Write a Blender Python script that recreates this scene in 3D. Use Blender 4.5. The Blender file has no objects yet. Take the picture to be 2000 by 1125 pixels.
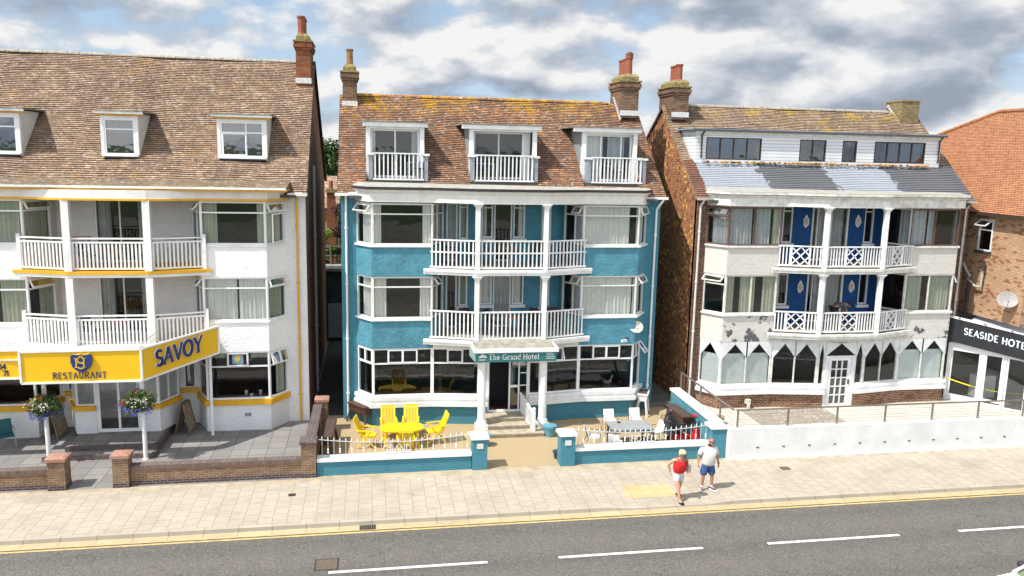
import bpy, bmesh, math, random
from mathutils import Vector, Matrix
random.seed(7)
S = bpy.context.scene
COL = S.collection
PI = math.pi
# ------------------------------------------------------------------ camera / geometry helpers
CAMH = 10.45
def V(*a): return Vector(a)
SPLIT = {'bay_spandrel', 'front_wall', 'plinth_wall', 'window_sill', 'gutter', 'dormer_cheek', 'balcony_wall', 'recess_wall', 'fascia_trim', 'leg', 'frame_side', 'gate_pier', 'lantern'}
class MB:
    """collects faces; build() links them as one mesh object with metre UVs"""
    def __init__(s): s.v = []; s.f = []; s.mi = []
    def face(s, pts, mi=0):
        n = len(s.v); s.v += [tuple(p) for p in pts]; s.f.append(tuple(range(n, n+len(pts)))); s.mi.append(mi); return s
    def hexa(s, b, t, mi=0):
        n = len(b)
        s.face(list(reversed(b)), mi); s.face(t, mi)
        for i in range(n):
            j = (i+1) % n; s.face([b[i], b[j], t[j], t[i]], mi)
        return s
    def box(s, x0, x1, y0, y1, z0, z1, mi=0):
        return s.prism([(x0, y0), (x1, y0), (x1, y1), (x0, y1)], z0, z1, mi)
    def prism(s, poly, z0, z1, mi=0):
        return s.hexa([(x, y, z0) for x, y in poly], [(x, y, z1) for x, y in poly], mi)
    def cbox(s, c, sx, sy, sz, rz=0, mi=0, tilt=0):
        m = Matrix.Rotation(rz, 3, 'Z') @ Matrix.Rotation(tilt, 3, 'X')
        q = [(-1, -1), (1, -1), (1, 1), (-1, 1)]
        b = [tuple(Vector(c)+m @ Vector((a*sx/2, d*sy/2, -sz/2))) for a, d in q]
        t = [tuple(Vector(c)+m @ Vector((a*sx/2, d*sy/2, sz/2))) for a, d in q]
        return s.hexa(b, t, mi)
    def bar(s, p, q, w, h=None, mi=0, up=(0, 0, 1)):
        h = h or w; p = Vector(p); q = Vector(q); d = (q-p).normalized(); u = Vector(up)
        if abs(d.dot(u)) > .98: u = Vector((0, 1, 0))
        a = d.cross(u).normalized(); c = a.cross(d).normalized()
        k = [(-1, -1), (1, -1), (1, 1), (-1, 1)]
        return s.hexa([tuple(p+a*i*w/2+c*j*h/2) for i, j in k], [tuple(q+a*i*w/2+c*j*h/2) for i, j in k], mi)
    def cyl(s, p, q, r0, r1=None, n=10, mi=0, cap=True):
        r1 = r0 if r1 is None else r1; p = Vector(p); q = Vector(q); d = (q-p).normalized()
        u = Vector((0, 0, 1)) if abs(d.z) < .9 else Vector((1, 0, 0))
        a = d.cross(u).normalized(); c = d.cross(a).normalized()
        B = [tuple(p+(a*math.cos(2*PI*i/n)+c*math.sin(2*PI*i/n))*r0) for i in range(n)]
        T = [tuple(q+(a*math.cos(2*PI*i/n)+c*math.sin(2*PI*i/n))*r1) for i in range(n)]
        if cap: s.face(list(reversed(B)), mi); s.face(T, mi)
        for i in range(n): j = (i+1) % n; s.face([B[i], B[j], T[j], T[i]], mi)
        return s
    def tube(s, pts, r, n=6, mi=0):
        for a, b in zip(pts, pts[1:]): s.cyl(a, b, r, r, n, mi)
        return s
    def rev(s, c, prof, n=16, mi=0, axis=None, sy=1):
        rings = [[(c[0]+r*math.cos(2*PI*i/n), c[1]+sy*r*math.sin(2*PI*i/n), c[2]+z) for i in range(n)] for r, z in prof]
        for A, B in zip(rings, rings[1:]):
            for i in range(n): j = (i+1) % n; s.face([A[i], A[j], B[j], B[i]], mi)
        s.face(list(reversed(rings[0])), mi); s.face(rings[-1], mi); return s
    def blob(s, c, rx, ry, rz, n=10, m=6, mi=0, jit=0):
        P = []
        for j in range(m+1):
            th = PI*j/m; P.append([(c[0]+rx*math.sin(th)*math.cos(2*PI*i/n)*(1+random.uniform(-jit, jit)), c[1]+ry*math.sin(th)*math.sin(2*PI*i/n)*(1+random.uniform(-jit, jit)), c[2]-rz*math.cos(th)) for i in range(n)])
        for A, B in zip(P, P[1:]):
            for i in range(n): j = (i+1) % n; s.face([A[i], A[j], B[j], B[i]], mi)
        return s
    def clusters(s):
        par = list(range(len(s.v)))
        def fd(i):
            while par[i] != i: par[i] = par[par[i]]; i = par[i]
            return i
        for f in s.f:
            for i in f[1:]: par[fd(i)] = fd(f[0])
        key = {}
        for i, v in enumerate(s.v):
            k = (round(v[0], 3), round(v[1], 3), round(v[2], 3))
            if k in key: par[fd(i)] = fd(key[k])
            else: key[k] = i
        comp = {}
        for i, v in enumerate(s.v):
            c = comp.setdefault(fd(i), [list(v), list(v)])
            for a in range(3): c[0][a] = min(c[0][a], v[a]); c[1][a] = max(c[1][a], v[a])
        ks = list(comp); g = {k: k for k in ks}
        def fg(k):
            while g[k] != k: k = g[k]
            return k
        for i, a in enumerate(ks):
            for b in ks[i+1:]:
                A, B = comp[a], comp[b]
                if all(A[0][x] <= B[1][x]+.02 and B[0][x] <= A[1][x]+.02 for x in range(3)): g[fg(a)] = fg(b)
        out = {}
        for f, m in zip(s.f, s.mi):
            r = fg(fd(f[0])); out.setdefault(r, MB()).face([s.v[i] for i in f], m)
        return list(out.values())
    def build(s, name, mat, parent=None, smooth=False, merge=False):
        if name in SPLIT:
            gs = s.clusters()
            if len(gs) > 1: return [g.build('@'+name, mat, parent, smooth, merge) for g in gs][0]
        name = name.lstrip('@')
        me = bpy.data.meshes.new(name); me.from_pydata(s.v, [], s.f); me.update()
        mats = mat if isinstance(mat, (list, tuple)) else [mat]
        for m in mats: me.materials.append(m)
        if len(mats) > 1: me.polygons.foreach_set('material_index', s.mi)
        uv = me.uv_layers.new(name='UVMap').data
        for p in me.polygons:
            n = p.normal
            if abs(n.z) > .97: a = Vector((1, 0, 0)); b = Vector((0, 1, 0))
            else:
                a = Vector((-n.y, n.x, 0)).normalized()
                if abs(a.x) > abs(a.y)*.3 and a.x < 0 or (abs(a.x) <= abs(a.y)*.3 and a.y < 0): a = -a
                b = n.cross(a); b = b if b.z > 0 else -b
            for li in p.loop_indices:
                co = me.vertices[me.loops[li].vertex_index].co; uv[li].uv = (co.dot(a), co.dot(b))
        if smooth or merge:
            bm = bmesh.new(); bm.from_mesh(me); bmesh.ops.remove_doubles(bm, verts=bm.verts, dist=1e-4); bm.to_mesh(me); bm.free()
        if smooth:
            for p in me.polygons: p.use_smooth = True
        o = bpy.data.objects.new(name, me); COL.objects.link(o)
        if parent is not None: o.parent = parent; o.matrix_parent_inverse = parent.matrix_world.inverted()
        return o
def tag(o, label=None, cat=None, group=None, kind=None):
    if label: o['label'] = label
    if cat: o['category'] = cat
    if group: o['group'] = group
    if kind: o['kind'] = kind
    return o
def thing(name, label, cat, loc=(0, 0, 0), group=None):
    o = bpy.data.objects.new(name, None); o.empty_display_size = .2; COL.objects.link(o); o.location = loc
    o.matrix_world = Matrix.Translation(loc)
    return tag(o, label, cat, group)
def dup(o, loc=None, rz=None, label=None, parent=None):
    c = o.copy(); COL.objects.link(c)
    if parent is not None: c.parent = parent
    if loc is not None: c.location = loc
    if rz is not None: c.rotation_euler = (0, 0, rz)
    if label: c['label'] = label
    for ch in list(o.children): dup(ch, parent=c)
    return c
def offset(poly, d):
    """offset an open plan polyline outward (to its right-hand, street side) with mitred corners"""
    out = []
    N = []
    for a, b in zip(poly, poly[1:]):
        dx, dy = b[0]-a[0], b[1]-a[1]; l = math.hypot(dx, dy); N.append((dy/l, -dx/l))
    for i, p in enumerate(poly):
        if i == 0: n = N[0]; k = 1
        elif i == len(poly)-1: n = N[-1]; k = 1
        else:
            nx, ny = N[i-1][0]+N[i][0], N[i-1][1]+N[i][1]; l = math.hypot(nx, ny); n = (nx/l, ny/l); k = 1/max(.35, n[0]*N[i][0]+n[1]*N[i][1])
        out.append((p[0]+n[0]*d*k, p[1]+n[1]*d*k))
    return out
def band(mb, poly, o, i, z0, z1, mi=0):
    A = offset(poly, o); B = offset(poly, i)
    for k in range(len(poly)-1):
        q = [A[k], A[k+1], B[k+1], B[k]]
        b = [(x, y, z0) for x, y in q]; t = [(x, y, z1) for x, y in q]
        mb.face(list(reversed(b)), mi); mb.face(t, mi); mb.face([b[0], b[1], t[1], t[0]], mi); mb.face([b[2], b[3], t[3], t[2]], mi)
        if k == 0: mb.face([b[3], b[0], t[0], t[3]], mi)
        if k == len(poly)-2: mb.face([b[1], b[2], t[2], t[1]], mi)
    return mb
# ------------------------------------------------------------------ materials
MATS = {}
def mat(name, col, rough=.7, metal=0, mottle=0, mscale=3, bump=0, bscale=20, spec=None, col2=None, stain=None, coord='Object'):
    if name in MATS: return MATS[name]
    m = bpy.data.materials.new(name); m.use_nodes = True; nt = m.node_tree; N = nt.nodes; L = nt.links
    b = N['Principled BSDF']; b.inputs['Base Color'].default_value = (*col, 1); b.inputs['Roughness'].default_value = rough; b.inputs['Metallic'].default_value = metal
    if spec is not None: b.inputs['Specular IOR Level'].default_value = spec
    tc = N.new('ShaderNodeTexCoord')
    if mottle or col2:
        n = N.new('ShaderNodeTexNoise'); n.inputs['Scale'].default_value = mscale; n.inputs['Detail'].default_value = 8; n.inputs['Roughness'].default_value = .65
        L.new(tc.outputs[coord], n.inputs['Vector'])
        r = N.new('ShaderNodeValToRGB'); r.color_ramp.elements[0].position = .35; r.color_ramp.elements[1].position = .68
        c2 = col2 or tuple(c*(1-mottle) for c in col)
        r.color_ramp.elements[0].color = (*c2, 1); r.color_ramp.elements[1].color = (*(tuple(min(1, c*(1+mottle*.4)) for c in col)), 1)
        L.new(n.outputs['Fac'], r.inputs['Fac']); L.new(r.outputs['Color'], b.inputs['Base Color'])
    if bump:
        n2 = N.new('ShaderNodeTexNoise'); n2.inputs['Scale'].default_value = bscale; n2.inputs['Detail'].default_value = 6
        L.new(tc.outputs[coord], n2.inputs['Vector'])
        bp = N.new('ShaderNodeBump'); bp.inputs['Strength'].default_value = bump; bp.inputs['Distance'].default_value = .05
        L.new(n2.outputs['Fac'], bp.inputs['Height']); L.new(bp.outputs['Normal'], b.inputs['Normal'])
    MATS[name] = m; return m
def nod(nt, t, **k):
    n = nt.nodes.new(t)
    for a, v in k.items():
        if a in n.inputs: n.inputs[a].default_value = v
        else: setattr(n, a, v)
    return n
def ramp(nt, fac, stops):
    r = nt.nodes.new('ShaderNodeValToRGB'); e = r.color_ramp.elements
    while len(e) < len(stops): e.new(.5)
    for i, (p, c) in enumerate(stops): e[i].position = p; e[i].color = (*c, 1) if len(c) == 3 else c
    nt.links.new(fac, r.inputs['Fac']); return r.outputs['Color']
def mix(nt, f, a, b, bt='MIX'):
    n = nt.nodes.new('ShaderNodeMix'); n.data_type = 'RGBA'; n.blend_type = bt
    if isinstance(f, float) or isinstance(f, int): n.inputs[0].default_value = f
    else: nt.links.new(f, n.inputs[0])
    for i, x in ((6, a), (7, b)):
        if isinstance(x, tuple): n.inputs[i].default_value = (*x, 1)
        else: nt.links.new(x, n.inputs[i])
    return n.outputs[2]
def mth(nt, op, a, b=None, c=None):
    n = nt.nodes.new('ShaderNodeMath'); n.operation = op
    for i, x in enumerate((a, b, c)):
        if x is None: continue
        if isinstance(x, (int, float)): n.inputs[i].default_value = x
        else: nt.links.new(x, n.inputs[i])
    return n.outputs[0]
def noise(nt, vec, scale, detail=6, rough=.6):
    n = nt.nodes.new('ShaderNodeTexNoise'); n.inputs['Scale'].default_value = scale; n.inputs['Detail'].default_value = detail; n.inputs['Roughness'].default_value = rough
    nt.links.new(vec, n.inputs['Vector']); return n.outputs['Fac']
def brick(name, c1, c2, mortar, bw=.225, bh=.075, ms=.01, bias=0., extra=None, rough=.85, bump=.5, dark=.35, offs=.5, light=None, lightamt=.06, msmooth=.1, tint=None, swap=False, grime=None):
    """brick / tile / slab / course material laid in metre UVs, with per-unit colour, grime noise and optional patches"""
    if name in MATS: return MATS[name]
    m = bpy.data.materials.new(name); m.use_nodes = True; nt = m.node_tree; L = nt.links; b = nt.nodes['Principled BSDF']; b.inputs['Roughness'].default_value = rough
    b.inputs['Specular IOR Level'].default_value = .25
    uv = nod(nt, 'ShaderNodeUVMap').outputs[0]
    if swap: sw = nod(nt, 'ShaderNodeSeparateXYZ'); L.new(uv, sw.inputs[0]); cw = nod(nt, 'ShaderNodeCombineXYZ'); L.new(sw.outputs[1], cw.inputs[0]); L.new(sw.outputs[0], cw.inputs[1]); uv = cw.outputs[0]
    tc = nod(nt, 'ShaderNodeTexCoord').outputs['Object']
    t = nod(nt, 'ShaderNodeTexBrick', Scale=1.0); t.offset = offs; t.inputs['Brick Width'].default_value = bw; t.inputs['Row Height'].default_value = bh
    t.inputs['Mortar Size'].default_value = ms; t.inputs['Mortar Smooth'].default_value = msmooth; t.inputs['Bias'].default_value = bias
    t.inputs['Color1'].default_value = (*c1, 1); t.inputs['Color2'].default_value = (*c2, 1); t.inputs['Mortar'].default_value = (*mortar, 1)
    L.new(uv, t.inputs['Vector']); col = t.outputs['Color']
    # quantised per-unit random
    sx = nod(nt, 'ShaderNodeSeparateXYZ'); L.new(uv, sx.inputs[0])
    row = mth(nt, 'FLOOR', mth(nt, 'DIVIDE', sx.outputs[1], bh))
    cx = mth(nt, 'FLOOR', mth(nt, 'ADD', mth(nt, 'DIVIDE', sx.outputs[0], bw), mth(nt, 'MULTIPLY', mth(nt, 'FLOORED_MODULO', row, 2.), offs)))
    cb = nod(nt, 'ShaderNodeCombineXYZ'); L.new(cx, cb.inputs[0]); L.new(row, cb.inputs[1])
    wn = nod(nt, 'ShaderNodeTexWhiteNoise'); L.new(cb.outputs[0], wn.inputs['Vector']); rnd = wn.outputs['Value']
    col = mix(nt, mth(nt, 'MULTIPLY', mth(nt, 'POWER', rnd, 1.6), dark), col, tuple(c*.35 for c in c1))
    if light:
        col = mix(nt, mth(nt, 'GREATER_THAN', rnd, 1-lightamt), col, light)
    g = noise(nt, tc, .9, 8, .7)
    col = mix(nt, mth(nt, 'MULTIPLY', mth(nt, 'SUBTRACT', g, .42), grime or 1.1), col, tuple(c*.5 for c in c1))
    if extra: col = extra(nt, col, tc, uv, rnd)
    L.new(col, b.inputs['Base Color'])
    bp = nod(nt, 'ShaderNodeBump', Strength=bump, Distance=.02); L.new(mth(nt, 'ADD', mth(nt, 'MULTIPLY', mth(nt, 'SUBTRACT', 1., t.outputs['Fac']), 1.), mth(nt, 'MULTIPLY', noise(nt, tc, 25, 5), .6)), bp.inputs['Height']); L.new(bp.outputs['Normal'], b.inputs['Normal'])
    MATS[name] = m; return m
def lichen(col2=(.42, .22, .02), thr=.6, amt=1.0, scale=1.3, top=None):
    def f(nt, col, tc, uv, rnd):
        n = noise(nt, tc, scale, 9, .72); n2 = noise(nt, tc, 14, 4, .6)
        k = mth(nt, 'ADD', n, mth(nt, 'MULTIPLY', mth(nt, 'SUBTRACT', n2, .5), .5))
        if top:
            z = nod(nt, 'ShaderNodeSeparateXYZ'); nt.links.new(tc, z.inputs[0]); k = mth(nt, 'ADD', k, mth(nt, 'MULTIPLY', mth(nt, 'SUBTRACT', z.outputs[2], top[0]), top[1]))
        r = mth(nt, 'MULTIPLY', mth(nt, 'SMOOTH_MIN', mth(nt, 'MAXIMUM', mth(nt, 'MULTIPLY', mth(nt, 'SUBTRACT', k, thr), 9.), 0.), 1., .1), amt)
        dk = mth(nt, 'MULTIPLY', mth(nt, 'MINIMUM', mth(nt, 'MAXIMUM', mth(nt, 'MULTIPLY', mth(nt, 'SUBTRACT', noise(nt, tc, 1.9, 9, .75), .50), 7.), 0.), 1.), .5)
        col = mix(nt, mth(nt, 'MULTIPLY', dk, mth(nt, 'ADD', .45, mth(nt, 'MULTIPLY', rnd, .9))), col, (.075, .058, .05))
        col = mix(nt, r, col, col2)
        # pale crusty lichen specks
        p = noise(nt, tc, 5.5, 8, .82); pr = mth(nt, 'MULTIPLY', mth(nt, 'GREATER_THAN', p, .575), .75)
        return mix(nt, pr, col, (.56, .50, .43))
    return f
def bandspots(nt, col, tc, uv, rnd):
    g = noise(nt, tc, 1.1, 4, .6)
    col = mix(nt, mth(nt, 'MULTIPLY', mth(nt, 'GREATER_THAN', rnd, .86), mth(nt, 'GREATER_THAN', g, .47)), col  , (.66, .36, .10))
    return mix(nt, mth(nt, 'MULTIPLY', mth(nt, 'LESS_THAN', rnd, .16), .75), col, (.10, .05, .035))
white = mat('white_paint', (.80, .80, .78), .45, mottle=.16, mscale=1.6)
cream = mat('offwhite_paint', (.74, .72, .66), .5, mottle=.12, mscale=3)
oldwhite = mat('weathered_white', (.72, .70, .64), .7, mottle=.28, mscale=4, bump=.2)
upvc = mat('white_plastic', (.80, .80, .79), .3, mottle=.04, mscale=2)
brownframe = mat('brown_frame', (.12, .07, .05), .5, mottle=.3, mscale=8)
darkframe = mat('dark_timber', (.05, .035, .03), .6, mottle=.4, mscale=9)
def render_mat(name, col, bs=6, st=.8, mottle=.12):
    return mat(name, col, .8, mottle=mottle, mscale=2.5, bump=st, bscale=bs)
tealR = render_mat('teal_render', (.078, .262, .34), 9, .5, .28)
whiteR = render_mat('white_render', (.85, .85, .84), 9, .45, .04)
YEL = (.72, .38, .008)
yellowp = mat('ochre_paint', YEL, .5, mottle=.15, mscale=2)
def painted_brick(name, c, mort=.75, d=.12):
    return brick(name, c, tuple(x*.93 for x in c), tuple(x*mort for x in c), .225, .075, .012, dark=d, bump=.7, rough=.7, msmooth=.4)
tealB = painted_brick('teal_painted_brick', (.072, .25, .325), .85)
whiteB = painted_brick('white_painted_brick', (.84, .84, .83), .9, .03)
blueB = render_mat('blue_render', (.006, .075, .24), 30, .5, .15)
redB = brick('dark_red_brick', (.12, .05, .035), (.17, .075, .045), (.34, .27, .2), extra=None, dark=.55, ms=.009)
plinthB = brick('terrace_brick', (.17, .06, .035), (.22, .09, .05), (.5, .38, .26), dark=.6, ms=.011)
sideB = brick('side_wall_brick', (.27, .11, .07), (.33, .15, .09), (.28, .2, .16), dark=.6, ms=.008)
orangeB = brick('orange_brick', (.46, .24, .10), (.36, .17, .075), (.50, .42, .32), dark=.3, light=(.26, .11, .06), lightamt=.15, ms=.014)
gardenB = brick('brown_garden_brick', (.26, .155, .09), (.19, .105, .06), (.30, .25, .18), dark=.5, ms=.01)
blueBrk = brick('dark_engineering_brick', (.075, .05, .055), (.10, .07, .065), (.25, .22, .2), bw=.225, bh=.075, dark=.4)
soldier = brick('coping_brick', (.16, .12, .11), (.22, .16, .14), (.1, .08, .07), bw=.075, bh=.225, ms=.012, dark=.4, offs=0)
chimB = brick('chimney_brick', (.16, .075, .045), (.21, .11, .06), (.30, .25, .18), dark=.6)
chimO = brick('orange_chimney_brick', (.34, .11, .035), (.20, .07, .03), (.2, .12, .08), dark=.6)
gableB = brick('tile_hung_gable', (.42, .18, .085), (.50, .23, .11), (.14, .07, .05), bw=.17, bh=.11, dark=.5, extra=bandspots, ms=.008)
def tiles(name, c1, c2, ex, dark=.75, light=None, la=.1, grime=2.9):
    return brick(name, c1, c2, (.02, .014, .012), bw=.17, bh=.1, ms=.006, dark=dark, extra=ex, light=light, lightamt=la, bump=.6, grime=grime)
roofS = tiles('weathered_brown_tiles', (.35, .225, .15), (.44, .31, .21), lichen((.52, .27, .03), .59, .8, 1.0), .65, (.50, .35, .24), .12)
roofG = tiles('orange_brown_tiles', (.33, .175, .105), (.28, .175, .12), lichen((.55, .29, .015), .665, .9, 1.1, (11.2, .14)), .6, (.50, .23, .10), .2)
roofT = tiles('lichened_tiles', (.38, .26, .18), (.46, .33, .22), lichen((.55, .34, .03), .60, .9, 1.0, (11.8, .1)), .5)
roofO = tiles('new_orange_tiles', (.42, .185, .095), (.47, .22, .115), None, .5, grime=.9)
def paintpatch(nt, col, tc, uv, rnd):
    s = nod(nt, 'ShaderNodeSeparateXYZ'); nt.links.new(tc, s.inputs[0])
    x = mth(nt, 'ADD', mth(nt, 'ADD', s.outputs[0], mth(nt, 'MULTIPLY', s.outputs[2], .35)), mth(nt, 'MULTIPLY', mth(nt, 'SUBTRACT', noise(nt, tc, 3.5, 4), .5), 1.5))
    a = mth(nt, 'MAXIMUM', mth(nt, 'LESS_THAN', x, 19.6), mth(nt, 'MULTIPLY', mth(nt, 'GREATER_THAN', x, 22.7), mth(nt, 'LESS_THAN', x, 25.5)))
    w = mix(nt, mth(nt, 'MULTIPLY', noise(nt, tc, 8, 6, .8), .7), (.42, .455, .50), (.19, .205, .235))
    g = mix(nt, noise(nt, tc, 6, 6, .8), (.095, .10, .11), (.175, .18, .195))
    out = mix(nt, a, g, w)
    edge = mth(nt, 'LESS_THAN', mth(nt, 'ADD', s.outputs[0], mth(nt, 'MULTIPLY', noise(nt, tc, 5, 3), .3)), 13.62)
    return mix(nt, edge, out, col)
roofP = tiles('part_painted_tiles', (.25, .12, .085), (.29, .16, .11), paintpatch, .4)
lead = mat('lead_grey', (.28, .31, .35), .55, mottle=.3, mscale=6, bump=.15)
feltroof = mat('mossy_felt', (.33, .31, .26), .9, mottle=.45, mscale=3, bump=.4)
paleroof = mat('silver_felt_roof', (.38, .37, .33), .75, mottle=.3, mscale=5, bump=.3)
blackedge = mat('black_felt_edge', (.035, .025, .028), .8, mottle=.3)
mossedge = mat('mossy_gutter', (.25, .24, .2), .8, mottle=.5, mscale=5, bump=.4)
mortarw = mat('white_flashing', (.66, .66, .64), .7, mottle=.3, mscale=12)
terracotta = mat('terracotta', (.30, .085, .045), .7, mottle=.25, mscale=7)
mossstone = mat('lichened_stone', (.30, .24, .06), .9, mottle=.5, mscale=9, bump=.6, col2=(.12, .1, .07))
dirtystucco = None
def peeling():
    m = bpy.data.materials.new('peeling_cream_render'); m.use_nodes = True; nt = m.node_tree; b = nt.nodes['Principled BSDF']; b.inputs['Roughness'].default_value = .85
    tc = nod(nt, 'ShaderNodeTexCoord').outputs['Object']; L = nt.links
    base = mix(nt, noise(nt, tc, 2.5, 8, .7), (.66, .635, .59), (.50, .47, .42))
    s = nod(nt, 'ShaderNodeSeparateXYZ'); L.new(tc, s.inputs[0])
    k = noise(nt, tc, 1.7, 8, .66)
    lowz = mth(nt, 'LESS_THAN', s.outputs[2], 5.0)
    zz = mth(nt, 'ABSOLUTE', mth(nt, 'SUBTRACT', s.outputs[2], 3.62))
    thr = mth(nt, 'SUBTRACT', .635, mth(nt, 'MULTIPLY', zz, .16))
    p = mth(nt, 'MULTIPLY', mth(nt, 'GREATER_THAN', k, thr), lowz)
    col = mix(nt, p, base, (.10, .10, .105))
    L.new(col, b.inputs['Base Color'])
    bp = nod(nt, 'ShaderNodeBump', Strength=.5, Distance=.04); L.new(mth(nt, 'SUBTRACT', noise(nt, tc, 8, 6), mth(nt, 'MULTIPLY', p, .6)), bp.inputs['Height']); L.new(bp.outputs['Normal'], b.inputs['Normal'])
    return m
peel = peeling()
def glassmat(name, tint=(.55, .6, .6), refl=.10, rough=.02):
    m = bpy.data.materials.new(name); m.use_nodes = True; nt = m.node_tree; nt.nodes.clear(); L = nt.links
    o = nod(nt, 'ShaderNodeOutputMaterial'); t = nod(nt, 'ShaderNodeBsdfTransparent'); t.inputs[0].default_value = (*tint, 1)
    g = nod(nt, 'ShaderNodeBsdfGlossy'); g.inputs['Roughness'].default_value = rough; g.inputs['Color'].default_value = (.95, .97, 1, 1)
    lw = nod(nt, 'ShaderNodeLayerWeight', Blend=.35); mx = nod(nt, 'ShaderNodeMixShader')
    f = mth(nt, 'ADD', mth(nt, 'MULTIPLY', lw.outputs['Fresnel'], .5), refl)
    L.new(f, mx.inputs[0]); L.new(t.outputs[0], mx.inputs[1]); L.new(g.outputs[0], mx.inputs[2])
    # slightly wavy old glass
    tc = nod(nt, 'ShaderNodeTexCoord').outputs['Object']; bp = nod(nt, 'ShaderNodeBump', Strength=.06, Distance=.05); L.new(noise(nt, tc, 1.6, 2), bp.inputs['Height']); L.new(bp.outputs['Normal'], g.inputs['Normal'])
    L.new(mx.outputs[0], o.inputs[0]); return m
glass = glassmat('window_glass', (.86, .89, .88), .035)
dglass = glassmat('dark_window_glass', (.35, .38, .42), .12)
curtW = mat('cream_curtain', (.86, .85, .80), .9, mottle=.1, mscale=6)
curtG = mat('sage_curtain', (.52, .54, .42), .9, mottle=.15, mscale=6)
netc = mat('grey_net', (.52, .53, .54), .9, mottle=.15, mscale=6)
blind = mat('paper_blind', (.84, .88, .85), .85, mottle=.08, mscale=3)
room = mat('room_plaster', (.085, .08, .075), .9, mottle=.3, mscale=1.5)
dining = mat('room_carpet', (.13, .08, .07), .9)
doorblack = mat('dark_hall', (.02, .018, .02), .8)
asphalt = mat('asphalt', (.075, .072, .070), .9)
# ------------------------------------------------------------------ window / curtain builders
class Seg:
    """local frame on a plan segment: u along, d outward, z up"""
    def __init__(s, p, q):
        s.p = Vector((p[0], p[1], 0)); s.t = Vector((q[0]-p[0], q[1]-p[1], 0)); s.L = s.t.length; s.t.normalize(); s.n = Vector((s.t.y, -s.t.x, 0))
    def P(s, u, d, z): return s.p+s.t*u+s.n*d+Vector((0, 0, z))
    def box(s, mb, u0, u1, d0, d1, z0, z1, mi=0):
        q = [(u0, d1), (u1, d1), (u1, d0), (u0, d0)]
        return mb.hexa([tuple(s.P(u, d, z0)) for u, d in q], [tuple(s.P(u, d, z1)) for u, d in q], mi)
def curtain(par, sg, u0, u1, z0, z1, m, d=-.16, amp=.035, gather=0):
    mb = MB(); n = max(6, int((u1-u0)*26)); ph = random.random()*6; pts = []
    rows = [(z0, 1.0), (z0+(z1-z0)*.45, 1-gather*.25), (z1, 1-0*gather)]
    def pt(i, z, k):
        w = i/n; u = u0+(u1-u0)*w*k; return tuple(sg.P(u, d+amp*math.sin(i*1.7+ph)+amp*.5*math.sin(i*.61+ph*2), z))
    for (za, ka), (zb, kb) in zip(rows, rows[1:]):
        for i in range(n): mb.face([pt(i, za, ka), pt(i+1, za, ka), pt(i+1, zb, kb), pt(i, zb, kb)])
    return mb.build('curtain', m, par)
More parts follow.
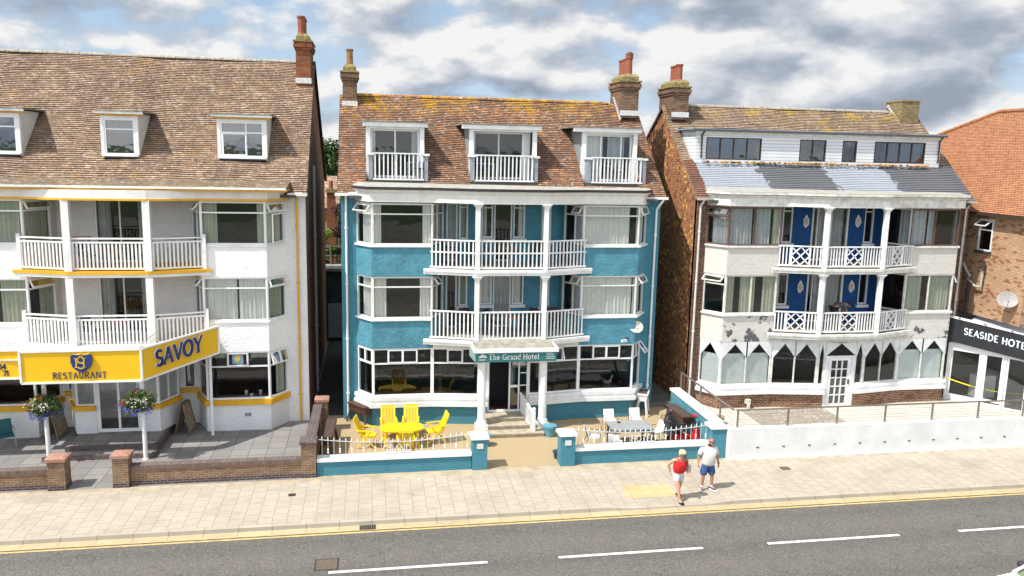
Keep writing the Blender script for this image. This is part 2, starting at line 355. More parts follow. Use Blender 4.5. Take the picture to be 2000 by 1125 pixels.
def window(par, p, q, z0, z1, fm=upvc, cols=(1,), tz=None, tcols=None, fw=.06, opens=(), curt=None, gl=None, setb=-.03, name='window', glz=None, cm=None, posts=True, sashes=()):
    """framed window on a plan segment; > pane, curtain, opening_sash"""
    sg = Seg(p, q); L = sg.L; mb = MB(); d0, d1 = setb-.05, setb+.03
    sg.box(mb, 0, L, d0, d1, z0, z0+fw); sg.box(mb, 0, L, d0, d1, z1-fw, z1); sg.box(mb, 0, fw, d0, d1+.004, z0+fw, z1-fw); sg.box(mb, L-fw, L, d0, d1+.004, z0+fw, z1-fw)
    def grid(cs, za, zb):
        tot = sum(cs); u = 0; R = []
        for i, c in enumerate(cs):
            a = fw+(L-2*fw)*u/tot; u += c; b = fw+(L-2*fw)*u/tot; R.append((a, b, za, zb))
            if i < len(cs)-1: sg.box(mb, b-.025, b+.025, d0+.003, d1-.004, za, zb)
        return R
    if tz: sg.box(mb, fw, L-fw, d0+.002, d1-.002, tz-.025, tz+.025); low = grid(cols, z0+fw, tz-.025); top = grid(tcols or cols, tz+.025, z1-fw)
    else: low = grid(cols, z0+fw, z1-fw); top = []
    def leaf(r, dd=.012, w=.04):
        a, b, za, zb = r; sg.box(mb, a, b, d1-.01, d1+dd, za, za+w); sg.box(mb, a, b, d1-.01, d1+dd, zb-w, zb); sg.box(mb, a, a+w, d1-.01, d1+dd-.002, za+w, zb-w); sg.box(mb, b-w, b, d1-.01, d1+dd-.002, za+w, zb-w)
    ops = {o[0]: o[1] for o in opens}
    for k in sashes: leaf((low+top)[k])
    w = mb.build(name, fm, par)
    g = MB(); allr = low+top
    for i, (a, b, za, zb) in enumerate(allr):
        if i in ops: continue
        dd = (d0+d1)/2; g.face([tuple(sg.P(a-.01, dd, za-.01)), tuple(sg.P(b+.01, dd, za-.01)), tuple(sg.P(b+.01, dd, zb+.01)), tuple(sg.P(a-.01, dd, zb+.01))])
    if g.v: g.build('pane', gl or glass, w)
    for i, ang in ops.items():
        if ang is None: continue
        a, b, za, zb = allr[i]; side = isinstance(ang, tuple); an = math.radians(ang[0] if side else ang); h = zb-za; W = b-a; m2 = MB(); g2 = MB()
        def T(u, v):   # sash-local (u across 0..W, v down 0..h)
            if side: return tuple(sg.P(a+u*math.cos(an), d1+.02+u*math.sin(an), zb-v)) if ang[1] == 'l' else tuple(sg.P(b-u*math.cos(an), d1+.02+u*math.sin(an), zb-v))
            return tuple(sg.P(a+u, d1+.02+v*math.sin(an), zb-v*math.cos(an)))
        c = .045
        for (u0, v0), (u1, v1) in (((0, c/2), (W, c/2)), ((0, h-c/2), (W, h-c/2)), ((c/2, c), (c/2, h-c)), ((W-c/2, c), (W-c/2, h-c))):
            m2.bar(T(u0, v0), T(u1, v1), c, c)
        so = m2.build('opening_sash', fm, w); g2.face([T(c, c), T(W-c, c), T(W-c, h-c), T(c, h-c)])
        # glass of the open leaf is a second material of the sash
        n0 = len(so.data.vertices); so.data.materials.append(gl or glass)
        bm = bmesh.new(); bm.from_mesh(so.data); vs = [bm.verts.new(v) for v in g2.v]; f = bm.faces.new(vs); f.material_index = 1; bm.to_mesh(so.data); bm.free()
    if curt:
        for cdef in curt:
            u0, u1 = cdef[0]*L, cdef[1]*L; m = cdef[2] if len(cdef) > 2 else (cm or curtW); zb = cdef[3] if len(cdef) > 3 else z0+.05; zt = cdef[4] if len(cdef) > 4 else z1-.04
            curtain(w, sg, max(u0, .06), min(u1, L-.06), zb, zt, m, d=setb-.10-random.random()*.03)
    return w
def wall_open(par, p, q, z0, z1, thick, openings, m, name='wall'):
    sg = Seg(p, q); mb = MB(); us = sorted({0, sg.L, *[o[0] for o in openings], *[o[1] for o in openings]}); 
    for a, b in zip(us, us[1:]):
        c = (a+b)/2; blk = sorted([(o[2], o[3]) for o in openings if o[0]-1e-6 < c < o[1]+1e-6]); z = z0
        for x0, x1 in blk:
            if x0-z > .005: sg.box(mb, a, b, -thick, 0, z, x0)
            z = max(z, x1)
        if z1-z > .005: sg.box(mb, a, b, -thick, 0, z, z1)
    return mb.build(name, m, par)
# ------------------------------------------------------------------ tiled roof slope with stepped courses
def roof_slope(par, x0, x1, y0, z0, y1, z1, m, holes=(), name='roof', seed=0, sag=.02, course=.112, smat=None, split=None, lift=.03):
    """front slope from eave (y0,z0) to ridge (y1,z1); holes: (xa,xb,za,zb)"""
    mb = MB(); L = math.hypot(y1-y0, z1-z0); n = int(L/course); rnd = random.Random(seed); ny = -(z1-z0)/L; nz = (y1-y0)/L
    step = .5; xs = [x0+i*(x1-x0)/round((x1-x0)/step) for i in range(round((x1-x0)/step)+1)]
    for h in holes: xs += [h[0], h[1]]
    xs = sorted(set(round(x, 3) for x in xs))
    def sg(x, t): return sag*(math.sin(x*.9+seed)*math.sin(t*3.1+seed)+.5*math.sin(x*2.3+t*5))
    def P(x, t, h): h += sg(x, t); return (x, y0+(y1-y0)*t+ny*h, z0+(z1-z0)*t+nz*h)
    for i in range(n):
        t0, t1 = i/n, (i+1)/n; jig = rnd.uniform(-.003, .005); zc = z0+(z1-z0)*(t0+t1)/2
        mi = 0
        if split: mi = 1 if zc < split else 0
        for a, b in zip(xs, xs[1:]):
            c = (a+b)/2
            if any(h[0] < c < h[1] and h[2] < zc < h[3] for h in holes): continue
            lo = lift+jig
            mb.face([P(a, t0, lo), P(b, t0, lo), P(b, t1, 0), P(a, t1, 0)], mi)
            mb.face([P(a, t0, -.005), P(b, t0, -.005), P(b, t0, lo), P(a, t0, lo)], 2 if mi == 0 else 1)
    # verge edges
    for x, s in ((x0, -1), (x1, 1)):
        mb.face([P(x, 0, .02), P(x, 1, .02), P(x, 1, -.1), P(x, 0, -.1)], mi)
    return mb.build(name, [m, smat or m, mat('tile_edge_shadow', (.045, .032, .028), .9)], par)  # near-black risers paint the shadow line under each tile course
def simple_roof(par, x0, x1, y0, z0, y1, z1, m, name='roof'):
    mb = MB(); mb.face([(x0, y0, z0), (x1, y0, z0), (x1, y1, z1), (x0, y1, z1)]); mb.face([(x0, y0, z0-.1), (x0, y1, z1-.1), (x0, y1, z1), (x0, y0, z0)]); mb.face([(x1, y0, z0-.1), (x1, y1, z1-.1), (x1, y1, z1), (x1, y0, z0)])
    return mb.build(name, m, par)
def ridge(par, x0, x1, y, z, m):
    mb = MB(); n = int((x1-x0)/.45)
    for i in range(n):
        a = x0+i*(x1-x0)/n; b = a+(x1-x0)/n-.012; r = .11+random.uniform(-.006, .006)
        for k in range(6):
            p0, p1 = PI*k/6, PI*(k+1)/6
            mb.face([(a, y-r*math.cos(p0), z-.05+r*math.sin(p0)), (b, y-r*math.cos(p0), z-.05+r*math.sin(p0)), (b, y-r*math.cos(p1), z-.05+r*math.sin(p1)), (a, y-r*math.cos(p1), z-.05+r*math.sin(p1))])
        mb.face([(b, y-r*math.cos(PI*k/6), z-.05+r*math.sin(PI*k/6)) for k in range(7)])
    return mb.build('ridge_tiles', m, par)
def chimney(par, x0, x1, y0, y1, z0, z1, m, pots, cap=mossstone, potm=terracotta, flash=True, cowl=False):
    mb = MB(); mb.box(x0, x1, y0, y1, z0, z1); mb.box(x0-.05, x1+.05, y0-.05, y1+.05, z1-.30, z1-.20); mb.box(x0-.09, x1+.09, y0-.09, y1+.09, z1-.2, z1-.06); mb.box(x0-.05, x1+.05, y0-.05, y1+.05, z1-.06, z1+.02)
    c = mb.build('chimney', m, par)
    k = MB(); k.box(x0-.1, x1+.1, y0-.1, y1+.1, z1+.02, z1+.08); k.box(x0+.02, x1-.02, y0+.02, y1-.02, z1+.08, z1+.24)
    k.hexa([(x0+.02, y0+.02, z1+.24), (x1-.02, y0+.02, z1+.24), (x1-.02, y1-.02, z1+.24), (x0+.02, y1-.02, z1+.24)], [(x0+.12, y0+.12, z1+.36), (x1-.12, y0+.12, z1+.36), (x1-.12, y1-.12, z1+.36), (x0+.12, y1-.12, z1+.36)])
    k.build('chimney_cap', cap, c)
    for (px, py, h, r) in pots:
        p = MB(); p.rev((px, py, z1+.28), [(r*1.12, 0), (r*1.1, .08), (r*.95, .12), (r*.92, h-.1), (r*1.12, h-.06), (r*1.12, h), (r*.8, h)], 12); p.build('chimney_pot', potm, c, smooth=False)
    if flash:
        f = MB(); f.box(x0-.03, x1+.03, y0-.03, y0-.004, z0+.1, z0+.32); f.build('flashing', mortarw, c)
    return c
def balusters(mb, p, q, z0, z1, sp=.13, w=.042, midrail=None, cross=None, trail=None, bot=.03):
    sg = Seg(p, q); L = sg.L
    sg.box(mb, 0, L, -.04, .04, z1-.05, z1); sg.box(mb, 0, L, -.03, .03, z0+bot, z0+bot+.06)
    zt = z1-.05
    if trail: sg.box(mb, 0, L, -.03, .03, z1-trail-.06, z1-trail); zt = z1-trail-.06
    if midrail: sg.box(mb, .0, L, -.022, .022, midrail-.025, midrail+.025)
    n = max(2, int(L/sp)); 
    for i in range(n):
        u = (i+.5)*L/n
        if cross and cross[0] < u < cross[1]: continue
        sg.box(mb, u-w/2, u+w/2, -.018, .018, z0+bot+.06, zt)
    if cross:
        a, b = cross; za, zb = z0+bot+.06, zt
        for u in (a, b): sg.box(mb, u-.03, u+.03, -.025, .025, za, zb)
        def X(u0, zz0, u1, zz1): mb.bar(sg.P(u0, .0, zz0), sg.P(u1, 0, zz1), .03, .045)
        m = (a+b)/2; zm = (za+zb)/2; q = (b-a)/4; X(a, zm, m, zb); X(m, zb, b, zm); X(a, zm, m, za); X(m, za, b, zm); X(m-q*1.0, zb, m+q*2, zm-(zb-za)/2+.0) if 0 else None
        X(a, zb, b, za); X(a, za, b, zb)
# ------------------------------------------------------------------ hotel shell
def plan(Xc, pts): return [(Xc+x, y) for x, y in pts]
BAYL = [(-5.72, 31.1), (-5.15, 30.25), (-2.9, 30.25), (-2.4, 31.35)]
BAYR = [(2.4, 31.35), (2.9, 30.25), (5.15, 30.25), (5.72, 31.1)]
BOW = [(-3.05, 30.1), (-1.3, 29.55), (1.3, 29.55), (3.05, 30.1)]
def shell(root, Xc, hw, spm, backm, sidem, frontm, ridge_z, ridge_y, eave=(31.1, 8.85), backY=32.0, rear=(42.0, 8.2), pier=None, zg=0, sidefront=None):
    L, R = Xc-hw, Xc+hw
    # interior: floors, back wall, party walls
    mb = MB()
    mb.box(L+.3, R-.3, 35.2, 35.3, 0, 8.9); 
    for z in (.3, 3.06, 5.76): mb.box(L+.3, R-.3, 32.3, 35.2, z, z+.1)
    for x in (Xc-2.45, Xc+2.35): mb.box(x, x+.1, 32.3, 35.2, .4, 8.9)
    mb.box(L+.3, R-.3, 30.6, 35.2, 8.66, 8.76)
    for s in (-1, 1):
        for z in (3.06, 5.76): mb.prism([(Xc+s*x, y) for x, y in ((5.0, 30.45), (3.0, 30.45), (2.6, 32.3), (5.5, 32.3))][::s], z, z+.1)
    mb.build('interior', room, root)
    # side walls with gables
    for x, mm in ((L, sidem[0]), (R-.25, sidem[1])):
        w = MB(); prof = [(31.12, zg), (rear[0], zg), (rear[0], rear[1]-.05), (ridge_y, ridge_z-.12), (31.12, eave[1]-.02)]
        A = [(x, y, z) for y, z in prof]; B = [(x+.25, y, z) for y, z in prof]
        w.face(A); w.face(list(reversed(B)))
        for i in range(5): j = (i+1) % 5; w.face([A[i], B[i], B[j], A[j]])
        w.build('side_wall', mm, root)
    rb = MB(); rb.box(L+.25, R-.25, rear[0]-.25, rear[0], 0, rear[1]-.1); rb.build('rear_wall', sidem[1], root)
    # narrow front walls beside the bays
    f = MB(); f.box(L, Xc-5.72, 31.08, 31.3, zg, 8.8); f.box(Xc+5.72, R, 31.08, 31.3, zg, 8.8); f.build('front_wall', frontm, root)
    # bays: spandrel bands
    sp = MB()
    for bay in (BAYL, BAYR):
        pl = plan(Xc, bay)
        band(sp, pl, .03, -.2, 3.02, 4.10); band(sp, pl, .03, -.2, 5.78, 6.90)
        band(sp, pl, -.02, -.2, 8.52, 8.62)
    sp.build('bay_spandrel', spm, root)
def sills(root, Xc, m, zs=(4.10, 6.90), o=.10, t=.07):
    mb = MB()
    for z in zs:
        for bay in (BAYL, BAYR): band(mb, plan(Xc, bay[:3] if bay is BAYL else bay[1:]), o, -.1, z, z+t)
    mb.build('window_sill', m, root)
def balcony(root, Xc, z, slabm, railm, style, edge=.22, bow=BOW, colm=white, caps=True, ztop=8.55, railh=1.1):
    pl = plan(Xc, bow); mb = MB()
    poly = offset(pl, .0)+[(Xc+2.4, 31.9), (Xc-2.4, 31.9)]; mb.prism(poly, z-.16, z)
    s = mb.build('balcony', feltroof if style != 'savoy' else slabm, root)
    e = MB(); e2 = MB(); ext = [(pl[0][0]-.2, pl[0][1]+.03)]+pl+[(pl[-1][0]+.2, pl[-1][1]+.03)]
    band(e, ext, .09, -.03, z-.11, z-.01); band(e2 if style == 'savoy' else e, ext, .05, -.03, z-.22, z-.11); e.build('balcony_edge', slabm, s)
    if e2.v: e2.build('balcony_edge', white, s)
    r = MB(); q = offset(pl, -.06)
    seg = [(q[0], q[1]), (q[1], q[2]), (q[2], q[3])]
    for k, (a, b) in enumerate(seg):
        A = Seg(a, b); a2 = A.P(.09 if k else .02, 0, 0); b2 = A.P(A.L-(.09 if k < 2 else .02), 0, 0); LL = (b2-a2).length
        if style == 'grand2': balusters(r, a2, b2, z, z+railh, .152, .05, midrail=z+.62)
        elif style == 'grand1': balusters(r, a2, b2, z, z+railh, .152, .05)
        elif style == 'savoy': balusters(r, a2, b2, z+.02, z+railh, .125, .06, trail=.13)
        else: balusters(r, a2, b2, z+.04, z+.9, .125, .045, cross=((LL*.3, LL*.3+.72) if k != 1 else (LL*.36, LL*.36+.72)) if k != 2 else (LL*.28, LL*.28+.6), bot=.02)
    if style == 'savoy':
        for p in (q[0], q[3]): r.box(p[0]-.06, p[0]+.06, p[1]-.06, p[1]+.06, z, z+railh+.09)
    r.build('railing', railm, s)
    for p in (q[1], q[2]):
        c = MB(); w = .085 if style != 'savoy' else .12; zt = ztop; c.box(p[0]-w, p[0]+w, p[1]-w, p[1]+w, z, zt)
        if caps:
            c.hexa([(p[0]-w, p[1]-w, zt-.16), (p[0]+w, p[1]-w, zt-.16), (p[0]+w, p[1]+w, zt-.16), (p[0]-w, p[1]+w, zt-.16)], [(p[0]-w-.08, p[1]-w-.04, zt-.04), (p[0]+w+.08, p[1]-w-.04, zt-.04), (p[0]+w+.08, p[1]+w, zt-.04), (p[0]-w-.08, p[1]+w, zt-.04)]); c.box(p[0]-w-.1, p[0]+w+.1, p[1]-w-.06, p[1]+w, zt-.04, zt+.002)
        c.build('column', colm, s)
    return s
EAVEPL = [(-5.72, 31.1), (-5.2, 30.18), (-2.9, 30.12), (-1.3, 29.6), (1.3, 29.6), (2.9, 30.12), (5.2, 30.18), (5.72, 31.1)]
def pipe(par, pts, m, r=.045, brackets=True, name='downpipe'):
    mb = MB().tube([tuple(p) for p in pts], r, 8)
    if brackets:
        a, b = pts[-2], pts[-1]; n = max(1, int(abs(a[2]-b[2])/1.9))
        for i in range(n):
            t = (i+.5)/n; mb.cyl((a[0]+(b[0]-a[0])*t, a[1]+(b[1]-a[1])*t, a[2]+(b[2]-a[2])*t-.04), (a[0]+(b[0]-a[0])*t, a[1]+(b[1]-a[1])*t, a[2]+(b[2]-a[2])*t+.04), r*1.45, None, 8)
    return mb.build(name, m, par)
def stains(nt, col, tc, uv, rnd):
    a = noise(nt, tc, .7, 6, .65); col = mix(nt, mth(nt, 'MULTIPLY', mth(nt, 'MAXIMUM', mth(nt, 'SUBTRACT', a, .5), 0.), 2.2), col, (.24, .205, .16))
    g = noise(nt, tc, 7.5, 2, .4); col = mix(nt, mth(nt, 'MULTIPLY', mth(nt, 'GREATER_THAN', g, .735), .5), col, (.14, .125, .11))
    return mix(nt, mth(nt, 'MULTIPLY', mth(nt, 'GREATER_THAN', noise(nt, tc, 30, 3), .63), .12), col, (.2, .18, .15))
# ================================================================== THE TEAL HOTEL
GX = 5.21
grand = thing('hotel_building', 'teal painted four storey hotel with white balconies, middle of the three hotels', 'hotel', (GX, 31, 0))
shell(grand, GX, 6.29, tealR, tealB, (tealB, tealB), tealB, 12.72, 35.45)
sills(grand, GX, white)
def bay_windows(root, Xc, lv, fm, L, M, R, tz, mirror=False, **k): pass
W1, W2, W0 = (4.17, 5.78), (6.97, 8.52), (1.14, 3.02)
def wseg(Xc, bay, i): p = plan(Xc, bay); return p[i], p[i+1]
C_ENDS = [(0, .17), (.82, 1)]
def W(root, Xc, bay, i, z, **k): a, b = wseg(Xc, bay, i); return window(root, a, b, z[0], z[1], **k)
# second floor
W(grand, GX, BAYL, 0, W2, fm=cream, tz=8.12, opens=[(1, 38)], curt=[(.3, 1)])
W(grand, GX, BAYL, 1, W2, fm=cream, tz=8.12, curt=[(0, .15), (.83, 1)])
W(grand, GX, BAYL, 2, W2, fm=cream, tz=8.12, cols=(1, 1.3), curt=[(.1, .9, netc)])
W(grand, GX, BAYR, 0, W2, fm=cream, tz=8.12, cols=(1.3, 1), opens=[(3, 35)], curt=[(.4, 1, netc)])
W(grand, GX, BAYR, 1, W2, fm=cream, tz=8.12, curt=[(0, .47), (.47, .84)])
W(grand, GX, BAYR, 2, W2, fm=cream, tz=8.12, opens=[(1, 20)], curt=[(0, .8)])
# first floor
W(grand, GX, BAYL, 0, W1, fm=cream, tz=5.38, curt=[(.2, 1)])
W(grand, GX, BAYL, 1, W1, fm=cream, tz=5.38, curt=[(0, .23), (.79, 1)])
W(grand, GX, BAYL, 2, W1, fm=cream, tz=5.38, cols=(1, 1.3), opens=[(2, 42)], curt=[(.1, .8, netc)])
W(grand, GX, BAYR, 0, W1, fm=cream, tz=5.38, cols=(1.3, 1), opens=[(3, 30)], curt=[(.4, 1, netc)])
W(grand, GX, BAYR, 1, W1, fm=cream, tz=5.38, curt=[(0, .46), (.46, .93)])
W(grand, GX, BAYR, 2, W1, fm=cream, tz=5.38, opens=[(1, 35)], curt=[(0, .8)])
# ground floor glazing follows a shallow bow
GFP = [(-5.72, 31.1), (-5.15, 30.25), (-2.9, 30.25), (-1.12, 30.0), (-.78, 30.0), (.84, 30.0), (1.3, 30.0), (2.9, 30.25), (5.15, 30.25), (5.72, 31.1)]
gp = plan(GX, GFP)
def gseg(i, **k): return window(grand, gp[i], gp[i+1], W0[0], W0[1], fm=upvc, tz=2.42, **k)
gseg(0, cols=(1,), tcols=(1, 1), sashes=(1, 2)); gseg(1, tcols=(1, 1.05, 1.05, 1), sashes=(2, 3)); gseg(2, tcols=(1, 1.1, 1.1), sashes=(2,)); gseg(3, fw=.05)
gseg(5, fw=.05); gseg(6, tcols=(.35, 1, 1), opens=[(2, 30)]); gseg(7, tcols=(1, 1.05, 1.05, 1), sashes=(2, 3)); gseg(8, tcols=(1, 1), opens=[(2, 40)])
mb = MB(); band(mb, gp[:5], .05, -.2, 0, .74); band(mb, gp[5:], .05, -.2, 0, .74); mb.build('plinth_wall', tealB, grand)
mb = MB()
for pp in (gp[:5], gp[5:]): band(mb, pp, .20, -.1, .74, .9); band(mb, pp, .13, -.1, .9, 1.0); band(mb, pp, .17, -.1, 1.0, 1.14)
mb.build('window_sill', white, grand)
mb = MB(); band(mb, gp[2:8], .02, -.15, 3.02, 3.2); mb.build('lintel', cream, grand)
# entrance
d = window(grand, gp[4], gp[5], .46, 3.02, fm=upvc, cols=(.78, .36, .30), tz=2.55, tcols=(1,), opens=[(0, None)], name='entrance_door', fw=.07, gl=dglass)
sg = Seg(gp[4], gp[5]); mb = MB()
for z in (1.05, 1.5, 2.0): sg.box(mb, 1.30, 1.56, -.05, -.02, z-.018, z+.018)
sg.box(mb, .87, 1.2, -.06, -.02, 1.42, 1.52); sg.box(mb, .84, .90, -.05, -.01, .53, 2.5)
mb.build('glazing_bar', upvc, d)
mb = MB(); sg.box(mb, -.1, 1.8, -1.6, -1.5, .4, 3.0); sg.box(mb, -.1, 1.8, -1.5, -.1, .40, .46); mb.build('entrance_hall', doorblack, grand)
mb = MB(); sg.box(mb, .02, .88, -.6, -.08, .462, .48); mb.build('door_mat', mat('red_carpet', (.09, .012, .015), .95), grand)
# balcony back walls with doors and lights
def backwall(root, Xc, z, wm, ops, y=31.9, zt=8.56, wins=(), fm=upvc, setb=-.06):
    a, b = (Xc-2.4, y), (Xc+2.4, y); 
    wall_open(root, a, b, z, zt, .2, [(o[0]+2.4, o[1]+2.4, o[2], o[3]) for o in ops], wm, 'balcony_wall')
    m = MB(); m.box(Xc-2.5, Xc-2.4, 31.35, 32.1, z, zt); m.box(Xc+2.4, Xc+2.5, 31.35, 32.1, z, zt); m.build('balcony_wall', wm, root)
    s = MB()
    for o, k in zip(ops, wins):
        window(root, (Xc+o[0], y), (Xc+o[1], y), o[2], o[3], fm=fm, setb=setb, **k)
        if o[2] > z+.4: s.box(Xc+o[0]-.07, Xc+o[1]+.07, y-.09, y+.02, o[2]-.13, o[2]-.01)
    if s.v: s.build('window_sill', white, root)
for z, zt in ((6.12, 8.58), (3.42, 5.86)):
    t = zt-.3; ops = [(-2.25, -1.8, z+.02, zt-.12), (-1.74, -1.38, z+.9, zt-.12), (-.86, -.38, z+.95, zt-.12), (-.34, .40, z+.02, zt-.12), (.44, .92, z+.95, zt-.12), (1.6, 2.0, z+.85, zt-.12)]
    low = z < 5
    ws = [dict(curt=[(0, 1, netc)] if not low else None), dict(tz=t, curt=[(0, 1, curtG)]), dict(tz=t, curt=[(0, .5)] if not low else [(0, 1, curtW)]), dict(curt=[(0, 1, netc)] if low else None), dict(tz=t, curt=[(.5, 1)] if not low else [(0, 1, curtW)]), dict(tz=t, curt=[(0, 1, curtW)])]
    backwall(grand, GX, z, tealR, ops, zt=zt, wins=ws)
balcony(grand, GX, 6.12, white, white, 'grand2', ztop=8.58)
balcony(grand, GX, 3.42, white, white, 'grand1', ztop=5.88)
# cornice and flat roof over the bow
def cornice(root, Xc, fm, roofm, edgem, ztop=9.1, lowm=None):
    pl = plan(Xc, EAVEPL); m = MB(); band(m, pl, .06, -.3, 8.6, 8.93); band(m, pl, .12, -.3, 8.93, 8.99); band(m, pl, .09, -.3, 8.575, 8.6); m.build('fascia', fm, root)
    m = MB(); band(m, pl, .15, -.3, 8.99, 9.03); m.build('gutter', lowm or fm, root)
    m = MB(); band(m, pl, .2, -.3, 9.03, 9.115); m.build('roof_edge', edgem, root)
    o = offset(pl, .15); m = MB(); z = 9.125
    back = [(pl[-1][0]+.02, 31.9), (pl[0][0]-.02, 31.9)]
    m.face([(x, y, z) for x, y in o]+[(x, y, z+.16) for x, y in back]); m.build('flat_roof', roofm, root)
cornice(grand, GX, cream, paleroof, blackedge)
gh = [(-.14, 2.08, 9.2, 11.5), (3.83, 6.52, 9.2, 11.5), (8.36, 10.66, 9.2, 11.5)]
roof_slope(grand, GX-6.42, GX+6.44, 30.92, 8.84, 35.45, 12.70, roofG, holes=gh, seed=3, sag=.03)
simple_roof(grand, GX-6.42, GX+6.44, 42.1, 8.2, 35.45, 12.68, roofG)
ridge(grand, GX-5.75, GX+5.2, 35.45, 12.72, roofG)
mb = MB(); mb.box(GX-6.5, GX-5.6, 30.80, 30.92, 8.74, 8.84); mb.box(GX+5.6, GX+6.5, 30.80, 30.92, 8.74, 8.84); mb.build('gutter', white, grand)
pipe(grand, [(GX-6.1, 30.85, 8.75), (GX-6.1, 31.02, 8.6), (GX-6.1, 31.02, 0.02)], white)
pipe(grand, [(GX+6.33, 30.85, 8.75), (GX+6.1, 31.0, 8.35), (GX+6.08, 31.02, .02)], white)
pipe(grand, [(GX-5.45, 30.75, 9.0), (GX-5.7, 30.85, 8.85), (GX-6.0, 30.9, 8.82)], white, brackets=False)
chimney(grand, GX-6.29, GX-5.72, 34.9, 36.0, 12.1, 13.55, chimB, [(GX-6.0, 35.4, .72, .14)], cap=mossstone, potm=mat('mossy_pot', (.32, .17, .06), .85, mottle=.5, mscale=9))
chimney(grand, GX+5.5, GX+6.28, 34.45, 36.1, 12.05, 13.55, chimB, [(GX+5.9, 34.8, .82, .15), (GX+5.9, 35.15, .78, .14), (GX+5.9, 35.5, .78, .14), (GX+5.9, 35.85, .78, .14)])
mb = MB(); mb.cyl((GX+5.9, 34.8, 14.62), (GX+5.9, 34.8, 14.8), .15, .17, 12); mb.cyl((GX+5.9, 34.7, 14.76), (GX+5.9, 34.95, 14.76), .1, .1, 10); mb.build('chimney_cowl', mat('rusty_cowl', (.2, .07, .04), .7), grand)
mb = MB()
for i in range(9): y = 34.42-.0; mb.cbox((GX+5.47, 34.42+i*.13, 12.02+i*.115), .05, .13, .1)
mb.build('flashing', mortarw, grand)
def grand_dormer(x0, x1, rec, bx0, bx1, lf, cur, seed, overh=.12, cols=(1, 1), wx=None):
    yf = 31.85; zt = 11.36; d = MB(); w = .17
    zb = 9.35
    d.box(x0, x0+w, yf, yf+.16, zb, zt); d.box(x1-w, x1, yf, yf+.16, zb, zt)
    d.box(lf, x1+overh, yf-.12, yf-.04, zt-.02, zt+.14); d.box(lf+.02, x1+overh-.02, yf-.04, yf+.12, zt, zt+.06)
    o = d.build('dormer', white, grand)
    r = MB(); r.box(lf-.02, x1+overh+.02, yf-.16, 34.2, zt+.14, zt+.19); r.box(lf-.02, x1+overh+.02, yf-.2, yf-.12, zt+.02, zt+.09) if 0 else None; r.build('dormer_roof', mossedge, o)
    c = MB()
    for x in (x0, x1-.06): c.hexa([(x, yf+.16, 9.2), (x, yf+.16, zt+.1), (x, 34.2, zt+.1)], [(x+.06, yf+.16, 9.2), (x+.06, yf+.16, zt+.1), (x+.06, 34.2, zt+.1)])
    c.build('dormer_cheek', lead, o)
    a, b = (wx or (x0+w, x1-w)); sgm = Seg((a, yf+rec), (b, yf+rec))
    window(o, (a, yf+rec), (b, yf+rec), zb+.05, zt-.1, fm=upvc, cols=cols, curt=cur, fw=.08, gl=glass)
    f = MB(); f.box(x0+w, x1-w, yf, yf+rec, zt-.1, zt); f.box(x0+w, a, yf+rec-.02, yf+rec+.05, zb, zt); f.box(b, x1-w, yf+rec-.02, yf+rec+.05, zb, zt); f.build('dormer_lining', white, o)
    f = MB(); f.box(x0+.06, x1-.06, 31.4, 34.4, 9.2, zb); f.box(x0+.06, x1-.06, 34.0, 34.1, zb, zt); f.build('dormer_floor', room, o)
    # balcony box
    yb = 31.42; k = MB()
    for x in (bx0, bx1-.14): k.prism([(x, yb), (x+.14, yb), (x+.14, yf+1.3), (x, yf+1.3)], 9.24, 10.26)
    k.box(bx0, bx1, yb, yf+.5, 9.22, 9.3)
    bb = k.build('dormer_balcony', lead, o)
    k = MB(); k.box(bx0-.06, bx0+.2, yb-.05, yf+.2, 10.26, 10.34); k.box(bx1-.2, bx1+.06, yb-.05, yf+.2, 10.26, 10.34)
    balusters(k, (bx0+.16, yb-.02), (bx1-.16, yb-.02), 9.3, 10.36, .15, .05); k.build('railing', white, bb)
    return o
grand_dormer(-.14, 2.08, .2, -.04, 2.2, -.26, [(0, .1), (.84, 1, netc)], 1)
grand_dormer(3.83, 6.52, .55, 3.85, 6.5, 3.52, None, 2, overh=.16, wx=(4.05, 6.1))
grand_dormer(8.36, 10.66, .2, 8.5, 10.93, 7.98, [(0, .4), (.5, .85, netc)], 3, cols=(1.1, 1.6, .7))
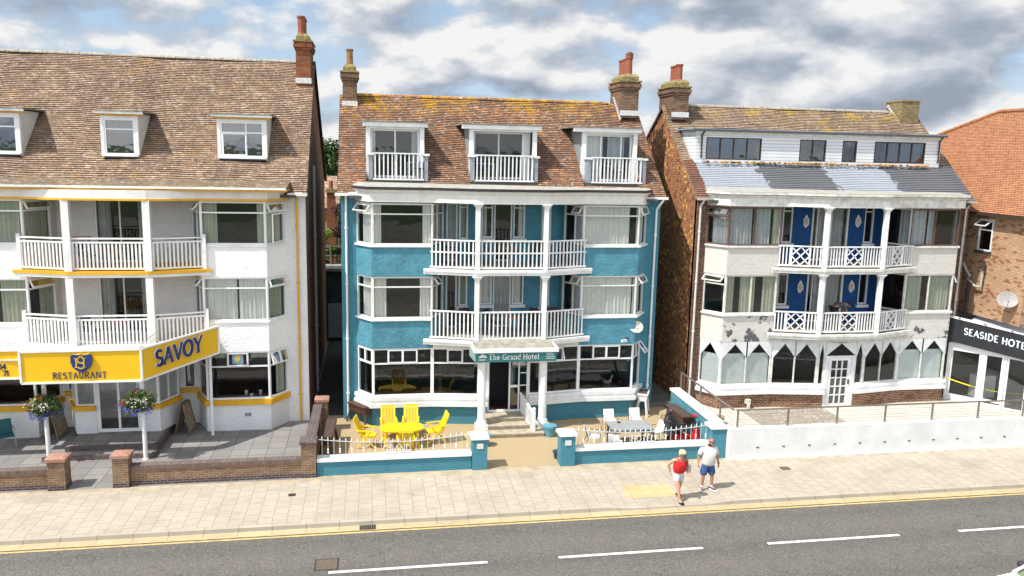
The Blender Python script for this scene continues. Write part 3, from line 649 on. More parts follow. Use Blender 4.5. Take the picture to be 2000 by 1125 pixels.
# porch
mb = MB(); px0, px1 = 3.78, 6.86
mb.hexa([(px0, 28.75, 3.20), (px1, 28.75, 3.20), (px1-.15, 29.75, 3.42), (px0+.0, 29.75, 3.42)], [(px0, 28.75, 3.26), (px1, 28.75, 3.26), (px1-.15, 29.75, 3.48), (px0, 29.75, 3.48)])
pr = mb.build('porch_canopy', feltroof, grand)
mb = MB(); mb.box(px0-.05, px1+.05, 28.66, 28.76, 3.16, 3.30); mb.box(px0-.06, px0+.02, 28.76, 29.6, 3.16, 3.30); mb.box(px1-.02, px1+.06, 28.76, 29.6, 3.16, 3.30); mb.build('canopy_edge', white, pr)
mb = MB(); mb.box(px0+.05, px1-.1, 28.85, 29.7, 3.0, 3.1); mb.box(px0+.02, px0+.1, 28.8, 29.7, 2.8, 3.16); mb.build('canopy_soffit', cream, pr)
for cx, cy in ((4.08, 29.0), (6.42, 29.0)):
    m = MB(); n = 20; prof = [(0.155, .5), (.15, 1.2), (.13, 2.7)]
    rings = []
    for r, z in prof: rings.append([(cx+(r-(.014 if i % 2 else 0))*math.cos(2*PI*i/(2*n)), cy+(r-(.014 if i % 2 else 0))*math.sin(2*PI*i/(2*n)), z) for i in range(2*n)])
    for A, B in zip(rings, rings[1:]):
        for i in range(2*n): j = (i+1) % (2*n); m.face([A[i], A[j], B[j], B[i]])
    c = m.build('porch_column', white, grand)
    m = MB(); m.box(cx-.23, cx+.23, cy-.23, cy+.23, 0.0, .34); m.rev((cx, cy, 0), [(.21, .34), (.22, .38), (.19, .43), (.2, .46), (.165, .5)], 24); m.build('column_base', white, c)
    m = MB(); m.rev((cx, cy, 0), [(.14, 2.7), (.17, 2.74), (.19, 2.8)], 24); m.box(cx-.2, cx+.2, cy-.2, cy+.2, 2.8, 3.0); m.build('column_capital', white, c)
stepm = mat('worn_step_stone', (.42, .36, .26), .85, mottle=.35, mscale=5, bump=.3)
for z0, z1, y0, x0, x1 in ((0, .16, 28.3, 4.12, 6.35), (.16, .31, 28.78, 4.3, 6.2), (.31, .46, 29.25, 4.3, 6.2)):
    m = MB(); m.box(x0, x1, y0, 30.05, z0+(.002 if z0 else 0), z1); m.box(x0-.02, x1+.02, y0-.03, y0+.2, z1-.04, z1+.002); m.build('entrance_step', stepm, grand)
mb = MB(); balusters(mb, (5.72, 29.9), (5.98, 28.5), .5, 1.25, .12, .035); m2 = mb.build('handrail', white, grand)
me = m2.data
for v in me.vertices:
    t = (29.9-v.co.y)/1.4; v.co.z -= .38*max(0, min(1, t))
mb = MB(); mb.box(5.93, 6.04, 28.42, 28.53, 0, .98); mb.rev((5.985, 28.475, .98), [(.06, 0), (.075, .05), (.04, .1)], 8); mb.build('newel_post', white, grand)
# ================================================================== THE WHITE HOTEL
SX = -8.87
savoy = thing('hotel_building', 'white four storey hotel with ochre trim, left of the teal hotel', 'hotel', (SX, 31, 0))
shell(savoy, SX, 6.5, whiteR, whiteB, (sideB, sideB), whiteB, 14.05, 36.7, rear=(44.2, 8.9))
sills(savoy, SX, white, o=.07)
for z, tz in ((W2, 8.12), (W1, 5.38)):
    hi = z[0] > 6
    W(savoy, SX, BAYL, 1, z, fm=upvc, tz=tz, curt=[(.6, 1, curtG), (0, .2, curtG)])
    W(savoy, SX, BAYL, 2, z, fm=upvc, tz=tz, opens=[(1, 30)], curt=[(.1, .95, curtG)] if hi else [(.5, 1, curtG)])
    W(savoy, SX, BAYR, 0, z, fm=upvc, tz=tz, cols=(1.2, 1), opens=[(3, 40)], curt=[(.4, 1, netc)])
    W(savoy, SX, BAYR, 1, z, fm=upvc, tz=tz, curt=[(0, .25, curtG), (.86, 1, curtG)] if hi else [(0, .52), (.55, 1)], sashes=())
    W(savoy, SX, BAYR, 2, z, fm=upvc, tz=tz, opens=[(1, 22)]+([(0, (14, 'r'))] if hi else []), curt=[(.2, 1, curtG)])
# ground floor bays
for bay, idx in ((BAYL, (0, 1, 2)), (BAYR, (0, 1, 2))):
    pl = plan(SX, bay); m = MB(); band(m, pl, .03, -.2, 0, 1.02); m.build('plinth_wall', whiteB, savoy)
    m = MB(); band(m, pl, .10, -.1, 1.0, 1.2); m.build('window_sill', yellowp, savoy)
    for i in idx:
        kw = dict(tcols=(1, 1, 1), sashes=(2,)) if i == 1 else dict(tcols=(1, 1) if (bay is BAYR and i == 2) else (1,))
        if bay is BAYR and i == 2: kw['opens'] = [(1, 16), (2, 16)]; kw['curt'] = [(.55, 1, curtG)]
        if bay is BAYR and i == 1: kw['curt'] = [(.02, .3, curtG, 2.75, 2.98), (.7, .98, curtG, 2.75, 2.98)]
        window(savoy, pl[i], pl[i+1], 1.2, 3.02, fm=upvc, tz=2.45, gl=glass, **kw)
pl = plan(SX, BAYR); sgx = Seg(pl[1], pl[2]); m = MB(); sgx.box(m, .93, 1.32, -.028, -.022, 2.55, 2.9); m.build('window_crest_panel', mat('crest_blue_panel', (.16, .30, .42), .6), savoy)
m = MB(); cu = 1.125
m.face([tuple(sgx.P(cu+x, -.015, z)) for x, z in ((-.1, 2.86), (.1, 2.86), (.1, 2.72), (.06, 2.65), (0, 2.61), (-.06, 2.65), (-.1, 2.72))]); m.build('window_crest', mat('crest_gold', (.55, .42, .05), .6), savoy)
# upper balcony back walls
for z, zt in ((6.12, 8.58), (3.42, 5.86)):
    t = zt-.3
    ops = [(-2.3, -2.0, z+.3, zt-.08), (-1.1, .62, z+.02, zt-.06)]
    backwall(savoy, SX, z, whiteB, ops, zt=zt, wins=[dict(tz=t-.1), dict(cols=(1, 1), curt=[(.02, .3, netc), (.85, .98, netc)])])
balcony(savoy, SX, 6.12, yellowp, white, 'savoy', ztop=8.58, caps=False, railh=1.15)
balcony(savoy, SX, 3.42, white, white, 'savoy', ztop=5.88, caps=False, railh=1.15)
# ground floor centre: projecting entrance with canted sides, recesses either side
gc = plan(SX, [(-1.85, 30.65), (-1.38, 29.62), (-.72, 29.62), (.78, 29.62), (1.38, 29.62), (1.85, 30.65)])
m = MB(); m.box(SX-2.4, SX+2.4, 31.5, 31.7, 0, 3.3); m.build('recess_wall', whiteB, savoy)
wa = wall_open(savoy, (SX-2.4, 31.3), (SX-1.75, 31.3), 0, 3.3, .18, [(.2, .5, 1.4, 2.7)], whiteB, 'recess_wall'); window(savoy, (SX-2.2, 31.3), (SX-1.9, 31.3), 1.4, 2.7, fw=.04, gl=dglass)
wa = wall_open(savoy, (SX+1.75, 31.3), (SX+2.5, 31.3), 0, 3.3, .18, [(.15, .55, 1.4, 2.75)], whiteB, 'recess_wall'); window(savoy, (SX+1.9, 31.3), (SX+2.3, 31.3), 1.4, 2.75, fw=.04, gl=dglass)
m = MB(); m.box(SX-2.3, SX-1.82, 31.18, 31.32, 1.22, 1.4); m.box(SX+1.75, SX+2.42, 31.18, 31.32, 1.22, 1.4); m.build('window_sill', yellowp, savoy)
m = MB(); band(m, gc[:3], .03, -.18, .3, 1.15); band(m, gc[3:], .03, -.18, .3, 1.15); m.build('plinth_wall', whiteB, savoy)
m = MB(); band(m, gc[:3], .12, -.1, 1.15, 1.32); band(m, gc[3:], .12, -.1, 1.15, 1.32); m.build('window_sill', yellowp, savoy)
m = MB(); m.prism(gc+[(gc[-1][0], 31.3), (gc[0][0], 31.3)], 2.95, 3.3); m.build('lintel', whiteB, savoy)
for i in (0, 1, 3, 4): window(savoy, gc[i], gc[i+1], 1.32, 2.95, fm=upvc, cols=(1,) if i in (1, 3) else (1, 1), gl=glass, curt=[(.1, .9, netc)] if i == 1 else None)
m = window(savoy, gc[2], gc[3], .32, 2.95, fm=upvc, cols=(1, 1), name='entrance_door', fw=.09, sashes=(0, 1), gl=glass)
k = MB(); sgx = Seg(gc[2], gc[3]); sgx.box(k, .62, .72, .03, .07, 1.3, 1.34); sgx.box(k, .78, .80, .0, .07, 1.2, 1.5); k.build('door_handle', mat('steel', (.5, .5, .5), .3, metal=1), m)
paveG = brick('grey_paving', (.215, .205, .20), (.26, .245, .235), (.10, .095, .09), bw=.6, bh=.6, ms=.012, dark=.2, offs=0, bump=.2)
stepB = mat('step_edge', (.12, .09, .08), .8, mottle=.4, mscale=8)
for z0, z1, xa, xb, y0 in ((.004, .15, -1.9, 1.62, 27.75), (.15, .30, -1.35, 1.62, 28.25)):
    m = MB(); m.box(SX+xa, SX+xb, y0, 31.3, z0, z1); st = m.build('entrance_step', [paveG], savoy)
    m = MB(); m.box(SX+xa-.006, SX+xb+.006, y0-.006, y0+.1, z0, z1+.003); m.box(SX+xb-.1, SX+xb+.008, y0, 31.2, z0, z1+.003); m.build('step_edging', stepB, st)
# eaves
pl = plan(SX, [(-6.5, 31.0)]+EAVEPL[1:-1]+[(5.85, 31.0)])
m = MB(); band(m, pl, .08, -.3, 8.62, 8.90); m.build('fascia', white, savoy)
m = MB(); band(m, pl, .13, -.1, 8.55, 8.62); m.build('fascia_trim', yellowp, savoy)
ys = 29.75; xr = SX+5.95
m = MB(); m.box(SX-6.6, xr, ys, 31.2, 8.90, 8.97); m.build('fascia_trim', yellowp, savoy)
m = MB(); m.box(SX-6.6, xr, ys-.1, ys+.02, 8.97, 9.04); m.build('gutter', white, savoy)
m = MB(); m.hexa([(SX-6.6, ys-.02, 8.98), (xr, ys-.02, 8.98), (xr, 31.4, 8.98), (SX-6.6, 31.4, 8.98)], [(SX-6.6, ys-.02, 9.04), (xr, ys-.02, 9.04), (xr, 31.4, 9.26), (SX-6.6, 31.4, 9.26)]); m.build('lean_to_roof', tiles('mossy_strip_tiles', (.23, .17, .11), (.28, .21, .13), lichen((.5, .26, .03), .60, .9, 1.6), .6), savoy)
rs = (14.05-8.9)/(36.7-30.9)
sd = [(-14.1, -12.3), (-9.62, -8.33), (-5.58, -3.8)]
sh = [(a+.04, b-.04, 9.95, 11.45) for a, b in sd]
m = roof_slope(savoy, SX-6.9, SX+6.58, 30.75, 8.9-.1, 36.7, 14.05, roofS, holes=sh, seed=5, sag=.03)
simple_roof(savoy, SX-6.9, SX+6.58, 44.3, 8.85, 36.7, 14.03, roofS)
ridge(savoy, SX-6.9, SX+6.05, 36.7, 14.08, mat('grey_ridge', (.38, .34, .28), .9, mottle=.4, mscale=5))
m = MB(); m.box(SX+5.9, SX+6.6, 30.62, 30.75, 8.72, 8.82); m.build('gutter', white, savoy)
m = MB(); m.box(SX+6.5, SX+6.58, 36.7, 36.8, 13.9, 14.0)
v = MB(); v.hexa([(SX+6.5, 36.6, 14.0), (SX+6.62, 36.6, 14.0), (SX+6.62, 44.4, 8.75), (SX+6.5, 44.4, 8.75)], [(SX+6.5, 36.6, 14.12), (SX+6.62, 36.6, 14.12), (SX+6.62, 44.4, 8.9), (SX+6.5, 44.4, 8.9)]); v.build('bargeboard', mat('dark_barge', (.03, .025, .04), .6), savoy)
chimney(savoy, SX+5.9, SX+6.48, 35.45, 37.3, 13.0, 14.75, chimO, [(SX+6.12, 35.7+.37*i, .78, .15) for i in range(4)])
for k, (a, b) in enumerate(sd):
    yf = 32.0; zt = 11.47; zb = 10.07; m = MB(); m.box(a, a+.12, yf, yf+.1, zb, zt); m.box(b-.12, b, yf, yf+.1, zb, zt); m.box(a+.12, b-.12, yf, yf+.1, zt-.1, zt); dm = m.build('dormer', white, savoy)
    m = MB(); m.box(a-.18, b+.22, yf-.16, yf-.08, zt+.06, zt+.13); m.build('gutter', mat('grey_gutter', (.55, .56, .55), .5, mottle=.3), dm)
    m = MB(); m.box(a-.14, b+.18, yf-.08, 34.0, zt+.14, zt+.20); m.build('dormer_roof', mossedge, dm)
    m = MB(); m.box(a-.1, b+.14, yf-.07, yf+.1, zt+.002, zt+.14); m.build('fascia_trim', yellowp, dm)
    m = MB()
    for x in (a, b-.06): m.hexa([(x, yf+.1, zb-.15), (x, yf+.1, zt+.1), (x, 34.0, zt+.1)], [(x+.06, yf+.1, zb-.15), (x+.06, yf+.1, zt+.1), (x+.06, 34.0, zt+.1)])
    m.build('dormer_cheek', mat('stained_white', (.66, .66, .62), .7, mottle=.25, mscale=5), dm)
    m = MB(); m.box(a+.02, b-.02, yf-.08, yf+.1, zb-.06, zb-.0); m.build('window_sill', white, dm)
    m = MB(); m.box(a+.06, b-.06, 33.6, 33.7, zb-.1, zt+.1); m.box(a+.06, b-.06, yf+.1, 33.7, zb-.12, zb-.05); m.build('dormer_room', mat('blue_grey_room', (.12, .14, .2), .9), dm)
    window(dm, (a+.12, yf+.02), (b-.12, yf+.02), zb, zt-.1, fm=upvc, cols=((1,) if k == 1 else (1.5, 1)), tz=(zt-.48 if k != 2 else zt-.5), gl=dglass, sashes=(0,) if k != 1 else (), curt=[(.05, .95, netc, zt-.62, zt-.12)])
m = MB(); m.box(SX+6.46, SX+6.5, 31.08, 31.14, 0, 8.85)
pipe(savoy, [(SX+6.18, 31.0, 8.7), (SX+6.18, 31.0, .02)], yellowp, r=.04)
pipe(savoy, [(SX+6.57, 35.0, 9.75), (SX+6.57, 35.0, .02)], mat('grey_pipe', (.42, .41, .40), .6), r=.06)
m = MB(); m.cyl((-5.74, 29.82, 0), (-5.74, 29.82, 3.1), .055, None, 10); m.build('porch_post', white, savoy)
m = MB(); m.box(-4.65, -4.42, 30.2, 30.215, .55, .68); m.build('air_vent', lead, savoy)
# ================================================================== THE PEELING HOTEL
TX = 19.25
third = thing('hotel_building', 'run-down hotel with peeling cream bays and blue balcony walls, right of the teal hotel', 'hotel', (TX, 31, 0))
shell(third, TX, 6.2, peel, blueB, (gableB, gableB), redB, 12.72, 35.5, zg=0)
sills(third, TX, oldwhite)
bf = brownframe
W(third, TX, BAYL, 0, W2, fm=bf, tz=8.12, opens=[(1, 30)], curt=[(.2, .9, netc)])
W(third, TX, BAYL, 1, W2, fm=bf, cols=(1, 1), curt=[(.03, .45, netc), (.5, .8, netc), (.85, 1, curtG)])
W(third, TX, BAYL, 2, W2, fm=oldwhite, cols=(1, 1))
W(third, TX, BAYR, 0, W2, fm=oldwhite, cols=(1,), curt=[(.5, .9, netc)])
W(third, TX, BAYR, 1, W2, fm=bf, cols=(1, 1), curt=[(0, .35, netc), (.4, .52, netc)])
W(third, TX, BAYR, 2, W2, fm=bf, cols=(1,), curt=[(.1, .9, netc)])
W(third, TX, BAYL, 0, W1, fm=oldwhite, tz=5.38, opens=[(1, 52)])
W(third, TX, BAYL, 1, W1, fm=oldwhite, cols=(1, 1), curt=[(0, .2, curtG), (.3, .6, curtG), (.75, 1, curtG)])
W(third, TX, BAYL, 2, W1, fm=oldwhite, cols=(1, 1))
W(third, TX, BAYR, 0, W1, fm=oldwhite, cols=(1,))
W(third, TX, BAYR, 1, W1, fm=oldwhite, cols=(1, 1), curt=[(.05, .4, curtG), (.55, .95, curtG)])
W(third, TX, BAYR, 2, W1, fm=oldwhite, tz=5.38, opens=[(1, 20)])
for z, zt in ((6.12, 8.58), (3.42, 5.86)):
    t = zt-.32
    ops = [(-1.98, -1.5, z+.78, zt-.1), (-.62, 1.12, z+.02, zt-.1), (1.85, 2.3, z+.78, zt-.1)]
    backwall(third, TX, z, blueB, ops, zt=zt, wins=[dict(tz=t, fw=.07), dict(cols=(.28, 1, 1.1), curt=[(.22, .9, netc)], fw=.09), dict(tz=t, fw=.07)])
balcony(third, TX, 6.12, oldwhite, white, 'third', ztop=8.58)
balcony(third, TX, 3.42, oldwhite, white, 'third', ztop=5.88)
cornice(third, TX, oldwhite, paleroof, oldwhite, lowm=mat('rotten_cream_timber', (.58, .52, .38), .8, mottle=.5, mscale=3))
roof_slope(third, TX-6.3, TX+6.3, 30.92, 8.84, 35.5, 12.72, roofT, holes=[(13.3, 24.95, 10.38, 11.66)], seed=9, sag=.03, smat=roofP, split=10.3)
simple_roof(third, TX-6.3, TX+6.3, 42.1, 8.2, 35.5, 12.70, roofT)
ridge(third, TX-5.6, TX+4.9, 35.5, 12.74, mat('grey_ridge', (.3, .3, .3)))
chimney(third, TX-6.18, TX-5.45, 34.5, 36.2, 12.05, 13.4, chimB, [(TX-5.82, 34.85, .76, .15), (TX-5.82, 35.2, .74, .14), (TX-5.82, 35.55, .74, .14)])
m = MB(); m.box(TX+5.2, TX+6.1, 34.9, 36.1, 12.0, 13.2); c = m.build('chimney', brick('mossy_chimney_brick', (.22, .16, .07), (.26, .2, .1), (.3, .26, .16), dark=.5), third)
m = MB(); m.box(TX+5.17, TX+6.13, 34.87, 36.13, 13.2, 13.27); m.build('chimney_cap', mossstone, c)
m = MB()
for i in range(9): m.cbox((TX+5.17, 34.85+i*.13, 12.1+i*.115), .05, .14, .1)
m.build('flashing', mortarw, third)
# weatherboarded box dormer
wb = brick('white_weatherboard', (.74, .76, .77), (.72, .74, .75), (.40, .42, .45), bw=30, bh=.14, ms=.012, dark=.03, bump=.5, rough=.6)
dx0, dx1, yf, zb, zt = 13.42, 24.85, 32.5, 10.3, 11.55
spans = [(13.88, 16.37, 4), (18.12, 19.35, 2), (20.12, 20.80, 1), (21.64, 24.1, 4)]
wo = wall_open(third, (dx0, yf), (dx1, yf), zb-.1, zt, .1, [(a-dx0, b-dx0, 10.36, 11.28) for a, b, n in spans], wb, 'dormer')
m = MB()
for x in (dx0-.02, dx1-.06): m.hexa([(x, yf+.1, zb-.3), (x, yf+.1, zt), (x, 34.35, zt)], [(x+.08, yf+.1, zb-.3), (x+.08, yf+.1, zt), (x+.08, 34.35, zt)])
m.build('dormer_cheek', wb, wo)
m = MB(); m.box(dx0-.2, dx1+.12, yf-.12, 34.5, zt+.02, zt+.09); m.build('dormer_roof', lead, wo)
m = MB(); m.box(dx0-.2, dx1+.15, yf-.2, yf-.12, zt-.03, zt+.05); m.build('gutter', mat('black_gutter', (.07, .075, .08), .6), wo)
m = MB(); m.box(dx0-.05, dx1+.05, yf-.1, yf, zt-.12, zt+.0); m.build('fascia', oldwhite, wo)
for a, b, n in spans: window(wo, (a, yf), (b, yf), 10.36, 11.28, fm=darkframe, cols=(1,)*n, gl=dglass, fw=.045, curt=[(.05, .95, netc, 10.45, 11.2)] if n == 4 and a > 20 else None)
m = MB(); m.box(dx0+.1, dx1-.1, 34.4, 34.5, 10, 11.5); m.box(dx0+.1, dx1-.1, 32.7, 34.4, 10.1, 10.2); m.build('attic_room', room, wo)
for x in (dx0+.3, dx1-.05): pipe(wo, [(x, yf-.16, zt-.03), (x-.06, yf-.06, zt-.2), (x-.06, yf-.06, zb+.1)], darkframe, r=.035, brackets=False)
m = MB(); random.seed(4)
for i in range(330):
    x = random.uniform(13.8, 24.2)
    if 0.5+.5*math.sin(x*2.1)+random.random()*.7 < .45: continue
    m.blob((x, 32.36+random.uniform(-.04, .06), 10.24+random.uniform(-.01, .05)), .05, .045, .035, 6, 4, jit=.2, mi=0 if random.random() < .75 else 1)
m.build('moss_clumps', [mat('orange_moss', (.50, .24, .02), .95, mottle=.4, mscale=30), mat('dark_moss', (.03, .03, .025), .95)], third)
m = MB(); m.box(TX-6.3, TX-5.5, 30.80, 30.92, 8.74, 8.84); m.box(TX+5.5, TX+6.35, 30.80, 30.92, 8.74, 8.84); m.build('gutter', mat('dirty_gutter', (.45, .42, .34), .7), third)
pw = mat('dirty_white_pipe', (.66, .63, .58), .6, mottle=.2)
pipe(third, [(TX-6.0, 30.85, 8.74), (TX-6.08, 31.0, 8.5), (TX-6.1, 31.0, .22)], pw)
pipe(third, [(TX+6.1, 30.85, 8.74), (TX+6.0, 31.0, 8.5), (TX+5.98, 31.0, 3.2)], pw)
# side wall corbels
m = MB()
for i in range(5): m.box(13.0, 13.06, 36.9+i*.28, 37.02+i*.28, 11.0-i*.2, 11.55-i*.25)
m.build('brick_corbel', mat('dark_corbel_brick', (.1, .05, .035)), third)  # corbels in one even dark brick colour
# ground floor: pointed boarded lights
TG = [(-5.72, 31.1), (-5.15, 30.25), (-2.9, 30.25), (-.98, 29.95), (-.66, 29.92), (.68, 29.92), (1.12, 29.95), (2.9, 30.25), (5.15, 30.25), (5.72, 31.1)]
tp = plan(TX, TG)
m = MB(); band(m, tp[:5], .04, -.2, 0.1, .80); band(m, tp[5:], .04, -.2, .1, .80); m.build('plinth_wall', plinthB, third)
m = MB()
for pp in (tp[:5], tp[5:]): band(m, pp, .17, -.1, .80, .95); band(m, pp, .10, -.1, .95, 1.04); band(m, pp, .14, -.1, 1.04, 1.16)
m.build('window_sill', white, third)
m = MB(); band(m, tp, .02, -.15, 2.98, 3.2); m.build('lintel', oldwhite, third)
boards = mat('painted_boards', (.70, .71, .70), .6, mottle=.16, mscale=4)
def gothic(p, q, n, z0=1.16, zs=2.3, zt=2.92, bl=None):
    w = window(third, p, q, z0, 2.99, fm=oldwhite, cols=(1,)*n, fw=.07)
    sg = Seg(p, q); L = sg.L; mb = MB(); W0_ = (L-.14)/n
    for i in range(n):
        a = .07+i*W0_+.02; b = a+W0_-.04; c = (a+b)/2
        for A in ([(a-.05, zs), (c, zt), (a-.05, zt+.08)], [(b+.05, zs), (b+.05, zt+.08), (c, zt)], [(a-.05, zt+.08), (c, zt), (b+.05, zt+.08)]):
            f = [tuple(sg.P(u, .025, z)) for u, z in A]; k = [tuple(sg.P(u, -.02, z)) for u, z in A]; mb.hexa(k, f)
    mb.build('pointed_board', boards, w)
    if bl:
        m3 = MB(); h = bl
        nn = 10
        for i in range(nn):
            u0, u1 = .08+(L-.16)*i/nn, .08+(L-.16)*(i+1)/nn; s = [.01*math.sin(i*2.1+h*9), .01*math.sin((i+1)*2.1+h*9)]
            m3.face([tuple(sg.P(u0, -.12+s[0], z0+.05)), tuple(sg.P(u1, -.12+s[1], z0+.05)), tuple(sg.P(u1, -.12+s[1], h)), tuple(sg.P(u0, -.12+s[0], h))])
        m3.build('blind', blind, w)
    return w
gothic(tp[0], tp[1], 1, bl=2.45); gothic(tp[1], tp[2], 2, bl=2.5); gothic(tp[2], tp[3], 2); gothic(tp[3], tp[4], 1)
gothic(tp[5], tp[6], 1); gothic(tp[6], tp[7], 2); gothic(tp[7], tp[8], 2, bl=2.5); gothic(tp[8], tp[9], 1, bl=2.4)
sg = Seg(tp[4], tp[5]); L = sg.L; mb = MB()
for A in ([(0, 2.42), (L/2, 2.95), (0, 2.99)], [(L, 2.42), (L, 2.99), (L/2, 2.95)]): mb.hexa([tuple(sg.P(u, -.02, z)) for u, z in A], [tuple(sg.P(u, .03, z)) for u, z in A])
sg.box(mb, 0, L, -.03, .04, 2.34, 2.42); sg.box(mb, 0, .17, -.03, .035, .22, 2.34); sg.box(mb, L-.17, L, -.03, .035, .22, 2.34); dsur = mb.build('door_surround', boards, third)
mb = MB(); mb.face([tuple(sg.P(.02, 0, 2.43)), tuple(sg.P(L-.02, 0, 2.43)), tuple(sg.P(L/2, 0, 2.94))]); mb.build('pane', glass, dsur)
a, b = sg.P(.17, 0, 0), sg.P(L-.17, 0, 0)
dr = window(third, a, b, .22, 2.34, fm=white, cols=(1, 1, 1), fw=.13, name='entrance_door', gl=dglass)
s2 = Seg(a, b); mb = MB()
for i in range(1, 5): z = .35+i*.372; s2.box(mb, .13, s2.L-.13, -.06, -.005, z-.02, z+.02)
mb.build('glazing_bar', white, dr); mb = MB(); s2.box(mb, s2.L-.09, s2.L-.05, .0, .06, 1.2, 1.4); mb.build('door_handle', darkframe, dr)
mb = MB(); mb.box(14.55+.7, 14.75+.7, 30.02, 30.2, .42, .6); mb.box(15.3, 15.4, 29.95, 30.05, .2, .42); mb.build('vent_box', mat('vent_cream', (.6, .62, .5), .6), third)
# ================================================================== GROUND, ROAD, PAVEMENT
random.seed(11)
def sheet(name, x0, x1, y0, y1, z, m, kind='structure', nx=1, ny=1, zf=None):
    mb = MB()
    for i in range(nx):
        for j in range(ny):
            a, b = x0+(x1-x0)*i/nx, x0+(x1-x0)*(i+1)/nx; c, d = y0+(y1-y0)*j/ny, y0+(y1-y0)*(j+1)/ny
            q = [(a, c), (b, c), (b, d), (a, d)]; mb.face([(x, y, z+(zf(x, y) if zf else 0)) for x, y in q])
    o = mb.build(name, m); o['kind'] = kind; return o
grassm = mat('grass_ground', (.085, .13, .04), .95, mottle=.45, mscale=.3, bump=.3)
sheet('ground', -3500, 3500, -2500, 4500, -.16, grassm)
def asph():
    m = bpy.data.materials.new('worn_asphalt'); m.use_nodes = True; nt = m.node_tree; b = nt.nodes['Principled BSDF']; L = nt.links; b.inputs['Roughness'].default_value = .88
    tc = nod(nt, 'ShaderNodeTexCoord').outputs['Object']; s = nod(nt, 'ShaderNodeSeparateXYZ'); L.new(tc, s.inputs[0])
    y = mth(nt, 'ADD', s.outputs[1], mth(nt, 'MULTIPLY', noise(nt, tc, 1.2, 5), .5))
    trk = mth(nt, 'ABSOLUTE', mth(nt, 'SINE', mth(nt, 'MULTIPLY', mth(nt, 'SUBTRACT', y, 19.55), 1.75)))
    base = mix(nt, noise(nt, tc, .6, 6, .7), (.072, .068, .062), (.105, .097, .088))
    base = mix(nt, mth(nt, 'MULTIPLY', mth(nt, 'SMOOTH_MIN', trk, 1., .2), mth(nt, 'MULTIPLY', noise(nt, tc, 2.5, 6, .7), .9)), base, (.155, .14, .122))
    sp = noise(nt, tc, 24, 6, .8); base = mix(nt, mth(nt, 'MULTIPLY', mth(nt, 'GREATER_THAN', sp, .55), .6), base, (.26, .24, .21))
    sp2 = noise(nt, tc, 45, 3, .7); base = mix(nt, mth(nt, 'MULTIPLY', mth(nt, 'LESS_THAN', sp2, .44), .6), base, (.03, .03, .032))
    seam = mth(nt, 'LESS_THAN', mth(nt, 'ABSOLUTE', mth(nt, 'SUBTRACT', mth(nt, 'ADD', s.outputs[1], mth(nt, 'MULTIPLY', noise(nt, tc, 3, 3), .06)), 17.0)), .012)
    base = mix(nt, seam, base, (.03, .03, .03))
    base = mix(nt, mth(nt, 'MULTIPLY', mth(nt, 'LESS_THAN', mth(nt, 'ABSOLUTE', mth(nt, 'SUBTRACT', noise(nt, tc, .5, 7, .6), .5)), .0016), mth(nt, 'GREATER_THAN', noise(nt, tc, .3, 2), .5)), base, (.04, .04, .04))
    base = mix(nt, mth(nt, 'MULTIPLY', mth(nt, 'GREATER_THAN', noise(nt, tc, 2.2, 3, .5), .68), .4), base, (.05, .05, .05))
    L.new(base, b.inputs['Base Color']); bp = nod(nt, 'ShaderNodeBump', Strength=.5, Distance=.01); L.new(sp, bp.inputs['Height']); L.new(bp.outputs['Normal'], b.inputs['Normal']); return m
sheet('road', -70, 110, 9.5, 21.95, -.1, asph())
flag = brick('pavement_flags', (.40, .35, .28), (.42, .372, .30), (.26, .225, .18), bw=.4, bh=.4, ms=.010, extra=stains, dark=.05, offs=.5, bump=.15, swap=True, light=(.38, .32, .25), lightamt=.03)
kerbm = brick('kerb_stone', (.38, .34, .275), (.43, .385, .31), (.2, .17, .14), bw=.915, bh=.5, ms=.01, dark=.1, offs=0, bump=.2)
gutm = brick('gutter_blocks', (.43, .35, .22), (.47, .39, .25), (.25, .2, .14), bw=.915, bh=.6, ms=.008, dark=.15, offs=0)
def drop(x):
    if x < 6.9 or x > 11.0: return 0
    if x < 7.8: return .075*(x-6.9)/.9
    if x > 10.1: return .075*(11.0-x)/.9
    return .075
def pz(x, y): return -drop(x)*max(0, min(1, (23.7-y)/1.5))
mb = MB(); XS = [-60]+[6+.25*i for i in range(24)]+[100]; YS = [22.15, 22.6, 23.1, 23.7, 25.0]
for a, b in zip(XS, XS[1:]):
    for c, d in zip(YS, YS[1:]): mb.face([(x, y, pz(x, y)) for x, y in ((a, c), (b, c), (b, d), (a, d))])
tag(mb.build('pavement', flag, merge=True), kind='structure')
sheet('pavement_edge', -60, 100, 25.0, 25.5, .0, mat('sandy_mortar', (.42, .35, .25), .9, mottle=.3, mscale=2, bump=.3))
mb = MB()
for a, b in zip(XS, XS[1:]):
    za, zb = -drop(a), -drop(b); mb.hexa([(a, 21.98, -.15), (b, 21.98, -.15), (b, 22.15, -.15), (a, 22.15, -.15)], [(a, 21.99, za+.002), (b, 21.99, zb+.002), (b, 22.15, zb+.002), (a, 22.15, za+.002)])
tag(mb.build('kerb', kerbm), kind='structure')
sheet('gutter_strip', -70, 110, 21.66, 21.98, -.096, gutm)
yl = mat('yellow_road_paint', (.52, .40, .15), .8, mottle=.35, mscale=6, col2=(.36, .29, .15)); wl = mat('white_road_paint', (.76, .75, .70), .8, mottle=.25, mscale=14)
for y, h in ((21.64, .07), (21.49, .085)): tag(MB().face([(-70, y, -.092), (110, y, -.092), (110, y+h, -.092), (-70, y+h, -.092)]).build('yellow_line', yl), kind='structure')
tag(MB().face([(-70, 21.575, -.094), (110, 21.575, -.094), (110, 21.64, -.094), (-70, 21.64, -.094)]).build('tar_seam', mat('tar', (.10, .06, .055), .9)), kind='structure')
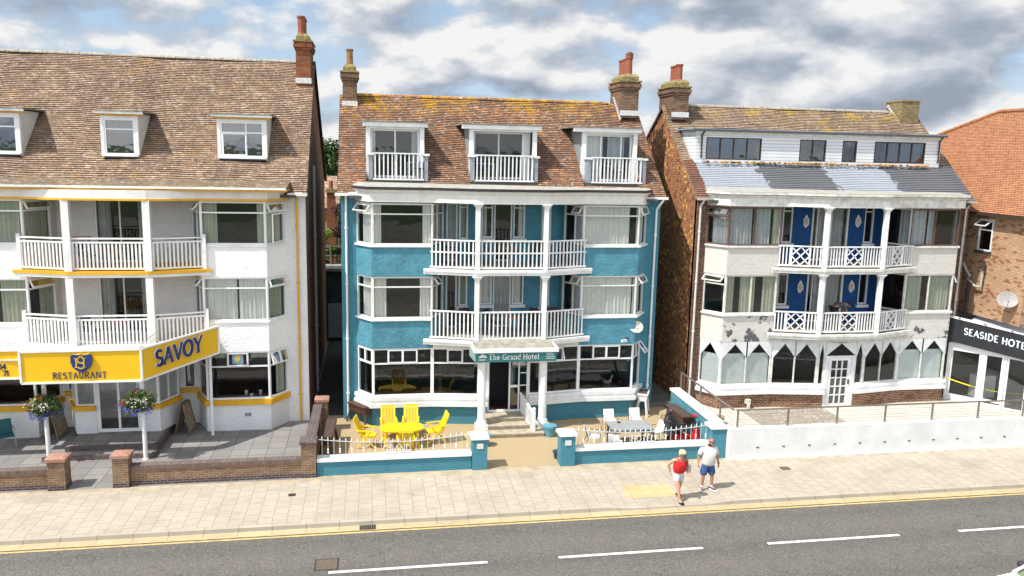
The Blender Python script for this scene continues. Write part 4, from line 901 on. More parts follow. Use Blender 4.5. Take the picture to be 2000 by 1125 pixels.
for i in range(-8, 14):
    x = -1.1+i*5.955; mb = MB(); mb.face([(x, 19.37, -.094), (x+4.05, 19.37, -.094), (x+4.05, 19.48, -.094), (x, 19.48, -.094)]); tag(mb.build('lane_marking', wl), kind='structure')
sheet('promenade', -200, 300, -60, 5.5, -.06, mat('promenade_ground', (.30, .28, .235), .95, mottle=.4, mscale=.15))
sheet('far_pavement', -70, 110, 5.5, 9.5, -.02, flag)
mb = MB(); mb.box(-70, 110, 9.35, 9.5, -.15, -.016); tag(mb.build('far_kerb', kerbm), kind='structure')
ycol = brick('tactile_paving', (.50, .385, .20), (.54, .42, .23), (.36, .28, .15), bw=.4, bh=.4, ms=.008, dark=.1, offs=0)
mb = MB()
for i in range(4):
    for j in range(2):
        a, b, c, d = 7.82+i*.4, 8.22+i*.4, 22.68+j*.42, 23.1+j*.42; mb.face([(x, y, pz(x, y)+.006) for x, y in ((a, c), (b, c), (b, d), (a, d))])
tag(mb.build('tactile_paving', ycol), 'yellow tactile paving slabs at the dropped kerb beside the woman', 'paving')
iron = mat('cast_iron', (.055, .05, .045), .6, mottle=.4, mscale=20, metal=.3); rusty = mat('rusty_cover', (.20, .15, .11), .8, mottle=.5, mscale=25, bump=1.0, bscale=60)
def cover(x0, x1, y0, y1, z, m, label, name='drain_cover', fm=None):
    t = thing(name, label, 'cover', ((x0+x1)/2, (y0+y1)/2, z)); MB().box(x0, x1, y0, y1, z-.01, z+.004).build('frame', fm or iron, t); MB().box(x0+.04, x1-.04, y0+.04, y1-.04, z, z+.009).build('plate', m, t); return t
cover(-1.47, -.86, 19.55, 20.15, -.1, rusty, 'rusty square manhole cover in the road beside the white lane line')
t = thing('drain_grating', 'black slotted drain grating set in the gutter by the kerb', 'drain', (-.1, 21.8, -.1)); mb = MB(); mb.box(-.36, .10, 21.67, 21.95, -.1, -.088); mb.build('frame', iron, t)
mb = MB()
for i in range(8):
    for j in range(2): mb.box(-.33+i*.053, -.305+i*.053, 21.70+j*.12, 21.79+j*.12, -.087, -.0865)
mb.build('slots', mat('slot_black', (.005, .005, .005)), t); mb = MB()
for i in range(9): mb.box(-.355+i*.053, -.332+i*.053, 21.68, 21.94, -.087, -.08)
mb.build('bars', rusty, t)
cover(-2.52, -2.30, 24.0, 24.2, .001, iron, 'small dark square stopcock cover in the pavement')
cover(13.78, 14.1, 24.15, 24.42, .001, rusty, 'brown square service cover set in the pavement right of the man')
mb = MB(); mb.rev((-2.1, 24.75, 0), [(.13, .001), (.13, .006)], 16, sy=1); tag(mb.build('round_cover', mat('grey_cover', (.36, .36, .36), .8)), 'small round grey cover in the pavement near the brick pier', 'cover')
# front yards
sheet('hotel_yard', -15.5, -2.28, 25.3, 50, .003, paveG)
agg = mat('bonded_gravel', (.46, .35, .20), .9, mottle=.35, mscale=45, bump=.5, bscale=90)
sheet('gravel_yard', -2.28, 12.2, 25.5, 31.6, .004, agg)
sheet('alley_floor', -2.3, -1.05, 31.6, 50, .005, mat('damp_alley', (.05, .055, .04), .9, mottle=.5)); sheet('alley_path', 11.45, 13.05, 31.3, 50, .006, mat('alley_concrete', (.2, .19, .17), .9, mottle=.5, mscale=2))
terr = brick('pale_terrace_slabs', (.50, .48, .43), (.54, .52, .465), (.36, .33, .28), bw=.3, bh=.3, ms=.012, dark=.06, offs=0, bump=.2)
MBt = MB(); MBt.box(12.35, 40, 25.4, 31.4, -.1, .2); tag(MBt.build('terrace', terr), kind='structure')
deck = brick('brown_paved_patch', (.27, .23, .18), (.31, .26, .21), (.5, .46, .4), bw=.2, bh=.1, ms=.01, dark=.4, bump=.3)
MBt = MB(); MBt.face([(14.95, 25.5, .206), (18.6, 25.5, .206), (18.6, 29.85, .206), (14.95, 29.95, .206)]); tag(MBt.build('paved_patch', deck), kind='structure')
MBt = MB()
for i in range(90):
    x = random.gauss(17.7, .9); y = random.gauss(27.8 if i % 3 else 29.5, .5); x = min(max(x, 14.9), 19.5); y = min(max(y, 25.8), 29.8); MBt.blob((x, y, .212), random.uniform(.01, .05), random.uniform(.01, .04), .006, 5, 3)
tag(MBt.build('paint_flakes', mat('paint_flake', (.8, .8, .78)), ), 'white flakes of fallen paint scattered over the brown paved patch of the terrace', 'paint flakes', kind='stuff')
# ================================================================== FRONT WALLS
pinkcap = mat('pink_capstone', (.36, .19, .14), .8, mottle=.3, mscale=8)
def pier(x, y, h, w, body, capm, label, cat='pier', base=None, dep=None, plate=False):
    dep = dep or w; t = thing('gate_pier', label, cat, (x, y, 0)); mb = MB(); mb.box(x-w/2, x+w/2, y-dep/2, y+dep/2, 0, h); mb.build('@shaft', body, t)
    if base: MB().box(x-w/2-.008, x+w/2+.008, y-dep/2-.008, y+dep/2+.008, 0, .15).build('base_course', base, t)
    m = MB(); e = .05; m.box(x-w/2-e, x+w/2+e, y-dep/2-e, y+dep/2+e, h, h+.09)
    m.hexa([(x-w/2-e, y-dep/2-e, h+.09), (x+w/2+e, y-dep/2-e, h+.09), (x+w/2+e, y+dep/2+e, h+.09), (x-w/2-e, y+dep/2+e, h+.09)], [(x-w/2+.06, y-dep/2+.06, h+.13), (x+w/2-.06, y-dep/2+.06, h+.13), (x+w/2-.06, y+dep/2-.06, h+.13), (x-w/2+.06, y+dep/2-.06, h+.13)])
    m.build('cap', capm, t)
    if plate: MB().box(x-.11, x+.11, y-dep/2-.02, y-dep/2-.002, h-.32, h-.14).build('name_plate', mat('plate_cream', (.7, .68, .6), .5, mottle=.3, mscale=30), t)
    return t
pier(-9.45, 25.52, .92, .5, gardenB, pinkcap, 'brown brick gate pier with pink cap, left side of the path opening', base=blueBrk)
pier(-7.62, 25.5, .95, .46, gardenB, pinkcap, 'brown brick gate pier with pink cap, right side of the path opening', base=blueBrk)
pier(-2.0, 25.6, 1.14, .46, gardenB, blueBrk, 'brown brick pier with dark cap at the corner beside the teal wall', base=blueBrk)
pier(-1.82, 29.9, 1.18, .42, gardenB, pinkcap, 'brown brick pier with pink cap at the alley end of the dividing wall')
def lowwall(x0, x1, label):
    t = thing('garden_wall', label, 'wall', ((x0+x1)/2, 25.55, 0)); MB().box(x0, x1, 25.42, 25.66, 0, .5).build('brickwork', gardenB, t); MB().box(x0, x1, 25.41, 25.67, 0, .15).build('base_course', blueBrk, t)
    MB().box(x0, x1, 25.40, 25.69, .5, .54).build('tile_creasing', mat('creasing', (.28, .16, .1), .8), t); MB().box(x0, x1, 25.38, 25.70, .54, .64).build('coping', soldier, t)
lowwall(-16, -9.7, 'low brown brick wall left of the path opening'); lowwall(-7.39, -2.23, 'long low brown brick wall in front of the white hotel forecourt')
t = thing('dividing_wall', 'brown brick dividing wall running back between the white and teal hotel yards', 'wall', (-1.9, 27.8, 0)); MB().box(-2.08, -1.84, 25.83, 29.69, 0, 1.02).build('brickwork', gardenB, t); MB().box(-2.12, -1.80, 25.83, 29.69, 1.02, 1.1).build('coping', blueBrk, t)
def tealwall(x0, x1, label):
    t = thing('garden_wall', label, 'wall', ((x0+x1)/2, 25.6, 0)); MB().box(x0, x1, 25.47, 25.72, 0, .48).build('brickwork', tealB, t); MB().box(x0-.0, x1, 25.42, 25.78, .48, .60).build('coping', white, t)
tealwall(-1.75, 3.27, 'low teal brick wall with white coping under the GRAND railing'); tealwall(6.82, 11.7, 'low teal brick wall with white coping under the HOTEL railing')
pier(3.54, 25.62, 1.06, .5, tealB, white, 'teal brick gate pier with white cap, left of the hotel path', plate=True); pier(6.54, 25.6, 1.06, .5, tealB, white, 'teal brick gate pier with white cap, right of the hotel path', plate=True)
pier(11.98, 25.68, 1.08, .52, tealB, white, 'teal brick corner pier with white cap beside the white terrace wall')
t = thing('dividing_wall', 'teal dividing wall with wide white coping beside the terrace', 'wall', (12.15, 28, 0)); MB().box(12.02, 12.24, 25.95, 30.2, 0, 1.06).build('brickwork', tealR, t); MB().box(11.98, 12.40, 25.99, 30.25, 1.06, 1.15).build('coping', white, t)
t = thing('terrace_wall', 'long white rendered terrace wall along the pavement below the steel railing', 'wall', (20, 25.3, 0))
MB().box(12.27, 45, 25.2, 25.5, 0, 1.12).build('wall', mat('terrace_white', (.70, .70, .69), .6, mottle=.14, mscale=1.2, bump=.1), t); mb = MB().box(12.27, 45, 25.12, 25.2, 0, .06); mb.build('plinth', oldwhite, t)
for i in range(14):
    x = 13.35+i*.985; m = MB(); m.box(x-.05, x+.05, 25.185, 25.202, .42, .455); m.build('recessed_light', mat('wall_light', (.06, .05, .045), .4), t)
# ornamental railings with letters
irono = mat('silver_railing', (.55, .60, .62), .4, mottle=.2, mscale=20); whitem = mat('white_metal', (.78, .78, .76), .4)
def stroke_text(mb, sg, txt, u0, z0, h, d, th, dep, sp=.12, serif=False, slant=0, curve=None, wid=1.0):
    u = u0
    for ch in txt:
        if ch == ' ': u += h*.38; continue
        w, strokes, ser = GLY[ch]; w *= wid
        def PP(x, y): yy = y*h; return sg.P(u+x*wid*h+slant*yy, d, z0+yy)
        for st in strokes:
            k = 1.0
            if isinstance(st, tuple): st, k = st
            for a, b in zip(st, st[1:]):
                A, B = PP(*a), PP(*b); dv = (B-A).normalized(); A = A-dv*th*.18*k; B = B+dv*th*.18*k; mb.bar(A, B, dep, th*k, up=tuple(dv.cross(sg.n))) if abs(dv.dot(sg.n)) < .9 else None
        if serif:
            for (x, y, hw) in ser: mb.bar(PP(x-hw, y), PP(x+hw, y), dep*.96, th*.42, up=(0, 0, 1))
        u += w*h+sp*h
    return u
def arc(cx, cy, rx, ry, a0, a1, n=9): return [(cx+rx*math.cos(math.radians(a0+(a1-a0)*i/n)), cy+ry*math.sin(math.radians(a0+(a1-a0)*i/n))) for i in range(n+1)]
GLY = {
 'S': (.55, [arc(.28, .74, .22, .24, 40, 270)+arc(.28, .26, .24, .24, 90, -140)[1:]], []),
 'A': (.72, [([(.04, 0), (.36, 1)], .6), [(.36, 1), (.68, 0)], ([(.16, .34), (.56, .34)], .6)], [(.04, 0, .1), (.68, 0, .11)]),
 'V': (.72, [[(.04, 1), (.36, 0)], ([(.36, 0), (.68, 1)], .6)], [(.04, 1, .11), (.68, 1, .1)]),
 'O': (.82, [arc(.4, .5, .36, .5, 0, 360, 18)], []),
 'Y': (.72, [[(.04, 1), (.36, .48)], ([(.36, .48), (.68, 1)], .6), [(.36, .48), (.36, 0)]], [(.04, 1, .11), (.68, 1, .1), (.36, 0, .13)]),
 'R': (.66, [[(.12, 0), (.12, 1)], [(.12, 1)]+arc(.34, .76, .24, .24, 90, -90)+[(.12, .52)], [(.32, .52), (.64, 0)]], [(.12, 0, .12), (.64, 0, .06), (.08, 1, .08)]),
 'E': (.58, [[(.12, 0), (.12, 1)], ([(.12, 1), (.52, 1)], .6), ([(.12, .52), (.42, .52)], .6), ([(.12, 0), (.54, 0)], .6)], [(.08, 0, .08), (.08, 1, .08)]),
 'T': (.64, [[(.32, 0), (.32, 1)], ([(.02, 1), (.62, 1)], .7)], [(.32, 0, .12)]),
 'U': (.72, [[(.1, 1), (.1, .3)]+arc(.36, .3, .26, .3, 180, 360)+[(.62, 1)]], [(.1, 1, .1), (.62, 1, .1)]),
 'N': (.76, [([(.1, 0), (.1, 1)], .7), [(.1, 1), (.66, 0)], ([(.66, 0), (.66, 1)], .7)], [(.1, 0, .1), (.1, 1, .09), (.66, 1, .1)]),
 'H': (.76, [[(.12, 0), (.12, 1)], [(.64, 0), (.64, 1)], ([(.12, .52), (.64, .52)], .7)], [(.12, 0, .12), (.12, 1, .12), (.64, 0, .12), (.64, 1, .12)]),
 'I': (.3, [[(.15, 0), (.15, 1)]], [(.15, 0, .12), (.15, 1, .12)]),
 'G': (.78, [arc(.42, .5, .36, .5, 50, 325, 14)+[(.72, .42)], ([(.46, .42), (.78, .42)], .7)], []),
 'D': (.76, [[(.12, 0), (.12, 1)], [(.12, 1), (.3, 1)]+arc(.3, .5, .4, .5, 90, -90, 12)+[(.12, 0)]], [(.08, 0, .08), (.08, 1, .08)]),
 'L': (.56, [[(.12, 1), (.12, 0)], ([(.12, 0), (.54, 0)], .7)], [(.12, 1, .12), (.08, 0, .06)]),
 'P': (.6, [[(.12, 0), (.12, 1)], [(.12, 1)]+arc(.32, .74, .24, .26, 90, -90)+[(.12, .48)]], [(.12, 0, .12)]),
 'M': (.86, [[(.1, 0), (.1, 1), (.43, .2), (.76, 1), (.76, 0)]], []),
 'h': (.56, [[(.12, 0), (.12, 1.02)], [(.12, .4)]+arc(.3, .42, .17, .24, 150, 0, 7)+[(.47, 0)]], [(.12, 0, .11), (.47, 0, .1), (.08, 1.02, .06)]),
 'e': (.54, [[(.06, .34), (.48, .34)]+arc(.27, .33, .21, .32, 3, 315, 12)], []),
 'r': (.42, [[(.12, 0), (.12, .66)], [(.12, .42)]+arc(.3, .46, .15, .2, 160, 60, 5)], [(.12, 0, .12), (.08, .66, .06)]),
 'a': (.54, [arc(.25, .45, .19, .2, 150, 0, 6)+[(.44, 0)], arc(.25, .18, .19, .18, 20, 340, 12)], [(.48, 0, .06)]),
 'n': (.56, [[(.12, 0), (.12, .66)], [(.12, .4)]+arc(.3, .42, .17, .24, 150, 0, 7)+[(.47, 0)]], [(.12, 0, .11), (.47, 0, .1), (.08, .66, .06)]),
 'd': (.56, [[(.46, 1.02), (.46, 0)], arc(.26, .33, .2, .33, 0, 360, 14)], [(.5, 0, .07), (.42, 1.02, .06)]),
 'o': (.54, [arc(.27, .33, .21, .33, 0, 360, 14)], []),
 't': (.36, [[(.16, .92), (.16, .15)]+arc(.28, .13, .12, .13, 180, 290, 4), ([(.02, .66), (.34, .66)], .8)], []),
 'l': (.26, [[(.13, 0), (.13, 1.02)]], [(.13, 0, .12), (.09, 1.02, .06)]),
 '5': (.55, [[(.5, 1), (.14, 1), (.1, .55)]+arc(.27, .32, .23, .32, 110, -150, 10)], []), '4': (.58, [[(.42, 0), (.42, 1), (.04, .3), (.56, .3)]], []),
 '7': (.52, [[(.04, 1), (.5, 1), (.18, 0)]], []), '1': (.3, [[(.05, .82), (.18, 1), (.18, 0)]], [(.18, 0, .1)]),
}
def railing(x0, x1, n, word, wu, label, hl):
    y = 25.6; t = thing('iron_railing', label, 'railing', ((x0+x1)/2, y, .60)); sg = Seg((x0, y), (x1, y)); L = sg.L
    def hz(u): w = abs(2*u/L-1); return .60+.42+.17*w**2
    pts = [tuple(sg.P(L*i/24, 0, hz(L*i/24))) for i in range(25)]; MB().tube(pts, .013, 6).build('top_rail', irono, t)
    for i in range(n):
        u = (i+.5)*L/n; h = hz(u); inw = wu[0]-.02 < u < wu[1]+.02; b = MB()
        b.cyl(sg.P(u, 0, .58 if not inw else h-.13), sg.P(u, 0, h+.02), .009, None, 5)
        b.rev(tuple(sg.P(u, 0, h)), [(.008, .0), (.02, .03), (.016, .06), (.002, .13)], 6, 1)
        if i % 2 and not inw: b.rev(tuple(sg.P(u, 0, .74)), [(.008, -.02), (.03, .0), (.012, .04), (.026, .055), (.012, .07), (.03, .11), (.008, .14)], 6, 1)
        b.build('bar', [irono, whitem], t)
    m = MB(); stroke_text(m, sg, word, wu[0], .68, .22, .0, .024, .02, sp=.10); m.build('letters', whitem, t)
    m = MB(); m.box(x0+wu[0]-.03, x0+wu[1]+.03, y-.01, y+.01, .655, .67); m.build('letter_rail', whitem, t)
railing(-1.68, 3.24, 26, 'GRAND', (2.05, 2.98), 'silver railing with GRAND in white letters on the teal wall', 0); railing(6.86, 11.66, 26, 'HOTEL', (1.98, 2.82), 'silver railing with HOTEL in white letters on the teal wall', 0)
# steel terrace railing
steel = mat('bronze_steel', (.30, .26, .22), .35, metal=.6, mottle=.15)
t = thing('steel_railing', 'brushed steel post and cable railing along the white terrace wall', 'railing', (20, 25.4, .9))
for i in range(16): x = 12.62+i*1.90; MB().box(x-.03, x+.03, 25.36, 25.40, 1.12, 1.74).build('post', steel, t)
MB().box(12.55, 42, 25.35, 25.42, 1.74, 1.78).build('handrail', steel, t)
m = MB()
for k in range(5): m.cyl((12.6, 25.38, 1.21+.1*k), (42, 25.38, 1.21+.1*k), .004, None, 4)
m.build('cables', steel, t)
t = thing('steel_railing', 'short steel post and cable railing running back beside the teal dividing wall', 'railing', (12.5, 28, .2))
for y in (30.3, 28.3, 26.5): MB().box(12.44, 12.50, y-.02, y+.02, .2, 1.74).build('post', steel, t)
MB().box(12.44, 12.51, 25.42, 30.35, 1.74, 1.78).build('handrail', steel, t)
m = MB()
for k in range(5): m.cyl((12.47, 25.42, 1.2+.1*k), (12.47, 30.3, 1.2+.1*k), .004, None, 4)
m.build('cables', steel, t)
# ================================================================== SIGNS
navy = mat('navy_letters', (.012, .035, .16), .4); gold = mat('gold_letters', (.75, .48, .06), .5); signY = mat('sign_yellow', (.80, .47, .008), .35, mottle=.03)
t = thing('canopy_sign', 'yellow canopy sign board reading SAVOY and RESTAURANT over the white hotel entrance', 'sign', (SX, 27.4, 2.8))
cp = [(-16, 27.85), (-11.2, 27.85), (-11.06, 27.42), (-7.42, 27.42), (-5.42, 29.85)]
def panel(p, q, z0, z1, z2, z3, nm='sign_panel'):
    a, b = Vector((p[0], p[1], 0)), Vector((q[0], q[1], 0)); n = Seg(p, q).n; m = MB(); ti = .05
    m.hexa([(*(a.xy), z0), (*(b.xy), z2), (*((b-n*.08).xy), z2), (*((a-n*.08).xy), z0)], [(*(a.xy), z1), (*(b.xy), z3), (*((b-n*.08).xy), z3), (*((a-n*.08).xy), z1)]); o = m.build(nm, signY, t)
    f = MB()
    for (A, za), (B, zb) in (((a, z0), (b, z2)), ((a, z1), (b, z3)), ((a, z0), (a, z1)), ((b, z2), (b, z3))): f.bar(Vector((A.x, A.y, za))+n*.012, Vector((B.x, B.y, zb))+n*.012, .06, .06)
    f.build('trim', white, o)
panel(cp[0], cp[1], 2.86, 3.8, 2.86, 3.8); panel(cp[1], cp[2], 2.86, 3.8, 2.84, 3.82); panel(cp[2], cp[3], 2.80, 3.84, 2.80, 3.86); panel(cp[3], cp[4], 2.80, 3.86, 3.1, 4.06)
m = MB()
for poly in ([(-16, 27.9), (-14, 27.9), (-14, 29.8), (-16, 29.8)], [(-14, 27.9), (-12.6, 27.9), (-12.6, 28.05), (-14, 28.05)], [(-14, 28.5), (-12.6, 28.5), (-12.6, 29.8), (-14, 29.8)], [(-12.6, 27.9), (-9.1, 27.6), (-9.1, 30.3), (-12.6, 29.8)], [(-9.1, 27.5), (-7.5, 27.5), (-7.2, 27.75), (-9.1, 27.75)], [(-9.1, 28.2), (-6.85, 28.2), (-5.5, 29.9), (-5.5, 30.2), (-9.1, 30.3)]): m.prism(poly, 3.45, 3.5)
m.build('canopy_top', mat('canopy_grey', (.6, .6, .58), .7, mottle=.2), t)
s1 = Seg(cp[2], cp[3]); m = MB(); ue = stroke_text(m, s1, 'RESTAURANT', .93, 2.93, .20, .012, .023, .02, sp=.16, serif=True); m.build('lettering', navy, t)
cxu = 1.84; m = MB(); shp = [(-.31, 3.70), (-.16, 3.74), (-.155, 3.70), (0, 3.66), (.155, 3.70), (.16, 3.74), (.31, 3.70), (.32, 3.50), (.26, 3.32), (.13, 3.20), (0, 3.14), (-.13, 3.20), (-.26, 3.32), (-.32, 3.50)]
m.hexa([tuple(s1.P(cxu+x, .0, z)) for x, z in shp], [tuple(s1.P(cxu+x, .10, z)) for x, z in shp]); sh = m.build('crest_shield', navy, t)
m = MB(); stroke_text(m, s1, 'H', cxu-.20, 3.32, .29, .105, .035, .02, serif=True, wid=1.55); stroke_text(m, s1, 'S', cxu-.115, 3.27, .40, .118, .04, .02); m.build('monogram', gold, sh)
m = MB(); 
for c in (-.13, .13): 
    pts = arc(c, 3.78, .12, .05, 190, 350, 6); m.tube([tuple(s1.P(cxu+x, .05, z)) for x, z in pts], .018, 5)
m.build('crest_scroll', gold, sh)
s2 = Seg(cp[3], cp[4]); sl = (3.1-2.8)/s2.L
class Sl(Seg):
    def P(s, u, d, z): return Seg.P(s, u, d, z)+Vector((0, 0, sl*u))
s2s = Sl(cp[3], cp[4]); m = MB(); stroke_text(m, s2s, 'SAVOY', .48, 3.12, .54, .09, .088, .05, sp=.09, serif=True, slant=.0, wid=.88); m.build('raised_lettering', navy, t)
m = MB(); stroke_text(m, s2s, 'SAVOY', .48, 3.12, .54, .05, .112, .05, sp=.09, serif=True, wid=.88); m.build('lettering_edge', mat('chrome_edge', (.75, .76, .8), .3), t)
s0 = Seg((-12.6, 27.85), (-11.2, 27.85)); m = MB(); stroke_text(m, s0, '54', .72, 3.18, .17, .012, .028, .02, serif=True); m.build('lettering', navy, t); m = MB(); stroke_text(m, s0, '71', .84, 2.95, .17, .012, .028, .02, serif=True); m.build('lettering', navy, t)
for (x, y) in ((-7.5, 27.62), (-10.62, 27.95)):
    p = thing('canopy_post', 'white round post under the right end of the yellow canopy front' if x > -8 else 'white round post under the left end of the yellow canopy front', 'post', (x, y, 0)); MB().cyl((x, y, 0), (x, y, 2.84), .07, None, 14).build('shaft', white, p); MB().cyl((x, y, 0), (x, y, .03), .11, None, 12).build('foot_plate', white, p)
m = MB(); 
for i in range(12): m.hexa([(-7.95+i*.09, 28.9, 3.55+.07*i), (-7.9+i*.09, 28.9, 3.6+.07*i), (-7.9+i*.09, 29.3, 3.6+.07*i), (-7.95+i*.09, 29.3, 3.55+.07*i)], [(-7.95+i*.09, 28.9, 3.58+.07*i), (-7.85+i*.09, 28.9, 3.66+.07*i), (-7.85+i*.09, 29.3, 3.66+.07*i), (-7.95+i*.09, 29.3, 3.58+.07*i)]) if i < 8 else None
tag(m.build('corrugated_sheet', mat('grey_sheet', (.3, .31, .33), .5)), 'folded grey corrugated sheet lying on the yellow canopy roof', 'sheet')
# teal hotel sign
sgT = Seg((3.78, 28.74), (6.84, 28.74)); green = mat('sign_green', (.03, .155, .155), .35)
t = thing('fascia_sign', 'dark green fascia sign reading The Grand Hotel over the porch', 'sign', (5.3, 28.74, 2.78))
MB().box(3.78, 6.84, 28.70, 28.75, 2.80, 3.15).build('board', green, t)
m = MB(); sg3 = Seg((3.78, 28.70), (6.84, 28.70)); stroke_text(m, sg3, 'The Grand Hotel', .50, 2.895, .20, .008, .020, .012, sp=.10, serif=True, wid=1.06); m.build('lettering', whitem, t)
m = MB(); c = .27
def ln(a, b, w=.022): m.bar(sg3.P(c+a[0], .008, 3.0+a[1]), sg3.P(c+b[0], .008, 3.0+b[1]), .012, w, up=(0, 0, 1))
for a, b in (((-.14, .0), (0, .11)), ((0, .11), (.14, 0)), ((-.05, .02), (0, .065)), ((0, .065), (.05, .02)), ((-.14, 0), (-.07, -.02)), ((.14, 0), (.07, -.02)), ((-.07, -.02), (0, .03)), ((0, .03), (.07, -.02))): ln(a, b)
stroke_text(m, sg3, 'PATMAR', c-.145, 2.875, .045, .008, .009, .01, sp=.15); m.build('logo', whitem, t)
m = MB()
for z, a, b in ((3.10, 2.66, 2.90), (3.045, 2.68, 2.96), (2.97, 2.66, 2.98), (2.895, 2.66, 2.98)):
    m.box(3.78+a, 3.78+b, 28.692, 28.70, z, z+(.022 if z != 3.045 else .03))
m.build('small_print', mat('sign_small_print', (.5, .62, .6)), t)
MB().hexa([(3.66, 29.6, 2.85), (3.78, 28.75, 2.80), (3.80, 28.76, 2.80), (3.69, 29.61, 2.85)], [(3.66, 29.6, 3.2), (3.78, 28.75, 3.15), (3.80, 28.76, 3.15), (3.69, 29.61, 3.2)]).build('side_board', mat('sign_side', (.25, .36, .34), .4), t)
# ================================================================== SEASIDE HOTEL AND BRICK ANNEX
t = thing('hotel_frontage', 'single storey glazed hotel front with a flat grey roof, right edge of the photo', 'building', (26, 29, 0))
a38 = math.radians(38); P0 = Vector((24.86, 30.55)); D = Vector((math.sin(a38), -math.cos(a38)))
def fp(u, o=0): q = P0+D*u; n = Vector((D.y, -D.x)); return (q.x+n.x*o, q.y+n.y*o)
# segment must run so that its outward side faces the street
sF = Seg(fp(0), fp(4.6)); us = [0.0, 1.28, 1.34, 2.1, 2.16, 3.0, 3.06, 4.5]
window(t, fp(0), fp(1.3), .32, 2.62, fm=white, cols=(1,), fw=.14, gl=glass, name='glazed_panel')
window(t, fp(1.36), fp(2.1), .42, 2.62, fm=white, cols=(1,), fw=.09, gl=glass, name='glazed_panel')
window(t, fp(2.2), fp(3.0), .22, 2.62, fm=white, cols=(1,), fw=.08, gl=dglass, name='entrance_door')
window(t, fp(3.06), fp(4.6), .22, 2.62, fm=white, cols=(1, 1), fw=.08, gl=glass, name='glazed_panel')
m = MB(); 
for u in (-.03, 1.33, 2.15, 3.03): sF.box(m, u-.03, u+.03, -.1, .04, .2, 2.7)
sF.box(m, -.05, 4.6, -.1, .02, 2.42, 2.75); sF.box(m, 0, 2.1, -.09, .0, .2, .33); m.build('frame', white, t)
m = MB(); q = [fp(0, -.05), fp(4.6, -.05), (32, 26.9), (32, 33.4), (24.9, 33.4)]; m.prism([(24.95, 30.6), fp(4.6), (33, 27), (33, 34), (25.3, 34)], 3.48, 3.56); m.build('flat_roof', mat('grey_felt', (.16, .15, .15), .9, mottle=.4, mscale=2), t)
m = MB(); m.hexa([(*fp(.5, -.3), 3.56), (*fp(4.6, -.3), 3.5), (*fp(4.6, -2.2), 3.56), (*fp(.5, -2.2), 3.56)], [(*fp(.5, -.3), 3.66), (*fp(4.6, -.3), 3.6), (*fp(4.6, -2.2), 3.72), (*fp(.5, -2.2), 3.72)]); m.build('roof_panel', mat('pale_roof_panel', (.55, .57, .6), .6, mottle=.15), t)
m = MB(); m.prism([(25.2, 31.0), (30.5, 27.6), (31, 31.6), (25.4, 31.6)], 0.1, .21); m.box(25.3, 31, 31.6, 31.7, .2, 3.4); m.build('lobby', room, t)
m = MB(); m.box(26.3, 27.2, 30.4, 30.9, .2, 1.2); m.build('reception_desk', cream, t)
ts = thing('fascia_sign', 'long black fascia sign reading SEASIDE HOTEL at the right edge', 'sign', (26, 29, 2.7))
m = MB(); zt = lambda u: 3.86-.12*u; zb_ = lambda u: 2.84-.12*u
def sp_(u, d, z): return tuple(sF.P(u, d, z))
blk = mat('sign_black', (.022, .024, .028), .3, mottle=.3, mscale=6)
m.hexa([sp_(-.1, .2, zb_(0)), sp_(4.6, .2, zb_(4.6)), sp_(4.6, .0, zb_(4.6)), sp_(-.1, .0, zb_(0))], [sp_(-.1, .2, zt(0)), sp_(4.6, .2, zt(4.6)), sp_(4.6, .0, zt(4.6)), sp_(-.1, .0, zt(0))]); m.build('board', blk, ts)
m = MB(); m.bar(sp_(-.1, .1, zt(0)+.03), sp_(4.6, .1, zt(4.6)+.03), .26, .05); m.build('trim', white, ts)
m = MB()
for i in range(5): m.bar(sp_(.3+i*1.0, .2, zt(i)+.02), sp_(.3+i*1.0, .42, zt(i)+.05), .05, .04)
m.build('sign_lamp', darkframe, ts)
m = MB()
class Sk(Seg):
    def P(s, u, d, z): return Seg.P(s, u, d, z)-Vector((0, 0, .12*u))
sK = Sk(fp(0), fp(4.6)); stroke_text(m, sK, 'SEASIDE HOTEL', .52, 3.28, .27, .215, .05, .02, sp=.14, wid=.98); m.build('lettering', mat('sign_letters', (.72, .82, .86), .4), ts)
# annex
t = thing('brick_house', 'orange tiled brick house with a small open window beyond the peeling hotel', 'house', (29, 33, 0))
AX = 26.1; wall_open(t, (AX, 31.87), (AX, 28.3), 3.88, 8.3, .25, [(.75, 1.55, 6.72, 8.1)], orangeB, 'wall'); m = MB(); m.box(AX+.25, AX+.6, 29.9, 31.6, 6.2, 8.28); m.build('room', doorblack, t)
m = MB(); m.box(25.62, 34.5, 31.87, 44, 0, 8.3); m.build('rear_wall', brick('black_tile_hanging', (.06, .055, .06), (.09, .08, .085), (.2, .2, .2), dark=.4), t)
rp = [(26.75, 47.6, 8.25), (26.75, 26, 8.25)]
m = MB(); ex, ez, rx, rz = 25.78, 8.38, 30.15, 12.9
n = 62
for i in range(n):
    t0, t1 = i/n, (i+1)/n
    def Q(tt, front, h): x = ex+(rx-ex)*tt; z = ez+(rz-ez)*tt; y = 27.0 if front else (47.0-(47.0-35.5)*tt); return (x-.7*h, y, z+.7*h)
    m.face([Q(t0, 1, .016), Q(t1, 1, 0), Q(t1, 0, 0), Q(t0, 0, .016)]); m.face([Q(t0, 1, -.01), Q(t0, 1, .016), Q(t0, 0, .016), Q(t0, 0, -.01)])
m.face([(rx, 27.0, rz), (34.6, 27.0, 8.3), (34.6, 47, 8.3), (rx, 35.5, rz)]); m.face([(ex, 47, ez), (rx, 35.5, rz), (34.6, 47, 8.3)]); m.build('roof', roofO, t)
m = MB(); m.tube([(ex, 47, ez+.02), (rx, 35.5, rz+.04), (rx, 27.0, rz+.04)], .1, 8); m.build('ridge_tiles', roofO, t)
